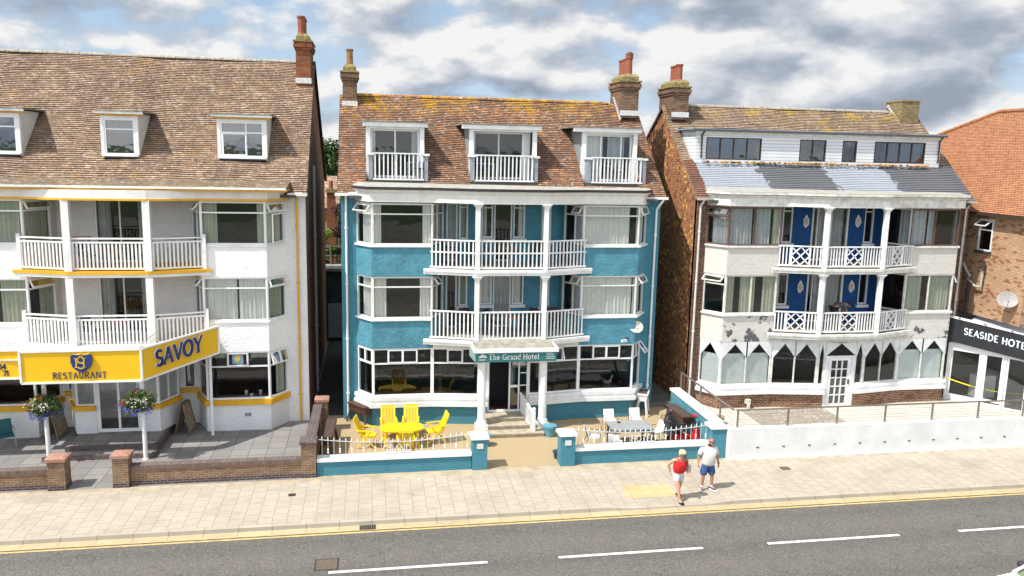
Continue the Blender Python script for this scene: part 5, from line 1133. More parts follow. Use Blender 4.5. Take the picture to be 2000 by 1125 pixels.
m = MB(); m.box(25.70, 25.82, 27.1, 31.95, 8.26, 8.36); m.build('gutter', darkframe, t)
wA = window(t, (AX-.02, 31.12), (AX-.02, 30.32), 6.72, 8.1, fm=upvc, tz=7.62, opens=[(1, 55)], gl=dglass)
MB().box(AX-.12, AX-.001, 30.27, 31.17, 6.62, 6.71).build('window_sill', darkframe, t)
m = MB(); gp_ = mat('grimy_pipe', (.5, .47, .4), .7, mottle=.4, mscale=10); m.tube([(AX-.14, 31.68, 6.08), (AX-.14, 31.44, 5.75), (AX-.14, 31.20, 5.55)], .06, 8); m.tube([(AX-.14, 31.30, 5.41), (AX-.16, 30.82, 5.17), (AX-.16, 30.48, 5.17), (AX-.16, 30.45, 6.08)], .05, 8); m.build('soil_pipe', gp_, t)
m = MB(); m.tube([(AX-.14, 31.20, 5.41), (AX-.14, 31.25, 3.78)], .06, 8); m.tube([(AX-.17, 30.43, 5.89), (AX-.17, 30.43, 6.32)], .07, 8); m.build('vent_pipe', darkframe, t)
def dish(label, c, face, r, m_, arm=True):
    t = thing('satellite_dish', label, 'satellite dish', c); n = Vector(face).normalized(); a = n.cross(Vector((0, 0, 1))).normalized(); b = a.cross(n); mb = MB(); N_ = 20; R_ = []
    for k in range(6): f = k/5; R_.append([tuple(Vector(c)+a*math.cos(2*PI*i/N_)*r*f*1.0+b*math.sin(2*PI*i/N_)*r*f*.88-n*(.16*r*(1-f*f))) for i in range(N_)])
    for A, B in zip(R_, R_[1:]):
        for i in range(N_): j = (i+1) % N_; mb.face([A[i], A[j], B[j], B[i]]); mb.face([tuple(Vector(p)-n*.012) for p in (B[i], B[j], A[j], A[i])])
    mb.build('dish', m_, t); mb = MB(); q = Vector(c)-b*r*.85; e = q+n*.42+b*.12
    mb.cyl(q, e, .012, None, 6); mb.blob(tuple(e), .035, .035, .035, 6, 4); mb.cyl(Vector(c)-n*.05, Vector(c)-n*.3-Vector((0, 0, .1)), .02, None, 6); mb.build('arm', mat('dish_arm', (.2, .2, .2), .5), t)
dish('round cream satellite dish on the teal bay beside the first floor window', (10.42, 30.2, 3.72), (-.2, -1, .35), .27, mat('dish_cream', (.62, .60, .50), .5, mottle=.15, mscale=5))
dish('large grey satellite dish on the orange brick wall at the right edge', (AX-.3, 28.75, 4.95), (-.6, -.8, .5), .4, mat('dish_grey', (.32, .30, .29), .6, mottle=.2))
t = thing('security_camera', 'white bullet security camera below the teal bay near the satellite dish', 'camera', (9.95, 30.1, 3.2)); MB().cbox((9.88, 30.02, 3.2), .26, .09, .09, rz=.4).build('body', white, t); MB().box(10.0, 10.08, 30.08, 30.22, 3.22, 3.3).build('bracket', darkframe, t)
# ================================================================== FURNITURE AND PROPS
random.seed(21)
yel = mat('yellow_resin', (.82, .56, .01), .4, mottle=.05); blackm = mat('black_metal', (.03, .03, .032), .45); cushw = mat('white_cushion', (.74, .74, .72), .9, mottle=.08, bump=.2)
brownw = mat('dark_brown_wood', (.085, .035, .022), .6, mottle=.35, mscale=8); greyw = brick('grey_slats', (.30, .31, .32), (.34, .35, .36), (.12, .12, .12), bw=2.5, bh=.09, ms=.008, dark=.1, offs=0)
def folding_chair(label):
    t = thing('garden_chair', label, 'chair', (0, 0, 0), 'yellow folding garden chairs round the table')
    m = MB()   # faces -Y (front), back at +Y leaning
    def B(x, s): return (x, .22+s*.26, .44+s*.64)
    for x in (-.24, .24): m.bar(B(x, -.05), B(x, .98), .05, .035)
    for k in range(8): x = -.19+k*.38/7; m.bar(B(x, .0), B(x, .95), .036, .02)
    m.bar(B(-.25, .97), B(.25, .97), .03, .09); m.bar(B(-.24, .03), B(.24, .03), .03, .05); m.build('backrest', yel, t)
    m = MB()
    for k in range(8): m.box(-.22+k*.056, -.175+k*.056, -.24, .22, .42, .445)
    m.box(-.25, .25, -.27, -.22, .40, .45); m.build('seat', yel, t)
    for s in (-1, 1):
        x = s*.28; MB().bar((x, -.26, .655), (x, .36, .675), .06, .03).build('armrest', yel, t)
        MB().bar((x-.01*s, -.36, 0), (x-.01*s, .30, .66), .045, .035).build('@leg', yel, t); MB().bar((x-.05*s, .40, 0), (x-.05*s, -.16, .64), .045, .035).build('@leg', yel, t)
    return t
c0 = folding_chair('yellow folding chair at the left end of the yellow table'); c0.location = (-.12, 27.95, .01); c0.rotation_euler = (0, 0, math.radians(78))
for x, y, r, l in ((2.25, 28.15, -82, 'yellow folding chair at the right end of the yellow table'), (.62, 28.75, 3, 'yellow folding chair behind the yellow table, nearer the wooden planter'), (1.42, 28.8, -4, 'yellow folding chair behind the yellow table, nearer the porch column'), (1.16, 26.85, 178, 'yellow folding chair tucked in front of the yellow table behind the railing')): dup(c0, (x, y, .01), math.radians(r), l)
t = thing('garden_table', 'oval yellow resin garden table in the teal hotel yard', 'table', (1.05, 27.95, 0)); m = MB(); pts = []
for i in range(32):
    a = 2*PI*i/32; cx, sy_ = math.cos(a), math.sin(a); pts.append((1.05+math.copysign(abs(cx)**.55, cx)*.77, 27.85+math.copysign(abs(sy_)**.7, sy_)*.46))
m.prism(pts, .70, .735); m.build('tabletop', yel, t); m = MB(); m.prism([(1.05+(x-1.05)*.93, 27.85+(y-27.85)*.9) for x, y in pts], .65, .70); m.build('apron', yel, t)
for sx in (-1, 1):
    for sy_ in (-1, 1): MB().bar((1.05+sx*.62, 27.95+sy_*.34, 0), (1.05+sx*.5, 27.95+sy_*.26, .66), .06, .05).build('@leg', yel, t)
def metal_chair(label):
    t = thing('garden_chair', label, 'chair', (0, 0, 0), 'black metal garden chairs with white cushions'); m = MB(); r = .011
    for s in (-1, 1):
        m.tube([(s*.23, -.22, 0), (s*.23, -.22, .62), (s*.23, .14, .64)], r, 5); m.tube([(s*.22, .38, 0), (s*.22, .2, .42), (s*.21, .36, .98)], r, 5); m.tube([(s*.23, -.22, .02), (s*.22, .38, .02)], r, 5)
    m.tube([(-.21, .36, .98), (-.1, .375, 1.02), (.1, .375, 1.02), (.21, .36, .98)], r, 5)
    for k in range(5): x = -.21+.42*k/4; m.tube([(x, .30, .82), (x+(.105 if k < 4 else -.105), .355, .99)], .006, 4)
    m.tube([(-.215, .30, .80), (.215, .30, .80)], .008, 4); m.tube([(-.23, -.22, .41), (.23, -.22, .41)], r, 5); m.tube([(-.22, .2, .42), (.22, .2, .42)], r, 5); m.build('frame', blackm, t)
    m = MB(); m.cbox((0, -.02, .455), .42, .42, .07); m.build('seat_cushion', cushw, t); m = MB(); m.cbox((0, .245, .66), .40, .36, .06, tilt=math.radians(72)); m.build('back_cushion', cushw, t); return t
m0 = metal_chair('black metal chair with white cushions behind the grey table, nearer the porch'); m0.location = (8.95, 28.45, .01)
for x, y, r, l in ((9.98, 28.5, -3, 'black metal chair with white cushions behind the grey table, nearer the white planter'), (10.28, 27.1, -78, 'black metal chair with white cushions at the right end of the grey table'), (7.85, 26.9, 82, 'black metal chair with white cushions at the left end of the grey table, tilted'), (8.45, 26.15, 150, 'low black metal chair with white cushions in front of the grey table')): dup(m0, (x, y, .01), math.radians(r), l)
t = thing('garden_table', 'rectangular grey slatted garden table in the teal hotel yard', 'table', (9.25, 27.1, 0)); MB().box(8.5, 10.05, 26.6, 27.65, .71, .745).build('tabletop', greyw, t); m = MB(); m.box(8.56, 9.99, 26.66, 27.59, .63, .71); m.build('apron', mat('grey_frame', (.10, .10, .11), .5), t)
for x in (8.6, 9.95):
    for y in (26.7, 27.55): MB().box(x-.035, x+.035, y-.035, y+.035, 0, .63).build('@leg', MATS['grey_frame'], t)
t = thing('ashtray', 'small dark ashtray on the grey garden table', 'ashtray', (8.95, 27.4, .745)); MB().rev((8.95, 27.4, .746), [(.05, 0), (.065, .035), (.055, .035), (.045, .012)], 12).build('bowl', blackm, t)
soil = mat('dry_soil', (.10, .06, .05), .95, mottle=.6, mscale=25, bump=1.0)
def trough(label, loc, rz, mt, L_=1.25, h=.78):
    t = thing('planter', label, 'planter', (0, 0, 0)); m = MB(); w = .42
    m.hexa([(-L_/2+.04, -w/2+.05, h-.32), (L_/2-.04, -w/2+.05, h-.32), (L_/2-.04, w/2-.05, h-.32), (-L_/2+.04, w/2-.05, h-.32)], [(-L_/2, -w/2, h), (L_/2, -w/2, h), (L_/2, w/2, h), (-L_/2, w/2, h)])
    m.bar((-L_/2, -w/2, h-.02), (L_/2, -w/2, h-.02), .05, .05); m.bar((-L_/2, w/2, h-.02), (L_/2, w/2, h-.02), .05, .05); m.bar((-L_/2, -w/2, h-.021), (-L_/2, w/2, h-.021), .05, .05); m.bar((L_/2, -w/2, h-.021), (L_/2, w/2, h-.021), .05, .05); m.build('trough', mt, t)
    m = MB(); m.box(-L_/2+.03, L_/2-.03, -w/2+.03, w/2-.03, h-.02, h+.006); m.build('soil', soil, t)
    for sx in (-1, 1):
        for sy_ in (-1, 1): MB().bar((sx*(L_/2+.04), sy_*(w/2+.02), 0), (sx*(L_/2-.1), sy_*(w/2-.1), h-.1), .07, .06).build('@leg', mt, t)
    t.location = loc; t.rotation_euler = (0, 0, rz)
trough('dark brown wooden trough planter on legs by the left bay of the teal hotel', (-.42, 30.55, 0), math.radians(-52), brownw, 1.05)
trough('dark brown wooden trough planter on legs against the brick dividing wall', (-1.5, 27.9, 0), math.radians(88), brownw, 1.9)
trough('dark brown wooden trough planter on legs behind the mobility scooter', (11.70, 28.45, 0), math.radians(93), brownw, 1.6)
trough('narrow white wooden planter on splayed legs by the right bay of the teal hotel', (10.95, 30.5, 0), math.radians(66), white, .8, .95)
def pot(label, x, y, r, h, mt, nm='flower_pot'):
    t = thing(nm, label, 'pot', (x, y, 0)); MB().rev((x, y, .005), [(r*.7, 0), (r*.95, h*.8), (r*1.08, h*.82), (r*1.1, h), (r*.97, h)], 18).build('pot', mt, t); MB().rev((x, y, h-.03), [(r*.96, 0), (r*.96, .03)], 18).build('soil', soil, t)
potb = mat('pale_blue_pot', (.10, .30, .38), .5, mottle=.2); pot('pale blue plant pot with dry soil beside the right porch column', 6.58, 28.32, .24, .42, potb); pot('pale blue plant pot half hidden behind the left gate pier', 3.98, 27.6, .24, .42, potb)
pot('small dark plant pot behind the left teal gate pier by the railing', 3.05, 26.3, .2, .3, mat('navy_pot', (.03, .05, .08), .5)); pot('small dark plant pot beside the right teal gate pier on the path', 6.36, 26.1, .16, .26, MATS['navy_pot'])
# mobility scooter
t = thing('mobility_scooter', 'red mobility scooter with a black high-backed seat in the corner of the yard', 'scooter', (0, 0, 0)); red = mat('red_plastic', (.42, .012, .02), .25); rub = mat('black_rubber', (.02, .02, .02), .8)
m = MB(); m.hexa([(-.55, -.24, .16), (-.02, -.24, .16), (-.02, .24, .16), (-.55, .24, .16)], [(-.5, -.2, .42), (-.12, -.2, .42), (-.12, .2, .42), (-.5, .2, .42)]); m.box(-.05, .5, -.22, .22, .12, .18); m.hexa([(.42, -.14, .14), (.72, -.14, .14), (.72, .14, .14), (.42, .14, .14)], [(.5, -.09, .5), (.62, -.09, .46), (.62, .09, .46), (.5, .09, .5)]); m.build('body', red, t)
for x, y, r in ((-.42, -.27, .14), (-.42, .27, .14), (.62, -.2, .11), (.62, .2, .11)):
    w_ = MB(); w_.cyl((x, y-.045, r), (x, y+.045, r), r, None, 16); wo_ = w_.build('wheel', rub, t); MB().cyl((x, y-.05, r), (x, y+.05, r), r*.5, None, 10).build('rim', mat('scooter_rim', (.6, .6, .6), .4, metal=.8), wo_)
m = MB(); m.cyl((-.3, 0, .4), (-.3, 0, .6), .05, None, 8); m.box(-.52, -.06, -.24, .24, .58, .68); m.build('seat', blackm, t)
m = MB(); m.hexa([(-.54, -.23, .66), (-.44, -.23, .66), (-.44, .23, .66), (-.54, .23, .66)], [(-.70, -.19, 1.18), (-.60, -.19, 1.18), (-.60, .19, 1.18), (-.70, .19, 1.18)]); m.blob((-.69, 0, 1.3), .07, .14, .1, 10, 6); m.cyl((-.66, 0, 1.14), (-.69, 0, 1.28), .025, None, 6); m.build('backrest', blackm, t)
for s in (-1, 1): MB().bar((-.55, s*.28, .84), (-.18, s*.28, .82), .06, .05).build('armrest', blackm, t)
m = MB(); m.cyl((.56, 0, .45), (.38, 0, .95), .035, None, 8); m.bar((.38, -.24, .98), (.38, .24, .98), .035); m.build('tiller', blackm, t); MB().blob((.42, 0, .98), .09, .11, .07, 10, 6).build('console', red, t)
m = MB(); m.hexa([(-.76, -.2, .4), (-.60, -.2, .4), (-.6, .2, .4), (-.76, .2, .4)], [(-.84, -.18, .95), (-.70, -.18, .95), (-.7, .18, .95), (-.84, .18, .95)]); m.build('seat_bag', mat('black_canvas', (.035, .035, .04), .9, bump=.4), t)
t.location = (11.38, 27.05, .01); t.rotation_euler = (0, 0, math.radians(14))
# balcony furniture
wick = mat('dark_wicker', (.05, .03, .04), .7, mottle=.4, mscale=30, bump=.5); alu = mat('aluminium', (.55, .56, .58), .3, metal=.7); tbl = mat('terracotta_tabletop', (.45, .20, .12), .6, mottle=.2)
def patio_chair(label, mt, fr):
    t = thing('balcony_chair', label, 'chair', (0, 0, 0), 'chairs on the hotel balconies'); MB().box(-.23, .23, -.22, .24, .40, .45).build('seat', mt, t); m = MB(); m.hexa([(-.23, .20, .45), (.23, .20, .45), (.23, .24, .45), (-.23, .24, .45)], [(-.21, .32, .92), (.21, .32, .92), (.21, .36, .92), (-.21, .36, .92)]); m.build('backrest', mt, t)
    for s in (-1, 1):
        MB().bar((s*.25, -.22, .65), (s*.25, .28, .67), .04, .03).build('armrest', fr, t)
        for y in (-.2, .24): MB().bar((s*.25, y, 0), (s*.25, y, .64 if y < 0 else .5), .028).build('@leg', fr, t)
    return t
def side_table(label, mt, fr):
    t = thing('balcony_table', label, 'table', (0, 0, 0), 'small tables on the hotel balconies'); MB().rev((0, 0, .68), [(.33, 0), (.34, .03)], 18).build('tabletop', mt, t)
    for k in range(3): a = 2*PI*k/3; MB().bar((.26*math.cos(a), .26*math.sin(a), 0), (.1*math.cos(a), .1*math.sin(a), .68), .028).build('@leg', fr, t)
    return t
pc = patio_chair('dark wicker chair on the upper teal balcony, behind the left railing', wick, wick); pc.location = (3.1, 30.95, 6.12); pc.rotation_euler = (0, 0, 1.2)
for x, y, z, r, l in ((6.55, 31.2, 6.12, -.4, 'dark wicker chair on the upper teal balcony, right of the centre door'), (7.4, 30.9, 6.12, -1.3, 'dark wicker chair on the upper teal balcony, behind the right railing'), (4.2, 31.1, 6.12, .5, 'dark wicker chair on the upper teal balcony, left of the centre door'),
  (3.75, 31.1, 3.42, .3, 'dark wicker chair on the lower teal balcony, beside the left column'), (4.75, 30.9, 3.42, .9, 'dark wicker chair on the lower teal balcony, left of the centre door'), (6.2, 31.0, 3.42, -.8, 'dark wicker chair on the lower teal balcony, right of the centre door'), (7.15, 31.0, 3.42, -.2, 'dark wicker chair on the lower teal balcony, behind the right railing')): dup(pc, (x, y, z), r, l)
ac = patio_chair('aluminium chair with navy mesh on the upper white hotel balcony, left of the table', mat('navy_mesh', (.02, .025, .09), .7), alu); ac.location = (-9.85, 30.5, 6.12); ac.rotation_euler = (0, 0, 1.1)
for x, y, z, r, l in ((-8.0, 30.6, 6.12, -1.2, 'aluminium chair with navy mesh on the upper white hotel balcony, right of the table'), (-9.8, 30.5, 3.42, 1.1, 'aluminium chair with navy mesh on the lower white hotel balcony, left of the table'), (-7.95, 30.5, 3.42, -1.2, 'aluminium chair with navy mesh on the lower white hotel balcony, right of the table'), (9.75, 31.95, 9.35, .2, 'aluminium chair with navy mesh on the right dormer balcony'), (1.75, 31.8, 9.35, -.9, 'aluminium chair with navy mesh on the left dormer balcony'), (4.5, 31.85, 9.35, .6, 'aluminium chair with navy mesh on the middle dormer balcony')): dup(ac, (x, y, z), r, l)
st = side_table('round terracotta topped table on the upper white hotel balcony, between the chairs', tbl, alu); st.location = (-8.9, 30.4, 6.12)
for x, y, z, l in ((-8.85, 30.4, 3.42, 'round terracotta topped table on the lower white hotel balcony'), (-10.7, 30.9, 6.48, None), (5.4, 30.6, 6.12, 'round terracotta topped table on the upper teal balcony'), (5.45, 30.5, 3.42, 'round terracotta topped table on the lower teal balcony')):
    if l: dup(st, (x, y, z), 0, l)
def bench(label, x, y, z): t = thing('wooden_bench', label, 'bench', (x, y, z)); MB().box(x-.42, x+.42, y-.14, y+.14, z+.98, z+1.02).build('top', tbl, t); [MB().box(x+s*.36-.02, x+s*.36+.02, y-.12, y+.12, z, z+.98).build('@leg', alu, t) for s in (-1, 1)]
bench('tall narrow orange topped bench on the upper white hotel balcony, at its right end', -6.75, 31.2, 6.12); bench('tall narrow orange topped bench on the upper white hotel balcony, behind the left column', -10.35, 31.2, 6.12)
# wall lanterns
lant = mat('cream_lantern', (.85, .83, .74), .5); lg = mat('amber_glass', (.75, .55, .25), .2)
for i, (x, z, l) in enumerate(((18.35, 7.82, 'white wall lantern on the upper blue wall, left of the glass door'), (20.78, 7.84, 'white wall lantern on the upper blue wall, right of the glass door'), (18.32, 4.98, 'white wall lantern on the lower blue wall, left of the glass door'), (20.75, 4.98, 'white wall lantern on the lower blue wall, right of the glass door'))):
    t = thing('wall_lantern', l, 'lantern', (x, 31.88, z), 'white lanterns on the blue balcony walls'); y = 31.84; m = MB()
    m.hexa([(x-.04, y+.055, z-.24), (x+.04, y+.055, z-.24), (x+.04, y+.06, z-.24), (x-.04, y+.06, z-.24)], [(x-.1, y+.04, z-.14), (x+.1, y+.04, z-.14), (x+.1, y+.06, z-.14), (x-.1, y+.06, z-.14)]); m.box(x-.12, x+.12, y+.03, y+.058, z-.14, z+.14); m.hexa([(x-.1, y+.04, z+.14), (x+.1, y+.04, z+.14), (x+.1, y+.06, z+.14), (x-.1, y+.06, z+.14)], [(x-.015, y+.055, z+.3), (x+.015, y+.055, z+.3), (x+.015, y+.06, z+.3), (x-.015, y+.06, z+.3)])
    m.build('back_plate', lant, t); m = MB(); m.rev((x, y-.04, z-.1), [(.03, -.05), (.07, 0), (.085, .16), (.03, .22), (.008, .28)], 6); m.build('lamp_body', lant, t); m = MB(); m.box(x-.05, x-.015, y-.125, y-.115, z-.07, z+.05); m.box(x+.015, x+.05, y-.125, y-.115, z-.07, z+.05); m.build('lamp_glass', lg, t)
# white hotel yard
def flowerball(label, x, y, z, seed, post=False):
    rnd = random.Random(seed); t = thing('hanging_basket', label, 'hanging basket', (x, y, z), 'flower baskets under the yellow canopy'); F_ = MB(); cols = {'white_flowers': MB(), 'blue_flowers': MB(), 'red_flowers': MB(), 'yellow_flowers': MB()}
    MB().rev((x, y, z-.22), [(.05, 0), (.2, .06), (.27, .2), (.28, .22)], 14).build('basket', mat('basket_moss', (.05, .05, .02), .9), t)
    def pt(r0=.75):
        while 1:
            v = Vector((rnd.uniform(-1, 1), rnd.uniform(-1, 1), rnd.uniform(-.7, 1)))
            if r0 < v.length < 1:
                a_ = math.atan2(v.y, v.x); k_ = .88+.2*math.sin(3*a_+seed)*math.cos(4*v.z+seed*2)+.1*math.sin(9*a_+5*v.z); v = v*k_
                if v.z < -.1 and rnd.random() < .3: v.z -= rnd.random()*.35
                return v
    def leaf(mb, p, s):
        a = Vector((rnd.uniform(-1, 1), rnd.uniform(-1, 1), rnd.uniform(-1, 1))).normalized(); b = a.cross(Vector((rnd.uniform(-1, 1), rnd.uniform(-1, 1), 1))).normalized(); mb.face([tuple(p-a*s), tuple(p+b*s*.55), tuple(p+a*s), tuple(p-b*s*.55)])
    for i in range(2600): v = pt(.35); leaf(F_, Vector((x+v.x*.58, y+v.y*.48, z+.14+v.z*.44)), rnd.uniform(.025, .05))
    for i in range(760):
        v = pt(.86)
        if v.y > .3 or (math.sin(v.x*9+seed*3)+math.cos(v.z*11) > .9): continue
        p = Vector((x+v.x*.60, y+v.y*.50, z+.12+v.z*.44)); k = 'blue_flowers' if v.z < -.15 else ('white_flowers' if abs(v.x) < .55 and v.z < .5 else ('red_flowers' if rnd.random() < .45 and v.x < .1 else ('yellow_flowers' if v.x < 0 and seed == 1 else None)))
        if k == 'blue_flowers': p.z -= rnd.random()*.12
        if k: leaf(cols[k], p, rnd.uniform(.022, .036)); leaf(cols[k], p+Vector((.01, -.01, .01)), rnd.uniform(.02, .03))
    F_.build('foliage', leafm, t); cm = {'white_flowers': (.75, .68, .60), 'blue_flowers': (.12, .12, .62), 'red_flowers': (.50, .02, .03), 'yellow_flowers': (.75, .62, .10)}
    for k, mb in cols.items():
        if mb.v: mb.build(k, mat(k, cm[k], .8), t)
    m = MB()
    for a in (0, 2.1, 4.2): m.cyl((x+.25*math.cos(a), y+.25*math.sin(a), z), (x, y, z+.75), .006, None, 4)
    m.build('hanging_chain', blackm, t)
def leafmat(name, c1, c2, tr=.25):
    m = bpy.data.materials.new(name); m.use_nodes = True; nt = m.node_tree; b = nt.nodes['Principled BSDF']; b.inputs['Roughness'].default_value = .55
    tc = nod(nt, 'ShaderNodeTexCoord').outputs['Object']; c = mix(nt, noise(nt, tc, 4, 5), c1, c2); g = nod(nt, 'ShaderNodeNewGeometry'); c = mix(nt, mth(nt, 'MULTIPLY', g.outputs['Random Per Island'], .45), c, tuple(min(1, x*1.7) for x in c2)); nt.links.new(c, b.inputs['Base Color'])
    b.inputs['Transmission Weight'].default_value = 0; tl = nod(nt, 'ShaderNodeBsdfTranslucent'); nt.links.new(c, tl.inputs[0]); mx = nod(nt, 'ShaderNodeMixShader'); mx.inputs[0].default_value = tr; o = nt.nodes['Material Output']; nt.links.new(b.outputs[0], mx.inputs[1]); nt.links.new(tl.outputs[0], mx.inputs[2]); nt.links.new(mx.outputs[0], o.inputs[0]); return m
leafm = leafmat('basket_leaves', (.03, .07, .015), (.08, .13, .03))
flowerball('hanging basket with red, yellow, white and blue flowers, left of the restaurant doors', -10.55, 27.7, 1.80, 1); flowerball('hanging basket of dense green leaves with white and blue flowers, right of the restaurant doors', -7.55, 27.4, 1.95, 2)
def aboard(label, x, y, rz):
    t = thing('menu_board', label, 'sign', (0, 0, 0)); fm_ = mat('board_frame', (.20, .15, .10), .6, mottle=.4)
    for s in (-1, 1):
        m = MB(); p, q = (0, s*.28, 0), (0, s*.04, 1.15); m.bar((-.3, *p[1:]), (-.3, *q[1:]), .05, .04); m.bar((.3, *p[1:]), (.3, *q[1:]), .05, .04); m.bar((-.3, *q[1:]), (.3, *q[1:]), .04, .05); m.bar((-.3, s*.25, .14), (.3, s*.25, .14), .04, .05); m.build('frame', fm_, t)
        m = MB(); m.face([(-.28, s*.25, .15), (.28, s*.25, .15), (.28, s*.045, 1.12), (-.28, s*.045, 1.12)]); m.build('panel', mat('food_poster', (.10, .07, .05), .4, mottle=.9, mscale=5, col2=(.35, .27, .16)), t)
    t.location = (x, y, .01); t.rotation_euler = (0, 0, rz)
aboard('dark wooden framed menu board standing left of the restaurant doors', -11.1, 30.0, math.radians(76)); aboard('dark wooden framed menu board standing right of the restaurant doors', -6.75, 30.2, math.radians(80))
tc_ = patio_chair('teal mesh chair with silver frame at the left edge of the forecourt', mat('teal_mesh', (.01, .09, .11), .6), alu); tc_.location = (-12.45, 29.3, .01); tc_.rotation_euler = (0, 0, .5)
# terrace by the seaside hotel
mc = patio_chair('silver framed black chair on the terrace by the glazed entrance', blackm, alu); mc.location = (27.3, 28.9, .2); mc.rotation_euler = (0, 0, -.6); mc['group'] = 'chairs on the hotel balconies'
t = thing('barrier_tape', 'yellow barrier tape strung across the glazed hotel front', 'tape', (26, 29.5, 1)); m = MB(); A_, B_ = Vector((24.75, 30.35, 1.15)), Vector((27.55, 28.35, .95))
for i in range(16):
    u0, u1 = i/16, (i+1)/16; f = lambda u: A_.lerp(B_, u)-Vector((0, 0, .22*math.sin(PI*u))); p, q = f(u0), f(u1); m.hexa([tuple(p), tuple(q), tuple(q+Vector((.003, .003, 0))), tuple(p+Vector((.003, .003, 0)))], [tuple(p+Vector((0, 0, .05))), tuple(q+Vector((0, 0, .05))), tuple(q+Vector((.003, .003, .05))), tuple(p+Vector((.003, .003, .05)))])
m.build('tape', mat('tape_yellow', (.80, .65, .02), .5), t)
t = thing('barrier_post', 'short post holding the yellow tape by the terrace railing', 'post', (27.55, 28.35, .2)); MB().cyl((27.55, 28.35, .2), (27.55, 28.35, 1.1), .04, None, 8).build('post', mat('wood_post', (.35, .27, .18), .8), t); MB().cyl((27.55, 28.35, .75), (27.55, 28.35, .95), .045, None, 8).build('tape_wrap', MATS['tape_yellow'], t)
t = thing('paint_tub', 'small round stone coloured tub standing on the terrace behind the teal wall', 'tub', (13.35, 28.4, .2)); MB().rev((13.35, 28.4, .2), [(.15, 0), (.2, .28), (.21, .3), (.17, .3)], 14).build('tub', mat('old_tub', (.3, .24, .18), .8, mottle=.4), t); MB().rev((13.35, 28.4, .45), [(.185, 0), (.185, .01)], 14).build('soil', soil, t)
# dining tables seen through glass
def dtable(label, x, y, z): 
    t = thing('dining_table', label, 'table', (x, y, z)); MB().rev((x, y, z), [(.25, 0), (.25, .02), (.05, .04), (.05, .70)], 10).build('pedestal', brownw, t); MB().rev((x, y, z+.70), [(.55, 0), (.55, .03)], 18).build('tabletop', mat('dining_cloth', (.10, .09, .10), .8), t)
    for k in range(3):
        a = k*2.1+.5; g = thing('folded_napkin', label.replace('dining table', 'white folded napkin standing on the dining table')[:90]+(', left', ', right', ', back')[k], 'napkin', (x+.3*math.cos(a), y+.3*math.sin(a), z+.73)); m = MB(); m.rev((x+.3*math.cos(a), y+.3*math.sin(a), z+.735), [(.03, 0), (.05, .08), (.07, .19), (.01, .1)], 7); m.build('napkin', cushw, g)
dtable('dining table inside the white hotel bay window', -4.45, 30.95, .35)
# ================================================================== BACKGROUND IN THE GAPS
def tree(label, x, y, h, r, lm, seed, trunkh=None, nm='tree', n=5200, ls=.16, squash=.85, name2='crown'):
    rnd = random.Random(seed); t = thing(nm, label, nm.replace('_', ' '), (x, y, 0)); th = trunkh or h*.4; m = MB(); bark = mat('bark', (.09, .07, .05), .9, mottle=.4, bump=.5)
    m.cyl((x, y, 0), (x+.1, y, th), r*.09, r*.055, 8); cs = []
    for k in range(9):
        a = rnd.uniform(0, 2*PI); rr_ = rnd.uniform(.25, .75)*r; e = (x+rr_*math.cos(a), y+rr_*math.sin(a), th+(h-th)*rnd.uniform(.15, .8)); m.cyl((x+.1, y, th*rnd.uniform(.7, 1)), e, r*.04, r*.012, 5); cs.append((e, r*rnd.uniform(.3, .55)))
    m.build('trunk', bark, t); cs.append(((x, y, h-r*.45), r*.45)); F_ = MB()
    for i in range(n):
        c, cr = rnd.choice(cs); v = Vector((rnd.gauss(0, 1), rnd.gauss(0, 1), rnd.gauss(0, 1))).normalized()*cr*rnd.uniform(.55, 1.08); v.z *= squash; p = Vector(c)+v; s = ls*rnd.uniform(.6, 1.3)
        a = Vector((rnd.uniform(-1, 1), rnd.uniform(-1, 1), rnd.uniform(-.6, .6))).normalized(); b = a.cross(Vector((rnd.uniform(-.6, .6), rnd.uniform(-.6, .6), 1))).normalized(); F_.face([tuple(p-a*s), tuple(p-b*s*.5), tuple(p+a*s), tuple(p+b*s*.5)])
    F_.build(name2, lm, t)
gl_ = leafmat('dark_leaves', (.02, .05, .012), (.06, .10, .025)); gb = leafmat('bright_leaves', (.10, .20, .02), (.20, .32, .03)); gpur = leafmat('purple_leaves', (.03, .015, .02), (.07, .03, .04))
tree('tall dark green tree rising between the white and teal hotels', -3.4, 66, 11.6, 3.2, gl_, 1, n=6000, ls=.22); tree('bright green bush between the hotels, below the tall tree', -3.0, 56, 8.7, 1.7, gb, 2, n=3000, ls=.14)
tree('dark purple leaved shrub beside the teal hotel roof edge', -1.75, 47.2, 7.4, 1.0, gpur, 3, n=2200, ls=.10, nm='shrub'); tree('bright lime green shrub behind the flat roofed shed', -2.5, 46.6, 6.1, .9, gb, 4, n=2600, ls=.09, nm='shrub')
for i, (x, y, h, r) in enumerate(((-14, 85, 10, 4), (8, 90, 9.5, 4), (24, 80, 9, 4), (-30, 90, 11, 5), (40, 75, 10, 4.5), (3, 120, 10, 5))): tree(('broad dark tree far behind the white hotel', 'rounded tree far behind the teal hotel', 'low wide tree far behind the peeling hotel', 'large tree far off beyond the left edge', 'tree beyond the orange roofed house', 'most distant tree behind the hotels')[i], x, y, h, r, gl_, 20+i, n=2500, ls=.3)
t = thing('brick_house', 'small red brick house with a chimney seen in the gap between the hotels', 'house', (-3, 53, 0)); MB().box(-6, -2.05, 52, 58, 0, 6.9).build('wall', orangeB, t); c_ = MB().box(-2.62, -2.12, 51.2, 51.95, 0, 8.0).build('chimney', chimO, t); MB().rev((-2.37, 51.5, 8.0), [(.16, 0), (.13, .1), (.12, .5)], 8).build('chimney_pot', terracotta, c_)
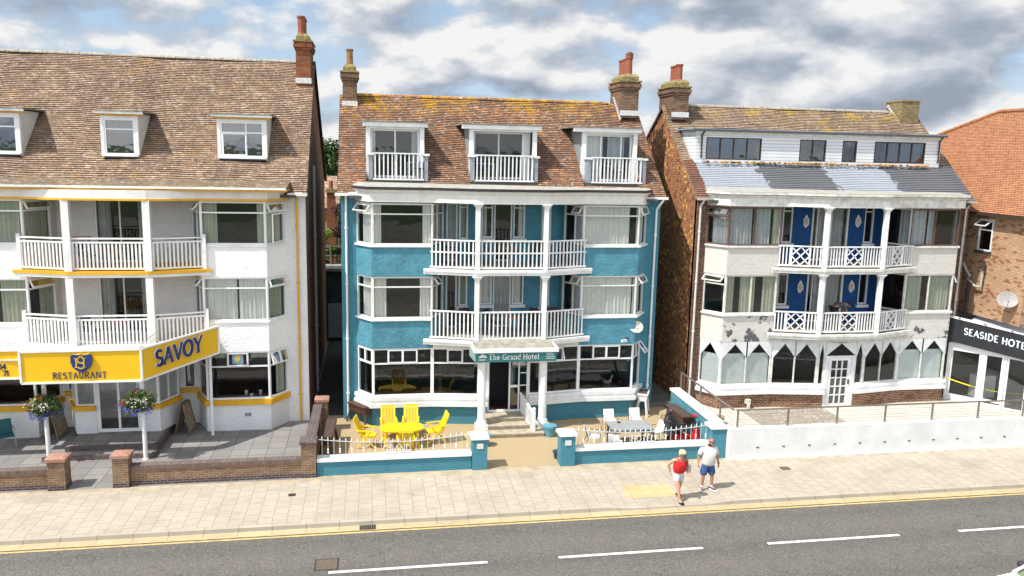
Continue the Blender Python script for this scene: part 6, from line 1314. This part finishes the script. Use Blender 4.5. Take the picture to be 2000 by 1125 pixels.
m = MB(); m.box(-2.7, -2.04, 51.1, 52.05, 7.8, 8.0); m.build('chimney_cap', mossstone, c_); simple_roof(t, -6.2, -1.9, 51.8, 6.8, 55, 8.7, roofS)
t = thing('garden_shed', 'dark flat roofed outbuilding at the back of the gap between the hotels', 'shed', (-2.2, 44, 0)); MB().box(-4.5, -1.1, 44.6, 46.2, 0, 3.9).build('wall', mat('shed_dark', (.06, .065, .065), .8, mottle=.5, mscale=2), t); MB().box(-4.6, -1.08, 44.4, 46.3, 3.9, 4.05).build('roof', mat('shed_roof', (.32, .31, .29), .9, mottle=.3), t)
m = MB(); m.box(-2.3, -1.3, 44.5, 44.59, .2, 2.1); m.build('door', mat('pale_shed_door', (.34, .34, .33), .7, mottle=.2), t)
t = thing('wooden_fence', 'grey post and rail fence on top of the outbuilding roof between the hotels', 'fence', (-2, 46, 4)); m = MB()
for z in (4.5, 5.0): m.box(-4.4, -1.1, 46.1, 46.14, z, z+.08)
for x in (-4, -3, -2.2, -1.4): m.box(x-.04, x+.04, 46.06, 46.16, 4.05, 5.15)
m.build('rails', mat('old_timber', (.22, .2, .17), .8), t)
# ================================================================== CAR (mostly outside the frame)
t = thing('parked_car', 'white car at the bottom right corner with only bonnet, windscreen and mirror visible', 'car', (16, 14.4, -.1)); cw = mat('car_white', (.82, .82, .82), .15); CX, CY, CZ = 13.85, 14.80, -.1
prof = [(0, .35), (.02, .62), (.25, .74), (1.25, .93), (1.95, 1.36), (2.4, 1.46), (3.5, 1.44), (4.1, 1.05), (4.25, .6), (4.2, .3)]
m = MB(); hw_ = .86
def ring(x, z): k = .80 if z > 1.2 else (.93 if z > .9 else 1); return k*hw_
for s in (-1, 1):
    top = [(CX+x, CY+s*ring(x, z), CZ+z) for x, z in prof]; bot = [(CX+x, CY+s*hw_, CZ+.25) for x, z in prof]
    for a in range(len(prof)-1): m.face([bot[a], bot[a+1], top[a+1], top[a]] if prof[a][1] <= .93 or 1 else [])
for (x0, z0), (x1, z1) in zip(prof, prof[1:]):
    if (x0, x1) in ((1.25, 1.95), (3.5, 4.1)): continue
    m.face([(CX+x0, CY-ring(x0, z0), CZ+z0), (CX+x1, CY-ring(x1, z1), CZ+z1), (CX+x1, CY+ring(x1, z1), CZ+z1), (CX+x0, CY+ring(x0, z0), CZ+z0)])
m.build('body', cw, t)
m = MB(); (x0, z0), (x1, z1) = (1.25, .93), (1.95, 1.36); m.face([(CX+x0, CY-.76, CZ+z0+.004), (CX+x1, CY-.66, CZ+z1), (CX+x1, CY+.66, CZ+z1), (CX+x0, CY+.76, CZ+z0+.004)]); m.build('windscreen', mat('windscreen_glass', (.14, .18, .10), .1), t)  # green reflection is put into the windscreen's flat colour
for s in (-1, 1): m = MB(); m.bar((CX+1.22, CY+s*.79, CZ+.93), (CX+1.97, CY+s*.68, CZ+1.37), .07, .05); m.bar((CX+1.3, CY+s*.73, CZ+.96), (CX+1.97, CY+s*.63, CZ+1.365), .05, .03, 1); m.build('pillar', [cw, blackm], t)
m = MB(); (x0, z0), (x1, z1) = (3.5, 1.44), (4.1, 1.05); m.face([(CX+x0, CY-.66, CZ+z0), (CX+x1, CY-.74, CZ+z1), (CX+x1, CY+.74, CZ+z1), (CX+x0, CY+.66, CZ+z0)]); m.build('rear_window', dglass, t)
for s in (-1, 1):
    m = MB(); m.face([(CX+1.45, CY+s*.872, CZ+.92), (CX+3.85, CY+s*.872, CZ+.92), (CX+3.3, CY+s*.74, CZ+1.36), (CX+2.05, CY+s*.74, CZ+1.33)]); m.build('side_window', dglass, t)
    m = MB(); m.blob((CX+1.62, CY+s*.99, CZ+1.0), .1, .12, .085, 10, 6); m.build('wing_mirror', blackm, t)
    for x in (.75, 3.45): w_ = MB().cyl((CX+x, CY+s*.72, CZ+.31), (CX+x, CY+s*.885, CZ+.31), .31, None, 20).build('wheel', rub, t); MB().cyl((CX+x, CY+s*.8, CZ+.31), (CX+x, CY+s*.895, CZ+.31), .19, None, 14).build('rim', alu, w_)
    m = MB(); m.blob((CX+.1, CY+s*.6, CZ+.62), .1, .16, .07, 8, 5); m.build('headlight', mat('headlight_glass', (.6, .6, .62), .1), t)
# ================================================================== PEOPLE
def skin(name, nodes, edges, mt, parent, sub=2, extra=None):
    ids = list(nodes); me = bpy.data.meshes.new(name); me.from_pydata([nodes[k][0] for k in ids], [(ids.index(a), ids.index(b)) for a, b in edges], []); o = bpy.data.objects.new(name, me); COL.objects.link(o)
    sm = o.modifiers.new('s', 'SKIN'); sm.use_smooth_shade = True; sm.branch_smoothing = .6
    if not me.skin_vertices: 
        try: me.attributes
        except Exception: pass
    sv = me.skin_vertices[0].data
    for i, k in enumerate(ids): r = nodes[k][1]; sv[i].radius = r if isinstance(r, tuple) else (r, r); sv[i].use_root = (i == 0)
    ss = o.modifiers.new('d', 'SUBSURF'); ss.levels = sub; ss.render_levels = sub
    bpy.context.view_layer.update(); dg = bpy.context.evaluated_depsgraph_get(); nm = bpy.data.meshes.new_from_object(o.evaluated_get(dg)); bpy.data.objects.remove(o)
    o2 = bpy.data.objects.new(name, nm); nm.materials.clear(); nm.materials.append(mt); COL.objects.link(o2)
    for p in nm.polygons: p.use_smooth = True; p.material_index = 0
    if extra:   # extra MB geometry joined into the same mesh (fingers, features)
        bm = bmesh.new(); bm.from_mesh(nm)
        for mb, mi in extra:
            vs = [bm.verts.new(v) for v in mb.v]
            for f in mb.f:
                try: ff = bm.faces.new([vs[i] for i in f]); ff.smooth = True; ff.material_index = mi
                except ValueError: pass
        bm.to_mesh(nm); bm.free()
    if parent: o2.parent = parent; o2.matrix_parent_inverse = parent.matrix_world.inverted()
    return o2
def hand(w, d, side, palm=.085, curl=.5, fw=(0, -1, 0), sc=1.0):
    """fingers hanging along direction d from wrist w; side = thumb direction"""
    mb = MB(); w = Vector(w); d = Vector(d).normalized(); s = Vector(side).normalized(); f = Vector(fw).normalized(); across = d.cross(s).normalized()
    k = w+d*palm; 
    for i, (off, ln_) in enumerate(((.030, .068), (.010, .078), (-.010, .073), (-.029, .058))):
        b0 = k+f*0+s*0+across*0; base = w+d*palm*.95+ (s*off); p1 = base+d*ln_*.45*sc+f*curl*.01; p2 = p1+(d*.8+f*curl*.5).normalized()*ln_*.32*sc; p3 = p2+(d*.55+f*curl*.9).normalized()*ln_*.25*sc
        mb.cyl(base-d*.03, p1, .0095, .009, 6); mb.cyl(p1, p2, .009, .0085, 6); mb.cyl(p2, p3, .0085, .0065, 6)
    t0 = w+d*.03+s*.028; t1 = t0+(d*.6+s*.7).normalized()*.038; t2 = t1+(d+s*.15).normalized()*.03; mb.cyl(t0, t1, .012, .010, 6); mb.cyl(t1, t2, .010, .008, 6)
    mb.cbox(tuple(w+d*palm*.5), .001, .001, .001)
    # palm
    q = [w+s*.026, w-s*.026, w+d*palm-s*.038, w+d*palm+s*.038]; mb.hexa([tuple(p-f*.013) for p in q], [tuple(p+f*.013) for p in q]); return mb
def head_nodes(N, E, neck, c, r=.085):
    """head centre c; adds jaw, face and skull nodes"""
    c = Vector(c); nk = Vector(neck)
def person(label, loc, sk, J, clothes, rz=0, sc=1.0, hands=None, hairm=None, hairfn=None, face=None, shades=True, wd=1.12):
    t = thing('person', label, 'person', (0, 0, 0)); R = J['R']; P = J['P']
    nodes = {k: (P[k], R[k]) for k in P}; E = J['E']; ex = [(m_, 0) for m_ in hands or []]; hc = Vector(P['head']); fd = Vector(face).normalized(); sd_ = fd.cross(Vector((0, 0, 1))).normalized(); ud = sd_.cross(fd)
    fm = MB(); nb = hc+fd*.098+ud*-.005; fm.cyl(nb+ud*.03-fd*.015, nb-ud*.012+fd*.014, .008, .014, 6); fm.blob(tuple(hc+fd*.086-ud*.05), .022, .012, .008, 8, 4)
    for s in (-1, 1): fm.blob(tuple(hc+sd_*s*.083-ud*.005-fd*.005), .012, .02, .032, 8, 5)
    ex.append((fm, 0)); em = MB()
    for s in (-1, 1): em.blob(tuple(hc+fd*.088+sd_*s*.032+ud*.015), .012, .008, .008, 8, 4)
    ex.append((em, 1)); b = skin('body', nodes, E, sk, t, 2, ex); b.data.materials.append(mat('eye_dark', (.02, .02, .02), .2))
    if shades:
        g = MB()
        for s in (-1, 1): c = hc+fd*.100+sd_*s*.034+ud*.018; q = [c+sd_*a*.028+ud*b_*.018 for a, b_ in ((-1, -1), (1, -1), (1, 1), (-1, 1))]; g.hexa([tuple(p-fd*.004) for p in q], [tuple(p+fd*.004) for p in q]); g.bar(hc+fd*.098+sd_*s*.06+ud*.022, hc+sd_*s*.086+ud*.022, .008)
        g.bar(hc+fd*.102-sd_*.02+ud*.024, hc+fd*.102+sd_*.02+ud*.024, .008); g.build('glasses', mat('sunglass_black', (.01, .01, .012), .2), t)
    if hairfn: hairfn(t, hc, fd, sd_, ud)
    clothes(t, P); t.location = loc; t.rotation_euler = (0, 0, rz); t.scale = (sc*wd, sc*(1+(wd-1)*.5), sc); return t
EDG = [('pelvis', 'belly'), ('belly', 'chest'), ('chest', 'neck'), ('neck', 'chin'), ('chin', 'head'), ('head', 'crown'), ('chest', 'shL'), ('shL', 'elL'), ('elL', 'wrL'), ('wrL', 'paL'), ('chest', 'shR'), ('shR', 'elR'), ('elR', 'wrR'), ('wrR', 'paR'), ('pelvis', 'hipL'), ('hipL', 'knL'), ('knL', 'anL'), ('anL', 'toL'), ('pelvis', 'hipR'), ('hipR', 'knR'), ('knR', 'anR'), ('anR', 'toR')]
def radii(b=1.0): return dict(pelvis=(.15*b, .11*b), belly=(.145*b, .125*b), chest=(.15*b, .11*b), neck=.055, chin=(.062, .07), head=(.078, .092), crown=(.062, .075), shL=.06, shR=.06, elL=.042, elR=.042, wrL=.028, wrR=.028, paL=(.03, .018), paR=(.03, .018), hipL=.095*b, hipR=.095*b, knL=.058, knR=.058, anL=.04, anR=.04, toL=(.035, .025), toR=(.035, .025))
skinM = mat('tanned_skin', (.42, .20, .12), .55, mottle=.1, mscale=9); skinW = mat('fair_skin', (.55, .30, .20), .55, mottle=.1, mscale=9)
# man: facing the street, head turned to his left and down
PM = dict(pelvis=(0, 0, .93), belly=(0, -.05, 1.10), chest=(0, -.01, 1.32), neck=(.01, -.02, 1.48), chin=(.035, -.055, 1.555), head=(.035, -.045, 1.63), crown=(.03, -.02, 1.70), shL=(.20, 0, 1.40), elL=(.27, .03, 1.13), wrL=(.285, -.06, .90), paL=(.285, -.08, .84), shR=(-.20, 0, 1.40), elR=(-.285, .04, 1.14), wrR=(-.30, -.03, .90), paR=(-.30, -.05, .84), hipL=(.10, 0, .86), knL=(.13, -.03, .48), anL=(.15, .0, .09), toL=(.20, -.16, .04), hipR=(-.10, 0, .86), knR=(-.13, -.02, .48), anR=(-.14, .02, .09), toR=(-.15, -.15, .04))
def man_clothes(t, P):
    n = {'hem': ((0, -.01, .84), (.20, .17)), 'pelvis': ((0, -.02, .92), (.225, .20)), 'belly': ((0, -.06, 1.08), (.235, .225)), 'chest': ((0, -.02, 1.30), (.235, .175)), 'collar': ((.005, -.01, 1.45), (.095, .085)), 'shL': ((.2, 0, 1.38), .10), 'slL': ((.25, .02, 1.14), .082), 'shR': ((-.2, 0, 1.38), .10), 'slR': ((-.26, .025, 1.15), .082)}
    skin('polo_shirt', n, [('hem', 'pelvis'), ('pelvis', 'belly'), ('belly', 'chest'), ('chest', 'collar'), ('chest', 'shL'), ('shL', 'slL'), ('chest', 'shR'), ('shR', 'slR')], mat('offwhite_cloth', (.62, .58, .54), .85, mottle=.1, bump=.3, bscale=14), t)
    n = {'t': ((0, -.01, 1.02), (.15, .13)), 'w': ((0, 0, .86), (.185, .15)), 'hl': ((.10, 0, .78), .135), 'kl': ((.125, -.02, .48), .11), 'hr': ((-.10, 0, .78), .135), 'kr': ((-.125, -.01, .48), .11)}
    skin('denim_shorts', n, [('t', 'w'), ('w', 'hl'), ('hl', 'kl'), ('w', 'hr'), ('hr', 'kr')], mat('denim', (.04, .10, .26), .85, mottle=.3, mscale=14, bump=.3), t)
    for s, a in (('L', .5), ('R', .08)):
        x, y, z = P['an'+s]; tx, ty, tz = P['to'+s]; m = MB(); skin('shoe', {'a': ((x, y+.03, .055), (.045, .05)), 'b': (((x+tx)/2, (y+ty)/2, .055), (.048, .042)), 'c': ((tx, ty, .045), (.042, .03))}, [('a', 'b'), ('b', 'c')], mat('navy_shoe', (.03, .05, .13), .7), t)
        d_ = Vector((tx-x, ty-y, 0)).normalized(); c = Vector(((x+tx)/2, (y+ty)/2, .012)); m = MB(); m.bar(c-d_*.14, c+d_*.14, .095, .022); m.build('sole', white, t)
    MB().rev((P['anR'][0], P['anR'][1], .1), [(.045, 0), (.045, .05)], 10).build('sock', white, t); MB().rev((P['anL'][0], P['anL'][1], .1), [(.045, 0), (.045, .05)], 10).build('sock', white, t)
    m = MB(); m.rev((P['wrL'][0], P['wrL'][1], P['wrL'][2]-.01), [(.034, 0), (.034, .03)], 10); m.build('wrist_watch', blackm, t)
def man_hair(t, c, f, s, u):
    m = MB()
    for k in range(-70, 71, 10):
        a = math.radians(180+k*1.25); d = (f*math.cos(a)+s*math.sin(a)); m.blob(tuple(c+d*.084+u*.02), .018, .018, .04, 6, 4)
    m.build('hair', mat('grey_hair', (.30, .24, .20), .8, mottle=.3, mscale=40), t, smooth=True)
J = dict(P=PM, R=radii(1.06), E=EDG); hd = [hand(PM['wrL'], (0, -.25, -1), (0, -1, 0), fw=(-1, 0, 0)), hand(PM['wrR'], (0, -.25, -1), (0, -1, 0), fw=(1, 0, 0))]
person('man in an off-white polo shirt, blue denim shorts and navy shoes, looking down', (10.5, 22.93, .0), skinM, J, man_clothes, 0, 1.0, hd, hairfn=man_hair, face=(.55, -.75, -.45))
# woman: walking off the kerb towards the road
PW = dict(pelvis=(0, 0, .86), belly=(0, -.03, 1.02), chest=(.0, -.07, 1.20), neck=(.01, -.11, 1.35), chin=(.02, -.16, 1.41), head=(.02, -.165, 1.485), crown=(.02, -.14, 1.55), shL=(.18, -.07, 1.28), elL=(.27, .03, 1.03), wrL=(.22, -.14, .86), paL=(.20, -.19, .82), shR=(-.18, -.07, 1.28), elR=(-.30, .04, 1.08), wrR=(-.24, .02, .85), paR=(-.22, .0, .79), hipL=(.09, 0, .78), knL=(.08, .0, .46), anL=(.07, .13, .12), toL=(.08, .0, .05), hipR=(-.09, -.02, .78), knR=(-.055, -.16, .42), anR=(-.02, -.22, -.0), toR=(.0, -.37, -.05))
def woman_clothes(t, P):
    n = {'p': ((0, -.03, .80), (.17, .14)), 'b': ((0, -.05, .98), (.20, .18)), 'c': ((0, -.085, 1.14), (.20, .17)), 'd': ((0, -.08, 1.24), (.17, .12))}
    skin('camisole_top', n, [('p', 'b'), ('b', 'c'), ('c', 'd')], mat('red_cloth', (.62, .008, .012), .8, mottle=.25, mscale=12, bump=.4, bscale=16), t)
    for s in (-1, 1): m = MB(); m.tube([(s*.085, -.195, 1.20), (s*.09, -.15, 1.33), (s*.10, -.06, 1.345), (s*.08, .02, 1.24)], .008, 5); m.build('shoulder_strap', MATS['red_cloth'], t)
    n = {'t': ((0, -.02, .97), (.14, .12)), 'w': ((0, 0, .82), (.175, .14)), 'hl': ((.09, 0, .74), .13), 'kl': ((.09, 0, .50), .115), 'hr': ((-.09, -.02, .74), .13), 'kr': ((-.07, -.10, .51), .115)}
    skin('shorts', n, [('t', 'w'), ('w', 'hl'), ('hl', 'kl'), ('w', 'hr'), ('hr', 'kr')], mat('pale_grey_cloth', (.58, .60, .64), .85, mottle=.1, bump=.3), t)
    for s in 'LR':
        x, y, z = P['an'+s]; tx, ty, tz = P['to'+s]; d_ = (Vector((tx, ty, tz))-Vector((x, y, z-.07))).normalized(); c = Vector(((x+tx)/2, (y+ty)/2, (z-.075+tz-.03)/2)); m = MB(); m.bar(c-d_*.13, c+d_*.12, .085, .025)
        for k in (-.03, .05, .09): q = c+d_*k; m.tube([q+Vector((-.045, 0, 0)), q+Vector((-.03, 0, .06)), q+Vector((.03, 0, .06)), q+Vector((.045, 0, 0))], .012, 5)
        m.build('sandal', blackm, t)
def woman_hair(t, c, f, s, u):
    m = MB(); m.blob(tuple(c+u*.035-f*.022), .100, .108, .095, 14, 9, jit=.03); m.blob(tuple(c-f*.085-u*.02), .07, .06, .09, 10, 6, jit=.05)
    for k in (-1, 1): m.blob(tuple(c+s*k*.078-u*.0-f*.02), .028, .05, .075, 8, 5, jit=.05)
    m.blob(tuple(c+u*.085+f*.045), .06, .05, .028, 8, 5, jit=.05); m.build('hair', mat('blonde_hair', (.66, .52, .30), .7, mottle=.3, mscale=30), t, smooth=True)
J = dict(P=PW, R=radii(1.0), E=EDG); hd = [hand(PW['wrL'], (-.2, -.6, -.6), (-1, 0, 0), fw=(0, -1, -.4), curl=.9, sc=.9), hand(PW['wrR'], (.3, -.1, -1), (0, -1, 0), fw=(1, 0, 0), sc=.9)]
wm = person('blonde woman in sunglasses, red camisole top and pale shorts stepping off the kerb', (9.33, 22.46, .0), skinW, J, woman_clothes, math.radians(4), 1.0, hd, hairfn=woman_hair, face=(.12, -.85, -.5))
t = thing('shoulder_bag', 'dark shoulder bag with a strap carried by the blonde woman', 'bag', (9.6, 22.4, .9)); m = MB(); m.cbox((9.62, 22.47, .95), .10, .26, .22, rz=.2); m.build('bag', mat('bag_cream', (.45, .42, .38), .7), t); m = MB(); m.tube([(9.60, 22.40, 1.06), (9.50, 22.27, 1.30), (9.49, 22.38, 1.37), (9.58, 22.52, 1.2), (9.62, 22.54, 1.05)], .012, 5); m.build('strap', blackm, t)
# decorator bending on the lower blue balcony
PD = dict(pelvis=(0, 0, .86), belly=(.10, -.02, 1.0), chest=(.30, -.06, 1.07), neck=(.44, -.08, 1.04), chin=(.50, -.10, .99), head=(.56, -.10, .98), crown=(.61, -.10, .97), shL=(.33, .12, 1.02), elL=(.40, .12, .78), wrL=(.52, .06, .60), paL=(.57, .05, .56), shR=(.33, -.20, 1.0), elR=(.38, -.24, .76), wrR=(.50, -.22, .58), paR=(.55, -.2, .54), hipL=(0, .09, .80), knL=(.06, .10, .45), anL=(-.02, .10, .08), toL=(.12, .10, .03), hipR=(0, -.09, .80), knR=(.06, -.11, .45), anR=(-.02, -.11, .08), toR=(.12, -.12, .03))
def dec_clothes(t, P):
    mm = mat('navy_check_shirt', (.035, .04, .07), .85, mottle=.8, mscale=22, col2=(.12, .12, .17)); n = {'p': ((.02, 0, .92), (.15, .16)), 'b': ((.13, -.02, 1.01), (.15, .17)), 'c': ((.31, -.05, 1.05), (.14, .17)), 'sl': ((.33, .13, 1.0), .075), 'el': ((.39, .125, .80), .06), 'sr': ((.33, -.2, .98), .075), 'er': ((.375, -.235, .78), .06)}
    skin('shirt', n, [('p', 'b'), ('b', 'c'), ('c', 'sl'), ('sl', 'el'), ('c', 'sr'), ('sr', 'er')], mm, t)
    n = {'w': ((0, 0, .86), (.13, .15)), 'hl': ((0, .09, .8), .11), 'kl': ((.06, .1, .45), .08), 'al': ((-.02, .1, .1), .065), 'hr': ((0, -.09, .8), .11), 'kr': ((.06, -.11, .45), .08), 'ar': ((-.02, -.11, .1), .065)}
    skin('trousers', n, [('w', 'hl'), ('hl', 'kl'), ('kl', 'al'), ('w', 'hr'), ('hr', 'kr'), ('kr', 'ar')], mat('black_trousers', (.02, .022, .03), .85), t)
def dec_hair(t, c, f, s, u): MB().blob(tuple(c+u*.03-f*.02), .095, .1, .085, 12, 8, jit=.04).build('hair', mat('dark_hair', (.025, .018, .015), .7), t, smooth=True)
person('decorator in a dark checked shirt bending over on the lower blue balcony', (19.35, 30.85, 3.42), skinM, dict(P=PD, R=radii(.95), E=EDG), dec_clothes, 0, 1.0, [hand(PD['wrL'], (.8, 0, -.6), (0, -1, 0)), hand(PD['wrR'], (.8, 0, -.6), (0, 1, 0))], hairfn=dec_hair, face=(.6, -.2, -.75), shades=False)
# small litter on the pavement
for i, (x, y, r) in enumerate(((1.5, 24.85, .07), (8.1, 24.0, .02), (5.1, 24.5, .02))): tag(MB().blob((x, y, .005), r, r*.6, .006, 8, 3).build('gum_spot', white if i == 0 else blackm), ('white paint splash on the pavement below the GRAND railing', 'small black spot on the pavement in front of the right gate pier', 'small black spot on the pavement in front of the path')[i], 'spot')
# ================================================================== CAMERA, LIGHT, SKY
F = 1580.0; ROLL = .022; HZ = 264.0; VX = -278.0
pit = math.atan(HZ*math.cos(ROLL)/F)
up = Vector((math.sin(ROLL)*math.cos(pit), -math.cos(ROLL)*math.cos(pit), -math.sin(pit))).normalized()
dd = Vector((VX, -HZ+ROLL*VX, F)).normalized(); dd = (dd-up*dd.dot(up)).normalized(); rr = dd.cross(up); rr = -rr if rr.x < 0 else rr
# camera axes (right, up, back) in world coordinates
R3 = Matrix(((rr.x, -rr.y, -rr.z), (dd.x, -dd.y, -dd.z), (up.x, -up.y, -up.z)))
cam = bpy.data.cameras.new('camera'); cam.sensor_width = 36; cam.lens = F/2000*36; cam.clip_end = 6000; cam.clip_start = .1
co = bpy.data.objects.new('camera', cam); COL.objects.link(co); co.matrix_world = Matrix.Translation((0, 0, CAMH)) @ R3.to_4x4(); S.camera = co
sd = Vector((1.05, .44, -1.72)).normalized()
sun = bpy.data.lights.new('sun', 'SUN'); sun.energy = 5.0; sun.angle = math.radians(.53); sun.color = (1, .955, .88)
so = bpy.data.objects.new('sun', sun); COL.objects.link(so); so.rotation_euler = sd.to_track_quat('-Z', 'Y').to_euler(); so.location = (-20, -10, 40)
el = math.asin(-sd.z); az = math.atan2(-sd.x, -sd.y)
w = bpy.data.worlds.new('World'); S.world = w; w.use_nodes = True; nt = w.node_tree; nt.nodes.clear(); L = nt.links
sky = nod(nt, 'ShaderNodeTexSky'); sky.sky_type = 'NISHITA'; sky.sun_disc = False; sky.sun_elevation = el; sky.sun_rotation = az; sky.altitude = 0; sky.air_density = 1.0; sky.dust_density = .5; sky.ozone_density = 3.0
tc = nod(nt, 'ShaderNodeTexCoord').outputs['Generated']
def warp(off):
    mp = nod(nt, 'ShaderNodeMapping'); mp.inputs['Scale'].default_value = (1, 1, 2.1); mp.inputs['Location'].default_value = (4.7+off[0], 8.3, .9+off[1]); L.new(tc, mp.inputs[0]); return mp.outputs[0]
def cloudn(v):
    base = noise(nt, v, 1.5, 3, .5); a = noise(nt, v, 6.2, 10, .58)
    vo = nod(nt, 'ShaderNodeTexVoronoi', Scale=9.0); vo.feature = 'F1'; dn = nod(nt, 'ShaderNodeTexNoise', Scale=7.0, Detail=5.); L.new(v, dn.inputs['Vector'])
    ad = nod(nt, 'ShaderNodeVectorMath'); ad.operation = 'MULTIPLY_ADD'; L.new(dn.outputs['Color'], ad.inputs[0]); ad.inputs[1].default_value = (.18, .18, .18); L.new(v, ad.inputs[2]); L.new(ad.outputs[0], vo.inputs['Vector'])
    bil = mth(nt, 'SUBTRACT', 1., vo.outputs['Distance'])
    return mth(nt, 'ADD', mth(nt, 'ADD', mth(nt, 'MULTIPLY', a, .52), mth(nt, 'MULTIPLY', base, .50)), mth(nt, 'MULTIPLY', bil, .20))
c1 = cloudn(warp((0, 0))); c2 = cloudn(warp((-.02, .055)))
mask = ramp(nt, c1, [(.52, (0, 0, 0)), (.59, (1, 1, 1))])
dif = mth(nt, 'ADD', mth(nt, 'MULTIPLY', mth(nt, 'SUBTRACT', c1, c2), 5.5), .68)
thick = mth(nt, 'MAXIMUM', mth(nt, 'SUBTRACT', c1, .66), 0.)
br = mth(nt, 'SUBTRACT', dif, mth(nt, 'MULTIPLY', thick, 4.5))
ccol = ramp(nt, br, [(.0, (.36, .42, .52)), (.3, (.47, .53, .62)), (.55, (.63, .68, .75)), (.78, (.84, .86, .89)), (.95, (1.0, 1.0, .99))])
# sun side of the sky, behind the camera, brightened as added facade fill
vd = nod(nt, 'ShaderNodeVectorMath'); vd.operation = 'DOT_PRODUCT'; L.new(tc, vd.inputs[0]); vd.inputs[1].default_value = (-.5, -.78, .38)
sb = mth(nt, 'ADD', 1., mth(nt, 'MULTIPLY', mth(nt, 'MAXIMUM', vd.outputs['Value'], 0.), 1.5))
bg = nod(nt, 'ShaderNodeBackground', Strength=.10); L.new(mth(nt, 'MULTIPLY', sb, .10), bg.inputs['Strength']); zs = nod(nt, 'ShaderNodeSeparateXYZ'); L.new(tc, zs.inputs[0]); hz = mth(nt, 'MAXIMUM', mth(nt, 'SUBTRACT', 1., mth(nt, 'MULTIPLY', mth(nt, 'ABSOLUTE', zs.outputs[2]), 3.2)), 0.)
L.new(mix(nt, mth(nt, 'MULTIPLY', hz, .9), sky.outputs[0], (4.6, 5.9, 7.6)), bg.inputs[0])
bc = nod(nt, 'ShaderNodeBackground', Strength=.80); L.new(ccol, bc.inputs[0]); L.new(mth(nt, "MULTIPLY", sb, .74), bc.inputs['Strength'])
mx = nod(nt, 'ShaderNodeMixShader'); L.new(mask, mx.inputs[0]); L.new(bg.outputs[0], mx.inputs[1]); L.new(bc.outputs[0], mx.inputs[2])
ow = nod(nt, 'ShaderNodeOutputWorld'); L.new(mx.outputs[0], ow.inputs[0])
S.view_settings.view_transform = 'Standard'; S.view_settings.look = 'None'; S.view_settings.exposure = .30; S.view_settings.gamma = 1
S.cycles.max_bounces = 8; S.cycles.transparent_max_bounces = 12; S.cycles.caustics_reflective = False; S.cycles.caustics_refractive = False
